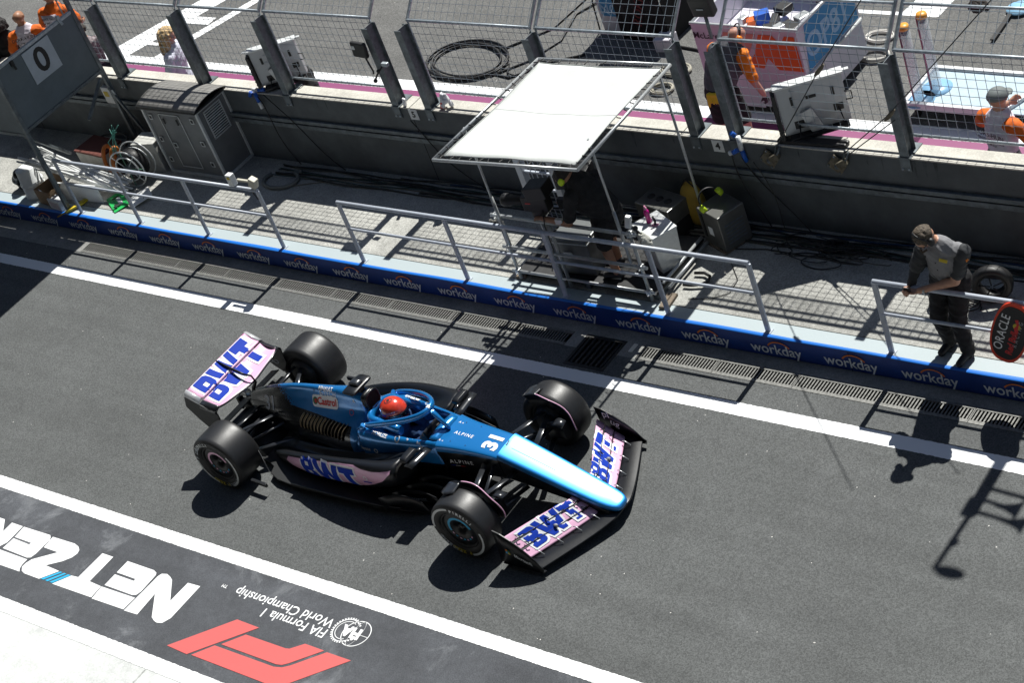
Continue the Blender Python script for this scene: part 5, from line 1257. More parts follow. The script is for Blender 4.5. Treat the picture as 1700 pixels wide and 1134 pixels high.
# pedestal case, studio camera
cs = thing('pedestal_case', 'scuffed grey metal case standing on the platform as the camera pedestal', 'case', (2.46, 3.22, H+.11), R(4))
obj('case_body', MB().box2((-.26,-.2,.0),(.24,.2,.50)), box_grey, cs, bevel=.012); obj('case_rim', MB().box2((-.265,-.205,.44),(.245,.205,.455)), alu, cs); obj('handle', MB().box((-.06,-.212,.30),(.12,.012,.06)).box((-.06,-.216,.33),(.10,.02,.012)), alu, cs, bevel=.004, kind='stuff')
cmra = thing('broadcast_camera', 'black broadcast camera with a long lens on a tripod head at the handrail', 'camera', (2.28, 2.96, 1.30), R(186))
obj('camera_body', MB().box((0,0,.16),(.34,.13,.20)), blk, cmra, bevel=.015)
obj('lens', MB().lathe([(0,.46),(.070,.46),(.078,.44),(.078,.36),(.060,.34),(.056,.17),(.045,.16)], 24, (0,0,.17), 'X'), blk, cmra)
obj('lens_glass', MB().lathe([(0,.463),(.062,.463)], 20, (0,0,.17), 'X'), mat('lens_glass', (.01,.01,.015), .05, coat=1), cmra)
obj('viewfinder', MB().box((-.10,.02,.36),(.28,.22,.16),(0,.15,0)), blk, cmra, bevel=.01); obj('viewfinder_arm', MB().tube([(0,0,.25),(-.05,.02,.32)], .02, 8), blk, cmra)
obj('tripod_head', MB().box((0,0,.02),(.16,.13,.10)), mat('head_grey', (.04,.04,.042), .4, .3), cmra, bevel=.02)
obj('head_post', MB().tube([(0,0,-.02),(0,0,-.20)], .05, 12), alu, cmra)
for s, L_ in ((-1,.42),(1,.42)): obj('pan_handle', MB().tube([(-.05,s*.07,.03),(-.30,s*.14,-.02),(-L_,s*.16,-.04)], .012, 8), blk, cmra)
obj('control_block', MB().box((-.34,.15,.02),(.10,.05,.07)), alu, cmra, bevel=.008); obj('control_block', MB().box((-.26,-.12,.08),(.12,.07,.12)), blk, cmra, bevel=.01)
obj('lens_stripe', MB().box((.08,.0665,.18),(.07,.003,.012)), red_d, cmra)
obj('cable', MB().tube([(-.1,.07,.10),(-.12,.16,-.05),(-.1,.14,-.4),(.05,.12,-.75)], .006, 6), blk, cmra)
mic = thing('microphone_cover', 'grey fluffy microphone wind cover clamped at the right end of the platform guard', 'microphone', (3.66, 2.93, 1.18))
P = []; rr = random.Random(5)
for i in range(160):
    t_ = rr.random(); a = rr.uniform(0, 6.28); rad = .055*math.sin(math.pi*(.12+.8*t_))
    p = Vector((rad*math.cos(a)+.08*t_, rad*math.sin(a), -.20*t_+.05)); P.append((p, p+Vector((rr.uniform(-.01,.01),rr.uniform(-.01,.01),-.02)), .014, .006, 0))
grow('fur_cover', P, mic, [mat('fur_grey', (.42,.42,.38), .95, var=.35, vscale=60, bump=1, bscale=120)], voxel=.007, smooth=1)
obj('mic_mount', MB().tube([(-.06,0,.12),(-.02,0,.06),(-.10,-.02,.02)], .012, 8).ball((-.04,.0,.12), .03), blk, mic, kind='stuff')
m2_ = thing('microphone_cover', 'small dark fluffy microphone cover hanging at the left end of the platform guard', 'microphone', (1.60, 2.88, 1.12))
P = [(Vector((rr.uniform(-.10,.10), rr.uniform(-.03,.03), rr.uniform(-.04,.04))), None, 0,0,0) for _ in range(90)]
P = [(p[0], p[0]+Vector((0,0,-.015)), .014, .006, 0) for p in P]
grow('fur_cover', P, m2_, [mat('fur_dark', (.13,.13,.12), .95, var=.35, vscale=60, bump=1, bscale=120)], voxel=.009, smooth=1)
# white cabinet / rack behind the camera
rk = thing('equipment_rack', 'tall white rack frame with grey bars standing behind the broadcast camera', 'rack', (1.42, 3.98, H), R(0))
for x in (-.26,.26): obj('side_upright', MB().box((x,0,.62),(.09,.10,1.24)), mat('white_metal', (.62,.65,.68), .5, var=.08), rk, bevel=.006)
for z in (.25,.5,.75,1.0): obj('shelf_bar', MB().box((0,0,z),(.43,.03,.025)), rail_m, rk)
for x in (-.12,-.04,.04,.12): obj('vertical_wire', MB().tube([(x,0,.05),(x,0,1.2)], .006, 6), rail_m, rk)
bx_ = thing('equipment_box', 'black equipment box on the rack behind the camera operator', 'box', (2.05, 3.9, H+.75), R(15)); obj('box_body', MB().box((0,0,.1),(.42,.3,.2)), blk, bx_, bevel=.012); obj('box_lid', MB().box((0,0,.205),(.40,.28,.014)), blk, bx_, bevel=.004)
# metal cases at the back right
c1 = thing('metal_case', 'open topped bright metal case on the platform with a pink bottle on its lid', 'case', (3.40, 3.46, H+.11), R(-28))
obj('case_body', MB().loft([[(x*s_,y*s_,z) for x,y in ((-.23,-.17),(.23,-.17),(.23,.17),(-.23,.17))] for z, s_ in ((0,.82),(.50,1.0))], smooth=False), alu, c1, bevel=.008)
obj('lid', MB().box((0,0,.512),(.47,.35,.022)), mat('lid_white', (.66,.68,.68), .4, .2, var=.06), c1, bevel=.006); obj('rim_bar', MB().tube([(-.25,-.19,.47),(.34,-.19,.47)], .014, 8), alu, c1)
bt = thing('drinks_bottle', 'small magenta drinks bottle standing on the bright metal case', 'bottle', (3.32, 3.50, 1.0-.085))
obj('bottle_body', MB().lathe([(0,0),(.032,0),(.034,.02),(.030,.08),(.034,.14),(.028,.165),(.016,.18)], 18), mat('magenta_plastic', (.50,.01,.22), .35, coat=.4), bt); obj('cap', MB().lathe([(.018,.18),(.018,.205),(.010,.21),(.008,.23),(0,.23)], 14), mat('cap_pink', (.7,.3,.45), .4), bt)
fn = thing('small_clamp', 'tiny black and pink clamp gadget beside the magenta bottle', 'clamp', (3.43, 3.46, .915)); obj('clamp_base', MB().box((0,0,.008),(.07,.05,.014)), mat('cap_pink', (.7,.3,.45)), fn, bevel=.003); obj('clamp_jaw', MB().tube([(0,0,.01),(.01,0,.07),(-.015,.01,.12)], .013, 8), blk, fn)
c2 = thing('monitor_case', 'large dark steel case with slatted side, tilted back against the pit wall', 'case', (3.86, 4.10, H+.03), R(-22)); c2.scale = (.86,.86,.86)
obj('case_body', MB().loft([[(x,y,z) for x,y in ((-.24+dx,-.22),(.24+dx,-.22),(.24+dx,.22),(-.24+dx,.22))] for z, dx in ((0,.0),(.55,-.0))], smooth=False), mat('steel_dark', (.16,.16,.15), .35, .5, var=.15, vscale=6), c2, bevel=.01)
for k in range(6): obj('slat', MB().box((.246,.0,.10+.055*k),(.012,.30,.014),(0,.5,0)), galv_d, c2)
obj('front_label', MB().box((.0,-.226,.26),(.10,.004,.13)), pw, c2); obj('strap', MB().box((-.15,-.227,.30),(.05,.008,.36)), blk, c2)
obj('timber_foot', MB().box2((-.24,-.24,-.03),(.24,.2,-.002)), pk, c2)
hd = thing('ear_defenders', 'ear defenders with fluorescent yellow cups lying on the dark steel case', 'ear defenders', (3.78, 4.08, H+.56)); 
headphones(hd, (0,0,.02), (.8,-.5,.2), (-.3,-.3,.9), mat('fluo_yellow', (.55,.75,.02), .5), 1.25)
c3 = thing('mixer_case', 'low dark control case with dials beside the tilted steel case', 'case', (3.02, 4.12, H+.25), R(-12)); obj('case_body', MB().box((0,0,.1),(.55,.34,.22)), mat('steel_dark', (.16,.16,.15)), c3, bevel=.012)
for k in range(3): obj('dial', MB().lathe([(.0,.225),(.045,.222),(.05,.21)], 14, (-.15+.14*k,0,0)), blk, c3)
obj('stand', MB().box2((-.26,-.15,-.25),(.26,.15,-.012)), channel, c3)
yb = thing('yellow_bag', 'dull yellow bag wedged between the cases and the wall', 'bag', (3.34, 4.30, H)); obj('bag_body', MB().ball((0,0,.30),(.17,.10,.32),16,10), mat('dull_yellow', (.35,.23,.03), .7, var=.2), yb); obj('bag_strap', MB().tube([(-.1,-.02,.55),(0,-.03,.68),(.1,-.02,.55)], .01, 6), blk, yb)
# ------------------------------------------------------------------ ZERO BOARD booth at the far left
bf = mat('booth_panel_grey', (0.115, 0.145, 0.165), .55, var=.12, vscale=3)
zb_ = thing('marshal_booth', 'grey panelled steel booth on stilts carrying the white plate with a zero', 'booth', (-6.77, 2.74, H))
obj('side_panel', MB().box2((-.012,.03,1.42),(.012,1.55,2.36)), bf, zb_)
obj('front_panel', MB().box2((-2.4,-.012,1.35),(-.05,.012,2.36)), bf, zb_)
for nm_, a, b2, r_ in (('post',(0,0,0),(0,0,2.9),.030),('post',(0,1.58,0.2),(0,1.58,3.1),.030),('post',(-2.4,0,0),(-2.4,0,2.9),.03),('top_bar',(0,0,2.39),(0,1.58,2.39),.024),('bottom_bar',(0,0,1.39),(0,1.58,1.39),.024),('bottom_bar',(-2.4,0,1.33),(0,0,1.33),.024),('top_bar',(-2.4,0,2.39),(0,0,2.39),.024),('brace',(-.1,0,1.3),(-.75,.9,.3),.02),('brace',(0,1.5,1.3),(0,1.0,.9),.02),('brace',(.0,1.55,1.1),(.35,1.62,0),.018)):
    a, b2 = Vector(a), Vector(b2); d = b2-a; q = d.to_track_quat('Z','Y').to_matrix()
    m = MB(); vs = []
    for z in (0, d.length):
        for x, y in ((-r_,-r_),(r_,-r_),(r_,r_),(-r_,r_)): vs.append(q@Vector((x,y,z))+a)
    m.add(vs, [(0,1,2,3)[::-1],(4,5,6,7),(0,1,5,4),(1,2,6,5),(2,3,7,6),(3,0,4,7)]); obj(nm_, m, galv_d if nm_ != 'top_bar' else galv, zb_, bevel=.004)
t = thing('number_plate', 'large white plate with a black zero on the grey booth panel', 'number plate', (-6.752, 3.51, 2.378))
obj('plate', MB().box((0.004,0,0),(.008,.52,.50)), mat('plate_pale', (.42,.47,.52), .5, var=.06), t); text('number', '0', (.0095,0,0), (0,1,0), (0,0,1), ink, size=.50, bold=.012, parent=t)
for y, z in ((3.05,2.62),(4.05,2.72)): tag(obj('clamp_hook', MB().box((-6.74,y,z),(.05,.05,.08)).tube([(-6.74,y,z),(-6.70,y,z-.1)], .02, 8), blk if y < 3.5 else galv, bevel=.004, kind=None), ('black clamp' if y < 3.5 else 'galvanised hook')+' on the top bar of the booth panel', 'clamp')

# ------------------------------------------------------------------ silver flight cabinet
cb = thing('generator_cabinet', 'tall silver edged flight cabinet with a curved grey lid against the pit wall', 'cabinet', (-5.03, 4.18, H))
cbm = mat('cabinet_grey', (.20,.205,.21), .42, .25, var=.10, vscale=5)
obj('cabinet_body', MB().box2((-.57,-.28,.02),(.57,.28,1.14)), cbm, cb, bevel=.004)
rows = [[(-.62+1.24*i/12, y, 1.17+.075*(1-(y/.34)**2)) for y in [-.34+.68*j/10 for j in range(11)]] for i in range(13)]
obj('curved_lid', MB().sheet(rows, .012), mat('lid_grey', (.20,.195,.185), .6, var=.2, vscale=8), cb); obj('lid_rim', MB().box2((-.62,-.345,1.135),(.62,.33,1.165)), blk, cb, bevel=.004)
for x in (-.575,.575):
    for y in (-.285,.285): obj('corner_profile', MB().box((x,y,.58),(.04,.04,1.12)), alu, cb, bevel=.006)
for y in (-.288,): obj('edge_profile', MB().box((0,y,.03),(1.16,.03,.04)), alu, cb); obj('edge_profile', MB().box((0,y,1.12),(1.16,.03,.03)), alu, cb)
obj('edge_profile', MB().box((.578,0,.03),(.03,.56,.04)), alu, cb); obj('edge_profile', MB().box((.578,0,1.12),(.03,.56,.03)), alu, cb)
for a, b2 in (((-.28,-.292,.14),(.16,-.288,.155)),((-.28,-.292,1.035),(.16,-.288,1.05)),((-.28,-.292,.14),(-.265,-.288,1.05)),((.145,-.292,.14),(.16,-.288,1.05))): obj('door_trim', MB().box2(a,b2), alu, cb)
for x, z in ((-.46,.98),(-.46,.25),(.42,.98),(.42,.25),(-.20,.52),(.42,.60),(-.46,.60)):
    l = bpy.data.objects.new('latch', None); COL.objects.link(l); l.parent = cb; l.location = (x,-.292,z)
    obj('latch_dish', MB().box((0,-.003,0),(.075,.006,.085)), alu, l); obj('latch_recess', MB().box((0,-.007,0),(.045,.004,.05)), blk, l)
for x in (-.20,.08): obj('hinge_handle', MB().box((x,-.296,.93),(.03,.012,.09)), blk, cb, bevel=.004)
for k in range(11): obj('vent_slat', MB().box((.584,.0,.66+.036*k),(.008,.30,.022),(0,.55,0)), alu, cb)
obj('vent_back', MB().box((.572,0,.84),(.004,.32,.42)), channel, cb)
for a in ((.60,-.165,.84,.012,.02,.44),(.60,.165,.84,.012,.02,.44)): obj('vent_frame', MB().box((.582,a[1],.84),(.010,.02,.44)), alu, cb)
for a in (.625,1.055): obj('vent_frame', MB().box((.582,0,a),(.010,.35,.02)), alu, cb)

# ------------------------------------------------------------------ left clutter
clut = random.Random(11); NTH = ['first','second','third','fourth','fifth','sixth','seventh','eighth','ninth','tenth','eleventh','twelfth','thirteenth','fourteenth','fifteenth','sixteenth']
rl = thing('cable_reel', 'open wire cable reel with silver rims and green wires in front of a white box', 'cable reel', (-6.02, 3.62, H), R(10))
for k, (y, r_) in enumerate(((-.16,.30),(.10,.30),(-.16,.20),(.10,.20))): obj('rim', MB().tube([(r_*math.cos(a), y, .31+r_*math.sin(a)) for a in [i*math.pi/18 for i in range(37)]], .011, 8, caps=False), alu, rl)
for k in range(8):
    a = k*math.pi/4; obj('spoke', MB().tube([(.05*math.cos(a),-.16,.31+.05*math.sin(a)),(.30*math.cos(a),-.16,.31+.30*math.sin(a))], .007, 6), alu if k % 2 else mat('spoke_green', (.12,.30,.20), .5), rl)
obj('hub', MB().lathe([(0,-.18),(.06,-.18),(.06,.12),(0,.12)], 16, (0,0,.31), 'Y'), galv_d, rl)
obj('wound_cable', MB().lathe([(.20,-.13),(.235,-.10),(.235,.05),(.20,.08)], 24, (0,0,.31), 'Y'), blk, rl)
wb = thing('white_box', 'white box with a sunlit top behind the cable reel', 'box', (-5.98, 3.98, H), R(12)); obj('box_body', MB().box2((-.20,-.15,0),(.20,.15,.48)), mat('dirty_white', (.50,.50,.47), .6, var=.15), wb, bevel=.01); obj('lid', MB().box2((-.21,-.16,.48),(.21,.16,.50)), mat('dirty_white', (.5,.5,.47)), wb, bevel=.004)
for j, (cx, cy, r_, m_, lab) in enumerate(((-6.72,3.72,.20,mat('orange_hose', (.52,.16,.03), .5),'loop of orange hose standing left of the cable reel'), (-6.55,3.72,.19,mat('orange_hose', (.52,.16,.03)),'second loop of orange hose touching the cable reel'))):
    t = tag(obj('hose_loop', MB().tube([(cx+.04*math.sin(a), cy+r_*.5*math.cos(a), H+.24+r_*1.1*math.sin(a)) for a in [i*math.pi/16 for i in range(33)]], .030, 8, caps=False), m_), lab, 'hose')
rw_ = thing('wire_bundle', 'tangle of green wires sticking up beside the cable reel', 'wire', (-6.35, 3.65, H+.45)); 
for k in range(7): obj('strand', MB().tube([(clut.uniform(-.15,.05), clut.uniform(-.05,.05), clut.uniform(-.1,0)), (clut.uniform(-.1,.15),0,.15),(clut.uniform(0,.3),.05,.32+clut.uniform(0,.15))], .006, 5), mat('wire_green', (.08,.30,.24), .5), rw_)
for k, (cx, cy, rx, ry, z) in enumerate(((-5.7,4.2,.5,.14,.5),(-7.2,4.1,.42,.2,.25),(-6.0,4.25,.62,.12,.6),(-7.0,3.85,.3,.25,.1))):
    m = MB().tube([(cx+rx*math.cos(a), cy+ry*math.sin(a)+.02*math.sin(3*a), H+z*(.5+.5*math.sin(a+.4*k))+.02) for a in [i*math.pi/20 for i in range(37)]], .022-.003*k, 8)
    tag(obj('cable_loop', m, mat('cable_dark_grey', (.035,.035,.03), .6) if k % 2 else blk), ['thick black cable looped behind the white box','dark cable loop under the booth','dark cable arching beside the cabinet','dark cable coil lying below the zero plate'][k], 'cable')
pb_ = thing('pole_bundle', 'untidy bundle of white plastic poles leaning across the handrail on the walkway', 'pole', (-6.9, 3.1, H)); wpm = mat('white_pole', (.76,.77,.76), .35, var=.05)
for k in range(24):
    a = Vector((-.72+clut.uniform(-.14,.12), -.02+clut.uniform(-.20,.22), .60+clut.uniform(-.16,.10))); b2 = Vector((.82+clut.uniform(-.15,.22), .20+clut.uniform(-.16,.16), .04+clut.uniform(0,.10)))
    obj('pole', MB().tube([a, a.lerp(b2,.5)+Vector((0,0,clut.uniform(-.02,.03))), b2], clut.uniform(.010,.017), 8), wpm, pb_)
wp2 = thing('white_board', 'white board standing on edge below the bundle of poles', 'panel', (-6.72, 2.99, H), R(4)); obj('panel_sheet', MB().box2((-.42,-.01,0),(.45,.01,.30)), wpm, wp2)
gsn = thing('pit_board_plate', 'bright green plate with white and black marks lying on the walkway', 'board', (-5.98, 3.05, H+.03), R(-28)); obj('plate', MB().box((0,0,0),(.46,.24,.012),(.10,.05,0)), mat('bright_green', (.02,.45,.10), .45), gsn, bevel=.004)
obj('white_patch', MB().box((.02,.03,.0125),(.22,.06,.003),(.10,.05,0)), pw, gsn); text('mark', '4', (.12,-.05,.018), (1,0,0), (0,1,0), ink, size=.16, bold=.01, parent=gsn); text('mark', '1', (-.12,.0,.018), (1,0,0), (0,1,0), ink, size=.14, bold=.01, parent=gsn)
wsn = thing('pit_board_plate', 'white plate with black dots lying beside the green plate', 'board', (-5.62, 3.20, H+.05), R(-30)); obj('plate', MB().box((0,0,0),(.30,.34,.012),(.12,.0,0)), wpm, wsn, bevel=.004); obj('dot', MB().box((-.05,0,.009),(.05,.04,.004)), ink, wsn); obj('dot', MB().box((.08,.05,.009),(.05,.04,.004)), ink, wsn)
bk = thing('bucket_stack', 'white plastic buckets stacked upside down near the booth post', 'bucket', (-7.80, 3.0, H)); obj('lower_bucket', MB().lathe([(0,.26),(.14,.26),(.16,.25),(.185,.02),(.19,0)], 24), pw, bk); obj('upper_bucket', MB().lathe([(0,.46),(.135,.46),(.15,.45),(.165,.24),(.18,.23),(.18,.20)], 24), pw, bk)
for k in range(2): tag(obj('water_bottle', MB().lathe([(0,0),(.033,0),(.035,.10),(.030,.16),(.013,.19),(.013,.21),(0,.21)], 14, (-7.50+.09*k,2.86-.03*k,H)), mat('clear_plastic', (.55,.60,.68), .15, alpha=.55)), ['clear plastic water bottle beside the white buckets','clear plastic water bottle beside the cardboard box'][k], 'bottle')
cbx = thing('cardboard_box', 'open brown cardboard box beside the booth post', 'box', (-7.30, 2.92, H), R(-6)); cbd = mat('cardboard', (.30,.20,.115), .85, var=.1, vscale=10)
for a, b2 in (((-.19,-.15,0),(.19,-.145,.25)),((-.19,.145,0),(.19,.15,.25)),((-.19,-.145,0),(-.185,.145,.25)),((.185,-.145,0),(.19,.145,.25)),((-.185,-.145,0),(.185,.145,.005))): obj('side', MB().box2(a,b2), cbd, cbx)
obj('flap', MB().box((0,.20,.28),(.36,.12,.004),(.6,0,0)), cbd, cbx); obj('flap', MB().box((.24,0,.24),(.004,.28,.11),(0,.6,0)), cbd, cbx)
ctn = thing('printed_carton', 'small white printed carton in front of the cardboard box', 'carton', (-7.02, 2.78, H), R(-8)); obj('carton_body', MB().box2((-.16,-.07,0),(.16,.07,.16)), pw, ctn); 
for k in range(4): obj('print_line', MB().box((.0,-.0715,.04+.025*k),(.24,.002,.006)), mat('print_pink', (.4,.15,.2), .6), ctn)
yl = thing('yellow_tool', 'bright yellow wedge shaped tool lying on the kerb edge', 'tool', (-6.66, 2.86, H+.02), R(70)); obj('handle', MB().prism([(-.22,-.015,0),(.05,-.05,0),(.16,-.02,0),(.16,.05,0),(-.22,.015,0)], (0,0,.03)), mat('safety_yellow', (.60,.45,.02), .5), yl)
obj('tip', MB().tube([(-.22,0,.015),(-.36,.02,.01)], .012, 6), mat('dull_yellow', (.35,.23,.03)), yl)
bb_ = thing('bin_bag', 'crumpled black bin bag at the far left edge beside the buckets', 'bag', (-8.15, 3.2, H)); P = [((clut.uniform(-.15,.15),clut.uniform(-.15,.15),clut.uniform(.05,.3)),)*2+(.10,.09,0) for _ in range(14)]
grow('bag_body', P, bb_, [mat('bin_bag_black', (.01,.01,.011), .25, bump=.9, bscale=30)], voxel=.02, smooth=2)
tr = thing('storage_crate', 'low crate with a white side and dark lid below the zero plate', 'crate', (-7.30, 3.98, H), R(-4)); obj('crate_body', MB().box2((-.34,-.2,0),(.34,.2,.20)), mat('dirty_white', (.5,.5,.47)), tr, bevel=.006); obj('lid', MB().box2((-.35,-.21,.2),(.35,.21,.23)), mat('rust_red', (.12,.03,.02), .7), tr)
meter = thing('wall_socket_box', 'white socket box with a yellow label on the pit wall under the booth', 'socket box', (-7.05, 4.44, 1.15)); obj('box_body', MB().box((0,0,0),(.22,.09,.28)), pw, meter, bevel=.01); obj('label', MB().box((-.02,-.047,.03),(.10,.003,.09)), mat('safety_yellow', (.6,.45,.02)), meter)
# gadgets on the left handrail end
g1 = thing('rail_sensor', 'pale grey sensor box with a yellow sticker clamped on the left handrail', 'sensor', (-2.68, 2.74, 1.235)); obj('box_body', MB().box((0,0,.10),(.10,.08,.17)), pw, g1, bevel=.008); obj('sticker', MB().box((0,-.041,.14),(.05,.002,.04)), mat('safety_yellow', (.6,.45,.02)), g1)
g2 = thing('rail_sensor', 'cream bracket with a blocky head at the end of the left handrail', 'sensor', (-2.33, 2.75, 1.235)); crm = mat('cream_metal', (.50,.48,.40), .5, var=.1); obj('arm', MB().box((-.12,0,.10),(.24,.03,.03)), crm, g2); obj('head', MB().box((.05,0,.09),(.11,.09,.14),(0,.4,0)), crm, g2, bevel=.01); obj('cable', MB().tube([(0,0,.05),(-.01,-.03,-.05),(.03,-.03,-.16)], .008, 6), blk, g2)
# grey hose and cables along the wall foot
tag(obj('hose_loop', MB().tube([(-3.47+.30*math.cos(a), 4.02+.19*math.sin(a), H+.03) for a in [R(150+i*8) for i in range(36)]]+[(-3.25,4.25,H+.03)], .028, 10), mat('hose_grey', (.16,.165,.15), .6)), 'thick grey hose lying in an open loop on the walkway', 'hose')
cols = [blk, mat('cable_dark_grey', (.035,.035,.03)), mat('cable_green', (.02,.05,.045), .6), mat('cable_beige', (.20,.18,.14), .6), mat('cable_blue', (.01,.04,.10), .6)]
for k in range(13):
    y0 = 4.10+.026*k+clut.uniform(-.02,.02); x0, x1 = (-3.7, 9.0) if k % 3 else (-1.5+clut.uniform(-1,1), 9.0)
    ph = clut.uniform(0,6); P = []; x = x0
    while x < x1: P.append((x, min(4.45, y0+.035*math.sin(x*1.1+ph)+.02*math.sin(x*3.7+ph*2)), H+.012+.008*(k%3)+.01*math.sin(x*2+ph))); x += .14
    tag(obj('floor_cable', MB().tube(P, clut.choice((.007,.009,.012)), 6, caps=False), cols[k % 5 if k % 4 else 0]), '%s cable running along the foot of the pit wall, row %s out' % (['black','charcoal','dark green','beige','navy'][k % 5 if k % 4 else 0], NTH[k]), 'cable', 'cables along the foot of the pit wall')
for k in range(16):
    cx, cy = (5.3+clut.uniform(-.7,.6), 4.05+clut.uniform(-.14,.16)); rx, ry = clut.uniform(.12,.34), clut.uniform(.05,.13); ph = clut.uniform(0,6)
    tag(obj('cable_coil', MB().tube([(cx+rx*math.cos(a+ph)*(1+.1*math.sin(3*a)), min(4.44,cy+ry*math.sin(a+ph)), H+.02+.006*k+.01*math.sin(2*a)) for a in [i*math.pi/14 for i in range(clut.randint(22,29))]], .007, 6), cols[k % 2]), '%s coil of thin cable in the tangle on the walkway right of the cases' % NTH[k], 'cable', 'black cable tangle right of the cases')
tag(obj('floor_cable', MB().tube([(-3.4,3.85,H+.01),(-3.0,4.02,H+.01),(-2.5,4.2,H+.01),(-1.6,4.20,H+.01),(0,4.18,H+.01)], .008, 6), cols[3]), 'beige cable crossing the walkway beside the grey hose loop', 'cable')
tag(obj('floor_cable', MB().tube([(4.0,3.95,H+.01),(4.4,4.02,H+.01),(5.0,4.0,H+.01),(5.6,3.98,H+.01)], .008, 6), cols[1]), 'thin grey cable from the steel case to the tangle', 'cable')
tag(obj('floor_cable', MB().tube([(4.1,3.72,H+.01),(4.35,3.45,H+.01),(4.38,3.22,H+.01),(4.22,3.08,H+.01),(3.95,3.02,H+.01)], .005, 6), blk), 'thin black cable curving on the sunlit walkway right of the platform', 'cable')
tag(obj('handle_loop', MB().tube([(3.80,3.42,H+.04),(3.92,3.44,H+.045),(4.02,3.40,H+.045),(4.05,3.32,H+.045),(4.0,3.25,H+.045),(3.88,3.21,H+.04),(3.78,3.2,H+.04)], .018, 8), blk), 'short black hose loop at the right end of the platform', 'hose')
# cables hanging down the wall
for k, (x0, x1, zt_, lab) in enumerate(((-3.55,-2.5,1.45,'black cable hanging from the blue plugs at left'),(-3.75,-3.4,1.43,'thin black cable hanging beside the cabinet'),(-.95,-.05,1.28,'thin black cable hanging below the plate with a five'),(3.98,4.2,1.30,'black cable hanging from the blue plugs right of the plate with a four'),(4.15,4.75,1.25,'black cable sagging from the wall rail to the floor'),(4.3,4.45,1.2,'thin grey cable hanging on the wall under the rope bracket'))):
    P = [(x0+(x1-x0)*t_+.05*math.sin(t_*5+k), 4.415-.05*math.sin(t_*3)*t_, zt_-(zt_-H-.02)*t_**(1.2 if k % 2 else .9)) for t_ in [i/14 for i in range(15)]]
    tag(obj('hanging_cable', MB().tube(P, .008 if k != 5 else .006, 6), blk if k != 5 else cols[1]), lab, 'cable')
for x, lab in ((-3.72,'blue and white power plugs resting on the wall cap at left'),(4.10,'blue and white power plugs hanging on the wall right of the plate with a four')):
    p_ = thing('power_plugs', lab, 'plug', (x, 4.44, 1.40)); blu = mat('plug_blue', (.01,.10,.48), .45)
    for a, b2, m_ in (((-.10,.05,.06),(.02,.04,.07),pw),((.02,.04,.07),(.14,.06,.08),blu),((-.12,.02,.04),(-.16,.0,-.02),blu),((.0,-.02,.06),(.02,-.03,-.08),blu),((.02,-.03,-.08),(.03,-.03,-.18),pw)):
        if x > 0: a, b2 = (a[2]*.5-.06+.05, a[1]-.05, -a[0]*1.4-.02), (b2[2]*.5-.06+.06, b2[1]-.06, -b2[0]*1.4-.02)
        obj('plug', MB().tube([a,b2], .028, 10), m_, p_)
bag = thing('plastic_bag', 'crumpled white plastic bag with a red corner on the wall cap', 'bag', (-.30, 4.55, ZW+.0)); P = []
for k in range(26):
    a = clut.uniform(0,6.28); z = clut.uniform(.02,.20); r_ = .085*(1-z/.26); P.append(((r_*math.cos(a), .7*r_*math.sin(a), z), (r_*1.1*math.cos(a+.3), .7*r_*math.sin(a+.3), z+.03), .028, .018, 1 if (a > 3.4 and a < 4.3 and z < .12) else 0))
grow('bag_body', P, bag, [mat('bag_white', (.74,.74,.78), .5, bump=.8, bscale=30), mat('bag_red', (.6,.05,.06), .5)], voxel=.009, smooth=1)
tag(obj('cloth_scrap', MB().box((-.98,4.50,ZW+.05),(.05,.03,.16),(.1,.3,0)), mat('bag_white', (.74,.74,.78)), bevel=.008), 'pale scrap tied at the foot of the fence column left of plate five', 'cloth')
# black box on articulated arm clamped to the fence column
t = thing('wifi_antenna_box', 'black box on a jointed arm clamped to the fence column left of the sun shade', 'antenna box', (-1.20, 4.40, 2.25)); obj('box_body', MB().box((-.08,0,.08),(.24,.06,.22),(0,.1,0)), blk, t, bevel=.02); obj('label', MB().box((-.15,-.032,.12),(.05,.004,.05)), pw, t)
obj('arm', MB().tube([(-.03,0,-.03),(.03,-.02,-.22),(.02,-.02,-.26)], .012, 8), blk, t); obj('arm', MB().tube([(-.0,-.02,-.36),(.06,.0,-.28),(.16,.03,-.18)], .012, 8), blk, t); obj('joint', MB().ball((0,-.02,-.37),.028).ball((.10,.0,-.23),.026), blk, t, kind='stuff'); obj('clamp', MB().box((.20,.06,-.16),(.10,.05,.05)), galv, t, bevel=.006)
t = thing('antenna_box', 'black screen box above the fence in front of the orange and white cart', 'antenna box', (3.95, 4.70, 2.92)); obj('box_body', MB().box((0,0,.12),(.26,.12,.26),(.2,0,.1)), blk, t, bevel=.02); obj('front_mark', MB().box((0,-.065,.10),(.08,.003,.02),(.2,0,.1)), grey_d, t); obj('post', MB().tube([(0,0,-.3),(0,0,.0)], .02, 8), galv_d, t)
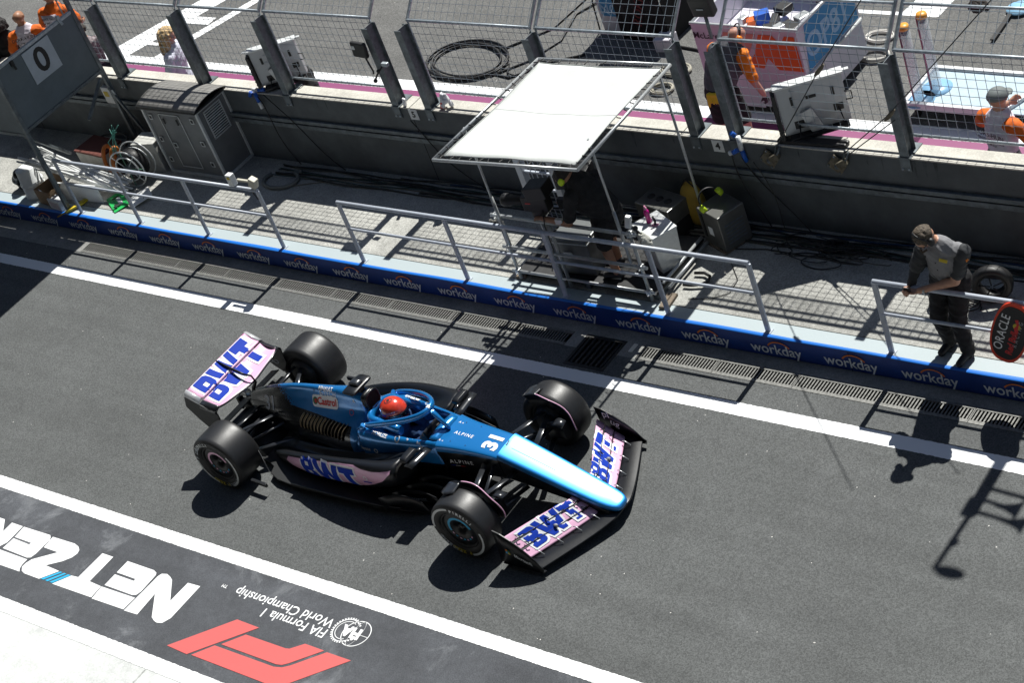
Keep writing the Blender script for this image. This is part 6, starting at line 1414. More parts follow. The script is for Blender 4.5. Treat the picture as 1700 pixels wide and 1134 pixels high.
# monitors standing on the wall cap (seen from behind)
def monitor(x, y, z, rz, sc, lab, rr=0):
    t = thing('outdoor_monitor', lab, 'monitor', (x, y, z), rz); w_ = .62*sc; h_ = .50*sc
    mm = mat('monitor_silver', (.44,.46,.48), .38, .3, var=.06, vscale=4)
    obj('housing', MB().box((0,0,h_/2+.06),(w_,.10,h_)), mm, t, bevel=.006); obj('top_cap', MB().box((0,0,h_+.07),(w_+.04,.13,.025)), mat('lid_white', (.66,.68,.68)), t, bevel=.004)
    for s in (-1,1): obj('lug', MB().box((s*(w_/2+.05),0,h_+.07),(.08,.05,.012)), alu, t, bevel=.003)
    obj('side_fin', MB().box((-w_/2-.03,-.01,h_*.48+.03),(.045,.16,h_*1.0)), blk, t, bevel=.006)
    for q in range(8): obj('fin_rib', MB().box((-w_/2-.055,-.01,h_*.1+.055*q),(.012,.14,.014)), carbon_m, t)
    for xx, zz, ww, hh in ((-.18,.40,.03,.09),(.20,.40,.03,.09),(.0,.40,.10,.03),(-.05,.26,.06,.05),(.22,.22,.09,.07),(-.16,.14,.09,.08)): obj('port', MB().box((xx*sc,-.052,zz*sc),(ww*sc,.008,hh*sc)), blk if ww != .06 else grey_d, t)
    obj('handle', MB().tube([(.30*sc,-.05,.36*sc),(.36*sc,-.06,.35*sc),(.36*sc,-.06,.27*sc),(.30*sc,-.05,.27*sc)], .008, 6), blk, t)
    obj('cable', MB().tube([(-.16*sc,-.06,.14*sc),(-.18*sc,-.12,.05),(-.10*sc,-.12,-.0),(.05,-.08,.0)], .009, 6), blk, t); obj('cable', MB().tube([(.22*sc,-.06,.22*sc),(.24*sc,-.12,.12),(.12*sc,-.12,.02)], .008, 6), blk, t)
    obj('base', MB().box((0,0,.03),(w_*.9,.26,.05),(0,0,.05)), blk, t, bevel=.012); obj('bracket', MB().box((-.05,-.08,.16*sc),(.14,.02,.26*sc),(0,-.3,0)), alu, t, bevel=.004)
    return t
monitor(-3.40, 4.76, ZW+.01, R(36), 1.06, 'silver outdoor monitor seen from behind on the wall cap at left')
monitor(4.95, 4.80, ZW+.01, R(36), 1.18, 'silver outdoor monitor seen from behind on the wall cap at right')
tag(obj('flat_cable_pack', MB().box((5.0,4.56,ZW+.025),(.85,.12,.05),(0,0,.03)), blk, bevel=.02), 'flat black cable pack lying on the wall cap in front of the right monitor', 'cable')
# wire rope brackets and ropes
for k, (x, z, lab) in enumerate(((4.46,1.25,'rusty square rope anchor plate with shackles on the wall near the black four'),(5.32,1.27,'rusty square rope anchor plate with shackles on the wall further right'))):
    t = thing('rope_anchor', lab, 'anchor', (x, 4.44, z)); rs = mat('rusty_plate', (.16,.14,.10), .7, .3, var=.5, vscale=18); obj('plate', MB().box((0,0,0),(.19,.015,.19),(0,R(38),0)), rs, t, bevel=.004)
    for a in range(4): obj('bolt', MB().ball((.105*math.cos(R(a*90+7)),-.01,.105*math.sin(R(a*90+7))),.014,8,6), galv_d, t)
    obj('lug', MB().box((.09,-.03,.05),(.14,.06,.07),(0,-.5,0)), rs, t, bevel=.008); obj('shackle', MB().tube([(.10,-.03,.05),(.16,-.04,.12),(.20,-.02,.20),(.14,-.0,.20),(.10,-.03,.06)], .012, 8), galv_d, t); obj('shackle', MB().ball((.02,-.03,.0),.035), galv_d, t)
def rope(P, lab, r_=.006): tag(obj('wire_rope', MB().tube(P, r_, 6), mat('wire_rope', (.045,.05,.055), .5, .5)), lab, 'wire rope')
rope([(4.60,4.42,1.42),(5.52,4.30,2.62),(6.9,4.1,4.3)], 'wire rope from the left anchor plate up past the right monitor')
rope([(5.46,4.42,1.45),(6.15,4.35,2.05),(7.8,4.2,3.75)], 'wire rope from the right anchor plate crossing the fence column')
rope([(5.50,4.42,1.43),(6.22,4.35,2.0)], 'second thin wire rope beside the column crossing rope')
for x, y, z in ((5.50,4.30,2.58),(6.17,4.35,2.05)): tag(obj('turnbuckle', MB().tube([(x-.07,y,z-.07),(x-.03,y,z-.03),(x+.03,y,z+.035),(x+.07,y,z+.08)], [.012,.024,.024,.012], 8), mat('rusty_plate', (.16,.14,.10))), 'turnbuckle on the wire rope '+('above the right monitor' if x < 6 else 'in front of the right fence column'), 'turnbuckle')
# oval sign on the right handrail
sg = thing('oval_team_sign', 'black oval sign with a red rim and Oracle racing lettering on the right handrail', 'sign', (8.03, 2.68, .86)); 
ax = Vector((.36,0,.93)).normalized(); bx2 = Vector((.93,0,-.36)).normalized()
def ov(k): return [tuple(Vector((0,0,0))+ax*(.40*k*math.copysign(abs(math.cos(a))**.9,math.cos(a)))+bx2*(.185*k*math.copysign(abs(math.sin(a))**.75,math.sin(a)))) for a in [i*math.pi/24 for i in range(48)]]
obj('rim', MB().prism(ov(1.0), (0,.02,0)), mat('sign_red', (.72,.05,.015), .45), sg); obj('face', MB().prism([(x, -.004, z) for x, y, z in ov(.89)], (0,.003,0)), mat('sign_black', (.008,.008,.010), .5), sg)
text('lettering', 'ORACLE', Vector((-.075,-.006,.01)), ax, -bx2, white_p, size=.125, bold=.001, parent=sg, space=1.05); text('lettering', 'Red Bull', Vector((0,-.006,-.12)), ax, -bx2, red_d, size=.095, bold=.003, parent=sg); text('lettering', 'RACING', Vector((.085,-.006,-.0)), ax, -bx2, grey_d, size=.06, bold=.0005, parent=sg, space=1.9)
place('sun_mark', shape_mesh([arc_strip(.001,.040,0,360,14)]), Vector((.09,-.006,.10)), ax, -bx2, MATS['decal_yellow'], sg); place('bull_mark', shape_mesh([[(-.10,-.01),(-.03,.02),(.02,.0),(.08,.03),(.10,.0),(.04,-.02),(-.02,-.02),(-.06,-.035)]]), Vector((.085,-.007,.10)), ax, -bx2, red_d, sg)
# black wheel reel behind the man
wr = thing('hose_reel', 'black hose reel with dark spokes standing behind the man at the handrail', 'reel', (7.30, 3.75, H), R(20))
wr.scale = (.62,.62,.62)
obj('wound_hose', MB().lathe([(.20,-.09),(.30,-.11),(.34,-.06),(.34,.06),(.30,.11),(.20,.09)], 36, (0,0,.36), 'Y', closed=True), blk, wr); obj('rim', MB().lathe([(.20,-.1),(.215,-.12),(.23,-.1)], 36, (0,0,.36), 'Y'), carbon_m, wr)
for k in range(5): a = k*1.2566+.4; obj('spoke', MB().tube([(.03*math.cos(a),-.1,.36+.03*math.sin(a)),(.20*math.cos(a),-.1,.36+.20*math.sin(a))], .012, 6), carbon_m, wr)
tag(obj('cable_coil', MB().tube([(6.95+.28*math.cos(a), 3.55+.12*math.sin(a), H+.02+.002*i) for i, a in enumerate([k*.3 for k in range(70)])], .010, 6), blk), 'black hose coil on the walkway behind the man', 'hose')
# antenna pole just outside the right edge (its shadow falls across the lane)
ap = thing('antenna_pole', 'tall pole with loudspeaker horns and antennas beyond the right edge of the view', 'pole', (8.10, 4.85, 0)); obj('pole', MB().tube([(0,0,0),(0,0,5.3)], .065, 12), galv_d, ap); obj('upper_pole', MB().tube([(0,0,5.3),(-.03,0,6.35)], .028, 10), galv_d, ap)
for z, l, dx in ((4.80,.5,.50),(5.02,.42,.30),(5.25,.36,.42)):
    obj('side_arm', MB().tube([(0,0,z),(dx,0,z+.05)], .022, 8), galv_d, ap); obj('horn', MB().lathe([(.02,.0),(.03,.08),(.06,.18),(.11,.24),(.105,.24),(.05,.17),(.02,.06)], 18, (dx-.12,0,z+.05), 'X'), galv_d, ap)
obj('lamp_head', MB().ball((.12,0,6.36),(.15,.07,.045)), galv_d, ap); obj('junction_box', MB().box((-.03,0,5.2),(.13,.12,.2)), galv_d, ap); obj('joint', MB().ball((0,0,5.85),.05), galv_d, ap)
# booth roof (just outside the picture) that shades the walkway and lane at the far left
obj('roof', MB().box2((-3.4,-.80,3.6),(.43,2.45,3.66)), galv_d, zb_)
for y in (0,1.3): obj('roof_post', MB().tube([(-2.4,y,2.3),(-2.4,y,3.6)], .03, 8), galv_d, zb_)

# ------------------------------------------------------------------ man leaning at the right handrail
grey_shirt = cloth('grey_shirt', (.20,.20,.21)); dark_shirt = cloth('charcoal_sleeve', (.030,.032,.036))
def V(*a): return Vector(a)
man = thing('person', 'man in grey and charcoal shirt with sunglasses looking at a phone at the handrail', 'person', (7.29, 2.93, H))
pel = V(.02,.08,.90); ch_ = V(.09,-.02,1.22); nk = V(.07,-.10,1.46); hd_c = V(.02,-.19,1.585); ff = V(-.40,-.50,-.95); uu2 = V(-.25,-.45,.86)
pr = [(pel, pel+V(0,-.01,.12), .180,.178,2,((0,1,0),.75)), (pel+V(0,-.01,.10), ch_, .180,.188,0,((0,1,0),.80)), (ch_, ch_+V(0,-.06,.14), .188,.15,0,((0,1,0),.76)),
      (ch_+V(-.15,-.05,.13), ch_+V(.17,-.03,.13), .072,.075,0), (nk+V(0,.02,-.04), hd_c+V(.02,.03,-.03), .058,.055,4), (nk+V(0,.03,-.06), nk+V(0,.01,-.02), .078,.068,1)]
for s, sh_, el, wr_ in ((-1, ch_+V(-.19,-.05,.12), V(-.24,-.10,1.04), V(-.27,-.20,.90)), (1, ch_+V(.21,-.03,.12), V(.20,-.12,1.02), V(-.16,-.22,.92))):
    mid_ = sh_.lerp(el, .72)
    pr += [(sh_, mid_, .078,.070,1), (mid_, el, .052,.047,4 if s > 0 else 1), (el, wr_, .048,.032,4 if s > 0 else 1)]
pr += hand_prims(V(-.16,-.22,.92), V(-.9,-.15,-.1), V(0,-.2,1), 4, .9, 1.0, side=1) + hand_prims(V(-.27,-.20,.90), V(-.1,-.75,.1), V(.6,0,.5), 4, .9, 1.0, side=-1)
for s, hip_, kn, an in ((-1, pel+V(-.09,0,-.02), V(-.14,-.02,.46), V(-.12,.05,.08)), (1, pel+V(.10,0,-.02), V(.08,-.04,.46), V(.13,-.06,.08))):
    pr += [(hip_, kn, .118,.082,2), (kn, an, .084,.066,2), (an+V(0,.02,-.02), an+V(-.03,-.16,-.045), .044,.038,3), (an+V(0,.03,-.04), an+V(0,-.02,-.045), .042,.042,3)]
shoe_m = mat('shoe_dark', (.012,.012,.014), .6); 
grow('body', pr + head_prims(hd_c, ff, uu2, 4), man, [grey_shirt, dark_shirt, blk_cloth, shoe_m, skin_m], voxel=.0085, smooth=4)
hair(man, hd_c, ff, uu2, (.085,.065,.045)); face_bits(man, hd_c, ff, uu2, glasses=True)
obj('beard', MB().tube([hd_c+ff.normalized()*.075+V(-.03,.0,-.075), hd_c+ff.normalized()*.09+V(0,-.0,-.09), hd_c+ff.normalized()*.075+V(.04,0,-.07)], .012, 6), mat('beard', (.08,.055,.04), .9), man)
obj('belt', MB().lathe([(.158,-.02),(.162,0),(.158,.02)], 24, (.02,.07,1.0)), blk, man).scale = (1,1,1)
obj('collar', MB().tube([nk+V(.075*math.cos(a),.02+.06*math.sin(a),-.045) for a in [R(-60+i*12) for i in range(26)]], .013, 6), dark_shirt, man)
obj('chest_badge', MB().box(ch_+V(.075,-.175,.10), (.085,.006,.032), (R(-20),R(8),0)), MATS['safety_yellow'], man); obj('sleeve_badge', MB().box(ch_+V(.265,-.06,.06), (.01,.05,.03)), MATS['decal_orange'], man)
obj('watch', MB().lathe([(.034,-.012),(.037,0),(.034,.012)], 16, (0,0,0), 'X'), steel, man).location = V(-.10,-.21,.925)
obj('shirt_buttons', MB().ball(ch_+V(-.02,-.165,.05),.006,8,5).ball(ch_+V(-.02,-.16,-.04),.006,8,5), blk, man, kind='stuff')
headphones(man, hd_c, ff, uu2, blk)
obj('sun_glass_arm', MB().tube([hd_c+V(.08,-.03,.01), hd_c+V(.09,.03,.03)], .003, 5), blk, man)
ph = tag(obj('mobile_phone', MB().box((7.025,2.67,H+.93), (.075,.015,.15), (.5,.15,.2)), blk, bevel=.006), 'black phone held in both hands by the man at the handrail', 'phone')
ybk = obj('waist_pouch', MB().ball(pel+V(.13,.06,.16), (.06,.05,.08), 12, 8), MATS['safety_yellow'], man)

# ------------------------------------------------------------------ camera operator bent over the camera
opr = thing('person', 'camera operator in black shorts and shirt with yellow ear defenders bending over the camera', 'person', (2.95, 3.12, H+.11))
pel = V(.10,.05,.84); ch_ = V(-.02,-.0,1.12); hd_c = V(-.21,-.08,1.42); ff = V(-.80,-.25,-.55); uu2 = V(-.45,-.1,.85)
pr = [(pel, pel+V(0,0,.10), .19,.19,0,((0,1,0),.85)), (pel+V(0,0,.08), ch_, .19,.225,0,((0,1,0),.88)), (ch_, ch_+V(-.06,-.02,.14), .225,.18,0,((0,1,0),.88)), (ch_+V(-.08,-.17,.12), ch_+V(.02,.18,.12), .08,.08,0), (ch_+V(-.08,-.03,.18), hd_c, .06,.055,3)]
for s, sh_, el, wr_ in ((-1, ch_+V(-.06,-.21,.12), V(-.20,-.26,.90), V(-.60,-.24,.90)), (1, ch_+V(.0,.20,.12), V(-.22,.22,.95), V(-.42,.05,.98))):
    mid_ = sh_.lerp(el, .75); pr += [(sh_, mid_, .078,.070,0), (mid_, el, .052,.046,3), (el, wr_, .046,.031,3)]
pr += hand_prims(V(-.60,-.24,.90), V(-.95,.1,-.05), V(0,.1,-1), 3, 1.0, 1.05, side=1)+hand_prims(V(-.42,.05,.98), V(-.9,-.2,0), V(0,-.1,-1), 3, 1.0, 1.05, side=-1)
for s, hip_, kn, an in ((-1, pel+V(-.02,-.10,-.02), V(.05,-.10,.46), V(.05,-.05,.09)), (1, pel+V(.0,.11,-.02), V(-.05,.14,.46), V(-.10,.20,.09))):
    m5 = hip_.lerp(kn, .8); pr += [(hip_, m5, .115,.092,1), (m5, kn, .070,.062,3), (kn, an, .062,.042,3), (an+V(.04,0,-.04), an+V(-.16,-.03,-.055), .044,.036,2)]
grow('body', pr+head_prims(hd_c, ff, uu2, 3), opr, [blk_cloth, mat('black_shorts', (.012,.012,.013), .9), shoe_m, skin_t], voxel=.010, smooth=4)
hair(opr, hd_c, ff, uu2, (.02,.015,.012)); face_bits(opr, hd_c, ff, uu2)
headphones(opr, hd_c, ff, uu2, mat('fluo_yellow', (.55,.75,.02)), 1.0)
obj('shoe_sole', MB().prism([(-.12,-.10,.012),(.10,-.09,.012),(.10,-.01,.012),(-.12,.0,.012)], (0,0,.02)), pw, opr)

# ------------------------------------------------------------------ mechanic in grey and orange bending by the cart
papaya = cloth('papaya_orange', (.78,.20,.01)); mgrey = cloth('mechanic_grey', (.085,.088,.10))
mc = thing('person', 'bald mechanic in dark grey shirt with orange sleeves and yellow gloves in his back pocket', 'person', (2.80, 6.0, 0))
pel = V(.0,.0,.98); ch_ = V(.08,.12,1.30); hd_c = V(.27,.25,1.63); ff = V(.55,.65,-.45); uu2 = V(.3,.35,.9)
pr = [(pel, pel+V(.01,.02,.10), .19,.19,2,((0,1,0),.9)), (pel+V(.01,.02,.10), ch_, .195,.24,0,((0,1,0),.85)), (ch_, ch_+V(.06,.06,.13), .24,.19,0,((0,1,0),.85)), (ch_+V(-.14,.08,.13), ch_+V(.24,.04,.13), .085,.085,0), (ch_+V(.07,.07,.18), hd_c, .065,.06,3), (ch_+V(.05,.06,.17), ch_+V(.08,.08,.22), .095,.075,1)]
for s, sh_, el, wr_ in ((1, ch_+V(.27,.03,.12), V(.45,.10,1.08), V(.50,.16,.85)), (-1, ch_+V(-.18,.10,.12), V(-.20,.25,1.12), V(-.05,.42,1.0))):
    mid_ = sh_.lerp(el, .85); pr += [(sh_, mid_, .082,.072,1), (mid_, el, .055,.048,3), (el, wr_, .048,.033,3)]
pr += hand_prims(V(.50,.16,.85), V(.1,.1,-.95), V(-.6,.3,0), 4, .8, 1.05)+hand_prims(V(-.05,.42,1.0), V(.2,.6,-.7), V(.4,0,0), 4, .8, 1.05)
for s, hip_, kn, an in ((-1, pel+V(-.10,0,-.03), V(-.13,.02,.50), V(-.12,-.02,.09)), (1, pel+V(.11,.02,-.03), V(.18,.08,.50), V(.20,.05,.09))):
    m5 = hip_.lerp(kn, .85); pr += [(hip_, m5, .118,.095,2), (m5, kn, .068,.062,3), (kn, an, .064,.042,3), (an+V(0,-.04,-.04), an+V(.02,.16,-.055), .044,.036,5)]
grow('body', pr+head_prims(hd_c, ff, uu2, 3, 1.05), mc, [mgrey, papaya, mat('black_shorts', (.012,.012,.013)), mat('skin_pink', (.52,.26,.19), .5, var=.1), blk, shoe_m], voxel=.011, smooth=4)
headphones(mc, hd_c, ff, uu2, mat('papaya_plastic', (.8,.22,.01), .4), 1.1); face_bits(mc, hd_c, ff, uu2, 1.05)
gl = []
for k in range(5): a = V(-.03+.035*k,-.17,1.02); gl += [(a, a+V(.005*k-.01,-.015,-.10-.01*(k%2)), .017,.013,0)]
gl += [(V(-.04,-.165,1.03), V(.12,-.165,1.03), .028,.028,0), (V(-.06,-.17,1.02), V(-.08,-.18,.86), .028,.016,0)]
grow('yellow_gloves', gl, mc, [mat('glove_yellow', (.68,.45,.01), .6, bump=.3)], voxel=.008, smooth=2)
me_ = text_mesh('McLaren', .055, .001); place('back_lettering', me_, (.06,-.075,1.47), (.98,-.1,.0), (0,.45,.9), white_p, mc)
# ------------------------------------------------------------------ marshals and spectators beyond the wall
vest_w = cloth('vest_white', (.70,.66,.74)); orange_c = cloth('marshal_orange', (.72,.14,.01)); 
def standing(lab, x, y, face, top, top2, low, skin_, z=0, hair_c=None, hl=0, lean=0.0, arms=((-.26,-.02,1.10),(-.22,.15,.95)), curly=False, cap=None, sc=1.0, group=None):
    t = thing('person', lab, 'person', (x, y, z), face, group); t.scale = (1.12, 1.12, 1.03)
    pel = V(0,0,.95); ch_ = V(0,.02+lean*.5,1.25); hd_c = V(0,.05+lean,1.63); ff = V(0,1,-.25-lean); uu2 = V(0,.15,.95)
    pr = [(pel, pel+V(0,0,.1), .16,.155,2,((0,1,0),.75)), (pel+V(0,0,.10), ch_, .155,.17,0,((0,1,0),.72)), (ch_, ch_+V(0,.02,.13), .175,.14,0,((0,1,0),.74)), (ch_+V(-.17,0,.12), ch_+V(.17,0,.12), .075,.075,1), (ch_+V(0,.02,.16), hd_c, .058,.055,3), (ch_+V(0,.01,.17), ch_+V(0,.02,.20), .085,.07,1)]
    for s in (-1, 1):
        e = V(s*abs(arms[0][0]), arms[0][1], arms[0][2]); w = V(s*abs(arms[1][0]), arms[1][1], arms[1][2]); sh_ = ch_+V(s*.20,0,.12); m_ = sh_.lerp(e, .75)
        pr += [(sh_, m_, .068,.060,1), (m_, e, .046,.042,3), (e, w, .042,.030,3)]+hand_prims(w, (w-e)*.6+V(0,.1,0), V(-s*.7,0,.2), 3, .7, 1.0, side=s)
        pr += [(pel+V(s*.10,0,-.02), V(s*.11,0,.5), .10,.07,2), (V(s*.11,0,.5), V(s*.11,0,.08), .068,.05,2), (V(s*.11,-.03,.05), V(s*.12,.15,.04), .044,.036,4)]
    grow('body', pr+head_prims(hd_c, ff, uu2, 3), t, [top, top2, low, skin_, shoe_m], voxel=.0125, smooth=4)
    if hair_c: hair(t, hd_c, ff, uu2, hair_c, length=hl, curly=curly)
    if cap:
        rows = []
        for i in range(8):
            p = R(90*i/7); rows.append([tuple(hd_c+V(.101*math.sin(p)*math.cos(a), .110*math.sin(p)*math.sin(a), .02+.098*math.cos(p))) for a in [k*math.pi/12 for k in range(25)]])
        obj('cap_crown', MB().sheet(rows), cap, t, solid=.004); obj('cap_peak', MB().sheet([[tuple(hd_c+V(.085*u, .095*math.sqrt(max(0,1-.6*u*u))+.075*v*(1-.5*u*u), .03-.02*v)) for v in (0,.5,1)] for u in [-1+.25*i for i in range(9)]], .004), cap, t)
    return t, hd_c, ff, uu2
dk = mat('dark_trousers', (.03,.032,.04), .9, var=.2)
t, hc_, f_, u_ = standing('marshal with grey cap and white and orange bib reading a sheet of paper', 6.84, 5.26, R(-20), vest_w, orange_c, dk, skin_m, arms=((-.34,.08,1.18),(-.22,.34,1.30)), cap=mat('cap_grey', (.16,.18,.18), .7, var=.1), hair_c=(.03,.022,.018))
obj('bib_band', MB().lathe([(.172,-.10),(.176,-.02),(.174,.06)], 24, (0,0,0)), orange_c, t); t.children[-1].location = (0,0,1.05); t.children[-1].scale = (1.0,.76,1)
text('bib_print', 'OURS-HUN', (0,-.139,1.30), (1,0,0), (0,0,1), ink, size=.075, bold=.0015, parent=t); text('bib_print', 'VERSENYTANACS', (0,-.136,1.23), (1,0,0), (0,0,1), ink, size=.045, bold=.001, parent=t); text('bib_print', 'FORMULA', (0,-.136,1.18), (1,0,0), (0,0,1), ink, size=.035, bold=.001, parent=t)
t2 = thing('paper_sheet', 'white sheet of paper in the hands of the marshal with the grey cap', 'paper', (7.14, 5.55, 1.42), R(-25)); obj('sheet', MB().box((0,0,0), (.22,.004,.30), (-.7,0,0)), pw, t2)
t, hc_, f_, u_ = standing('marshal with black hair and printed white and orange bib at the far left', -9.30, 4.98, R(35), vest_w, orange_c, dk, skin_t, arms=((-.30,-.02,1.12),(-.28,-.05,.88)), hair_c=(.012,.01,.01), hl=.12, curly=True, z=.32)
for s_, y_, z_ in (('DERK-HUN',.07,1.36),('SECT No.1',.065,1.27),('SV PIT LANE',.055,1.19)): text('bib_print', s_, (0,-.139,z_), (1,0,0), (0,0,1), ink, size=y_, bold=.0012, parent=t)
obj('bib_band', MB().lathe([(.172,-.12),(.176,-.02),(.170,.03)], 24), orange_c, t); t.children[-1].location = (0,0,1.09); t.children[-1].scale = (1,.76,1)
text('bib_print', 'HUNGARORING', (0,-.142,1.06), (1,0,0), (0,0,1), ink, size=.065, bold=.003, parent=t)
t, hc_, f_, u_ = standing('marshal in bright orange shirt with printed white bib behind the zero board', -8.60, 5.18, R(15), orange_c, orange_c, orange_c, skin_t, arms=((-.32,.05,1.15),(-.20,.22,1.05)), hair_c=(.02,.015,.01), z=.62)
obj('bib_panel', MB().sheet([[(x*.13, -.142+.02*x*x, z) for z in (1.02,1.15,1.28,1.40)] for x in (-1,-.5,0,.5,1)], .004), vest_w, t); text('bib_print', 'HUNGARORING', (0,-.150,1.12), (1,0,0), (0,0,1), ink, size=.055, bold=.003, parent=t)
for s_, z_ in (('SECT No.1',1.34),('SV PIT LANE',1.27)): text('bib_print', s_, (0,-.150,z_), (1,0,0), (0,0,1), ink, size=.05, bold=.001, parent=t)
t, hc_, f_, u_ = standing('spectator in dark clothes leaning on the wall at the top left corner', -9.75, 4.88, R(60), blk_cloth, blk_cloth, dk, skin_t, hair_c=(.012,.01,.01), hl=.1, lean=.08, z=.22)
t, hc_, f_, u_ = standing('woman with long curly blond hair and sunglasses in a white shirt', -6.36, 5.28, R(-58), cloth('white_shirt', (.66,.67,.78)), MATS['white_shirt'], cloth('pale_denim', (.45,.47,.55)), mat('skin_fair', (.58,.33,.24), .5), arms=((-.27,-.05,1.10),(-.32,-.10,.90)), hair_c=(.52,.36,.18), hl=.30, curly=True, z=-.02)
face_bits(t, hc_, f_, u_, glasses=True)
t, hc_, f_, u_ = standing('person in a dark shirt with a wristwatch standing behind the left monitor', -3.68, 5.30, R(160), dk, blk_cloth, dk, mat('skin_fair', (.58,.33,.24)), arms=((-.34,.10,1.18),(-.40,.30,1.36)), hair_c=(.05,.03,.02), z=-.12)
t, hc_, f_, u_ = standing('person in a dark printed jacket standing by the fence right of the zero board', -8.30, 5.25, R(-120), mat('jacket_maroon', (.05,.02,.03), .8, col2=(.4,.35,.36), vscale=28), MATS['jacket_maroon'], dk, skin_t, hair_c=(.03,.02,.02))
# ------------------------------------------------------------------ team carts and kit on the track side
cw = mat('cart_white', (.62,.60,.66), .45, var=.05, vscale=5); cblue = mat('cart_blue', (.02,.24,.50), .45); por = mat('cart_orange', (.75,.13,.01), .45); por2 = mat('cart_orange_pale', (.66,.28,.20), .45)
ct = thing('team_cart', 'white team cart with orange chevrons on its front and a blue OP81 side panel', 'cart', (2.66, 7.25, 0), R(-1.5))
CW, CD, CH = 1.56, 1.35, 1.28
for a, b2 in (((-CW/2,-.33,.12),(CW/2,-.29,CH)), ((-CW/2,-.29,.12),(-CW/2+.04,CD-.33,CH)), ((CW/2-.04,-.29,.12),(CW/2,CD-.33,CH)), ((-CW/2+.04,CD-.37,.12),(CW/2-.04,CD-.33,CH)), ((-CW/2+.04,-.29,.85),(CW/2-.04,CD-.37,.88))): obj('body_panel', MB().box2(a,b2), cw, ct)
for a, b2 in (((-CW/2-.02,-.31,CH),(CW/2+.02,-.31,CH)),((CW/2,-.31,CH),(CW/2,CD-.33,CH)),((-CW/2,-.31,CH),(-CW/2,CD-.33,CH)),((CW/2+.01,-.31,.62),(CW/2+.01,CD-.33,.62))): obj('edge_tube', MB().tube([a,b2], .022, 8), alu, ct)
F = lambda L, m_, n_='front_shape', d=0: place(n_, shape_mesh([L]), (0,-.333-.003*d,0), (1,0,0), (0,0,1), m_, ct)
F([(-.05,.72),(.10,.92),(.22,1.20),(.42,1.20),(.52,1.08),(.60,1.20),(.74,1.20),(.76,.70),(.40,.70),(.28,.86),(.18,.70)], por, 'orange_chevron', 1)
F([(-.52,.72),(-.30,1.20),(-.02,1.20),(-.22,.90),(-.34,.72)], por2, 'pale_chevron', 1); F([(.0,1.20),(.18,1.20),(.02,.92),(-.10,1.04)], por2, 'pale_chevron', 1); F([(-.28,.72),(-.18,.88),(-.02,.70),(-.02,.70)], por, 'orange_chevron', 1)
F([(-.40,.10),(.04,.10),(.04,.62),(-.30,.62)], mat('cart_shape_white', (.74,.73,.78), .4), 'white_shape', 1); F([(-.74,.10),(-.42,.10),(-.34,.48),(-.60,.48)], por2, 'pale_panel', 1)
text('lettering', 'McLaren', (-.55,-.338,1.12), (1,0,0), (0,0,1), ink, size=.13, bold=.001, parent=ct)
place('blue_panel', shape_mesh([[(-.25,.66),(.55,.66),(.98,.66),(.98,1.26),(-.15,1.26)]]), (CW/2+.004,0,0), (0,1,0), (0,0,1), cblue, ct); text('lettering', 'OP81', (CW/2+.007,.30,.92), (0,1,0), (0,0,1), mat('cart_pale_blue', (.30,.50,.70), .45), size=.44, bold=.008, parent=ct)
for k in range(12):
    obj('tool', MB().box((clut.uniform(-.55,.55), clut.uniform(-.1,.8), .93+clut.uniform(0,.12)), (clut.uniform(.1,.3),clut.uniform(.08,.2),clut.uniform(.06,.18)), (0,0,clut.uniform(0,3))), [blk,blk,steel,MATS['plug_blue']][k%4] if k != 5 else por, ct, bevel=.01)
for x in (-.62,.62):
    for y in (-.15,.85): obj('castor', MB().lathe([(0,-.02),(.055,-.02),(.055,.02),(0,.02)], 14, (x,y,.06), 'X'), blk, ct)
c2_ = thing('team_cart', 'small white and blue team stand with pale numerals behind the sun shade', 'cart', (-.75, 8.55, 0), R(-3))
obj('body_panel', MB().box2((-.26,0,.0),(.26,.7,1.02)), cw, c2_, bevel=.006); obj('blue_panel', MB().box2((-.19,-.006,.25),(.24,-.002,.96)), cblue, c2_); text('lettering', 'NO4', (.03,-.009,.36), (1,0,0), (0,0,1), MATS['cart_pale_blue'], size=.24, bold=.006, parent=c2_)
obj('edge_tube', MB().tube([(-.27,-.01,1.04),(.27,-.01,1.04)], .02, 8), alu, c2_); obj('orange_cylinder', MB().lathe([(0,0),(.10,0),(.10,.95),(.05,1.05),(0,1.06)], 18, (.40,.2,0)), por, c2_)
obj('cables', MB().tube([(-.2,-.03,1.0),(-.22,-.1,.5),(-.3,-.05,0)], .012, 6).tube([(.1,-.03,1.0),(.12,-.06,.4),(.3,-.1,0)], .010, 6), blk, c2_, kind='stuff')
bs = thing('tyre_trolley_cover', 'large black fabric cover with faint red lettering over a trolley behind the sun shade', 'cover', (-.22, 8.9, 0), R(-3))
cvm = mat('cover_black', (.006,.006,.007), .8, bump=.6, bscale=10); rows = []
for i in range(15):
    x = -.30+.85*i/14; rows.append([(x+.01*math.sin(i), -.55+.0*i+.03*math.sin(i*1.3), .0), (x, -.53+.02*math.sin(i*1.7), .6), (x, -.50, 1.25), (x, -.2, 1.32), (x, .9, 1.30), (x, .95, .0)])
obj('cover_cloth', MB().sheet(rows, .01), cvm, bs); obj('cover_side', MB().prism([(.555,-.55,0),(.555,-.5,1.25),(.555,.9,1.30),(.555,.95,0)], (.01,0,0)), cvm, bs)
text('faint_lettering', 'ROKiT', (.18,-.565,.55), (.35,0,.9), (-.9,0,.35), mat('faint_red', (.10,.005,.005), .7), size=.22, bold=.004, parent=bs)
tag(obj('white_block', MB().box((.32,8.22,.10),(.26,.24,.2),(0,0,.1)), mat('cart_white', (.62,.60,.66)), bevel=.01), 'white block on the track beside the black cover', 'block')
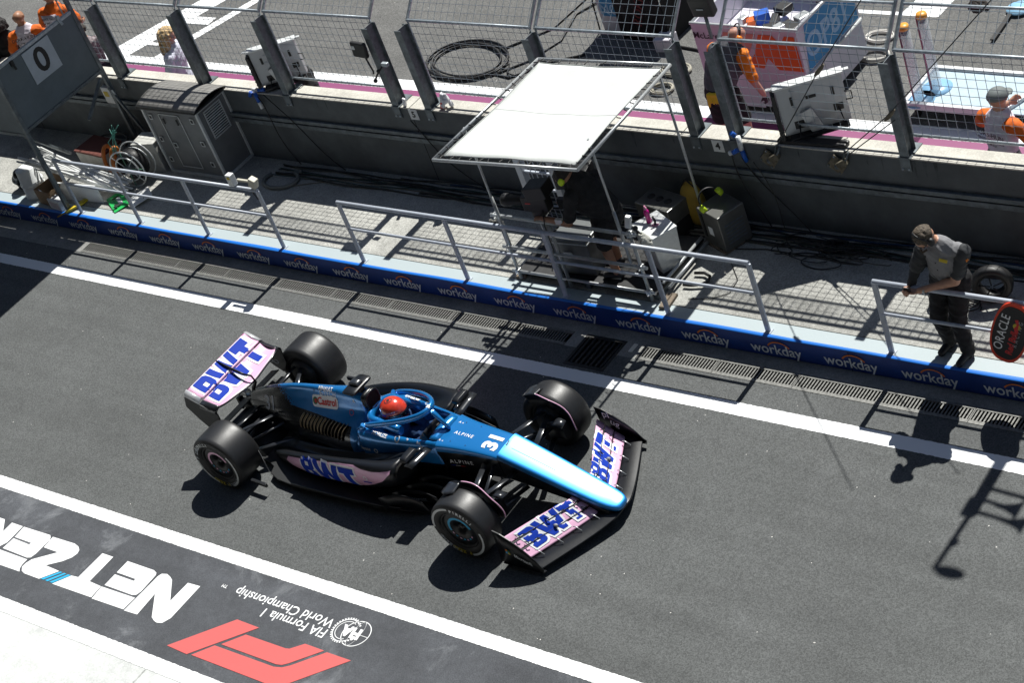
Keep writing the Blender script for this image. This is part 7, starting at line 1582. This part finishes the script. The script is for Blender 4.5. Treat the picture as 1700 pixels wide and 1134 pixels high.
tag(obj('track_cable', MB().tube([(.45,8.25,.02),(.8,8.2,.02),(1.3,8.1,.02),(1.7,7.9,.02)], .018, 8), blk), 'thick black cable on the track beside the white block', 'cable')
# cable coils on the track
def coil(x, y, rx, ry, n, r_, m_, lab, rz=0.0, tail=None):
    P = []
    for i in range(n*24):
        a = i*math.pi/12; k = 1-.10*math.sin(a*.37+1)-.03*math.sin(2.3*a); px, py = rx*k*math.cos(a), ry*k*math.sin(a)
        P.append((x+px*math.cos(rz)-py*math.sin(rz), y+px*math.sin(rz)+py*math.cos(rz), .012+r_+.006*(i//24)))
    if tail: P += tail
    return tag(obj('cable_coil', MB().tube(P, r_, 7), m_), lab, 'cable')
coil(-2.82, 7.52, .70, .45, 5, .016, blk, 'big oval coil of black cable lying on the track', -.15, tail=[(-2.0,7.5,.04),(-1.9,7.3,.03),(-1.75,7.25,.03)])
for P, lab in (([(-2.15,7.2,.02),(-1.75,7.65,.02),(-1.55,8.2,.02),(-1.75,8.9,.02),(-1.5,9.4,.03),(-1.0,9.1,.3)], 'black cable rising from the coil to the small blue stand'), ([(-2.3,7.3,.02),(-1.8,7.2,.02),(-1.3,7.7,.02),(-.9,7.9,.02)], 'black cable looping from the coil behind the sun shade'), ([(-2.4,7.9,.02),(-1.9,8.5,.02),(-1.85,9.4,.02),(-1.3,9.9,.02)], 'second black cable rising beside the small blue stand')):
    tag(obj('track_cable', MB().tube([Vector(a).lerp(Vector(b2), t_) for a, b2 in zip(P, P[1:]) for t_ in (0,.33,.66)]+[P[-1]], .016, 7), blk), lab, 'cable')
beige = mat('cable_pale', (.36,.34,.28), .6)
coil(.86, 7.22, .16, .12, 6, .009, beige, 'pale cable coil on the track right of the sun shade, nearest the wall'); coil(.80, 7.68, .22, .14, 6, .009, beige, 'larger pale cable coil behind the nearer one')
coil(3.50, 8.32, .19, .14, 7, .009, mat('cable_white', (.60,.58,.54), .6), 'white cable coil on the track right of the cart'); coil(3.36, 8.75, .18, .12, 5, .009, MATS['cable_white'], 'second white cable coil behind the first, right of the cart')
tag(obj('track_cable', MB().tube([(3.3,8.2,.02),(3.0,8.05,.02),(2.9,7.8,.02)], .009, 6), MATS['cable_white']), 'white cable running from the coil to the cart', 'cable')
# flat white trolley with two tube stands
tp = thing('platform_trolley', 'low white framed platform trolley with a pale blue bed on the track', 'trolley', (4.62, 7.02, 0), R(-1)); fw_ = mat('trolley_white', (.72,.73,.75), .4)
obj('bed', MB().box2((0,0.03,.215),(1.55,.80,.235)), mat('bed_blue_grey', (.42,.53,.60), .45, var=.12, vscale=12), tp)
for a, b2 in (((-.03,-.03,.20),(1.25,.03,.29)),((-.03,.78,.20),(1.6,.84,.27))): obj('edge_beam', MB().box2(a,b2), fw_, tp, bevel=.006)
obj('edge_beam', MB().box((1.42,.38,.25),(.06,.95,.08),(0,0,R(-22))), fw_, tp, bevel=.006); obj('edge_beam', MB().box2((-.03,.03,.20),(.02,.78,.27)), fw_, tp)
for x, y in ((.1,.1),(1.3,.1),(.1,.7),(1.4,.7)): obj('castor', MB().lathe([(0,-.02),(.06,-.02),(.06,.02),(0,.02)], 14, (x,y,.08), 'X'), blk, tp); obj('castor_leg', MB().tube([(x,y,.1),(x,y,.20)], .02, 8), alu, tp)
for k, (x, y, lab) in enumerate(((4.76,7.15,'nearer clear tube on a blue disc foot with an orange cap, on the trolley'),(4.86,7.42,'farther clear tube on a blue disc foot with an orange cap, on the trolley'))):
    t = thing('tube_stand', lab, 'tube stand', (x, y, .235)); obj('disc_foot', MB().lathe([(0,0),(.19,0),(.19,.012),(0,.012)], 28), mat('disc_blue', (.25,.47,.70), .35), t)
    obj('clear_tube', MB().lathe([(.065,.012),(.065,1.0)], 20), mat('clear_tube', (.70,.74,.78), .1, alpha=.28), t, solid=.003); obj('stripe_rod', MB().tube([(-.05,-.04,.012),(-.05,-.04,1.02)], .012, 8), mat('stripe_maroon', (.30,.06,.12), .5), t)
    obj('orange_cap', MB().lathe([(0,1.06),(.06,1.055),(.068,1.03),(.068,1.0),(0,1.0)], 20), mat('cap_orange', (.75,.35,.06), .4), t); obj('black_collar', MB().lathe([(.045,.93),(.05,.94),(.05,1.0),(.045,1.0)], 16), blk, t)
dd = thing('lollipop_sign', 'round pale blue marker disc on a dark handle lying on the track at top right', 'marker', (4.95, 9.55, .03)); obj('disc', MB().lathe([(0,0),(.17,0),(.17,.02),(0,.02)], 28), mat('disc_pale_blue', (.28,.52,.72), .4), dd); obj('handle', MB().box((-.05,-.45,.01),(.06,.60,.02),(0,0,.05)), blk, dd)
# painted grid lines on the track, far side
struct('grid_paint', MB().add([(x,y,.0045) for x,y in ((2.2,9.32),(3.9,9.30),(3.9,9.38),(2.2,9.40))], [(0,1,2,3)]), white_road)
struct('grid_paint', MB().add([(x,y,.006) for x,y in ((3.36,9.31),(3.92,9.31),(4.0,10.3),(3.5,10.3))], [(0,1,2,3)]), white_road)
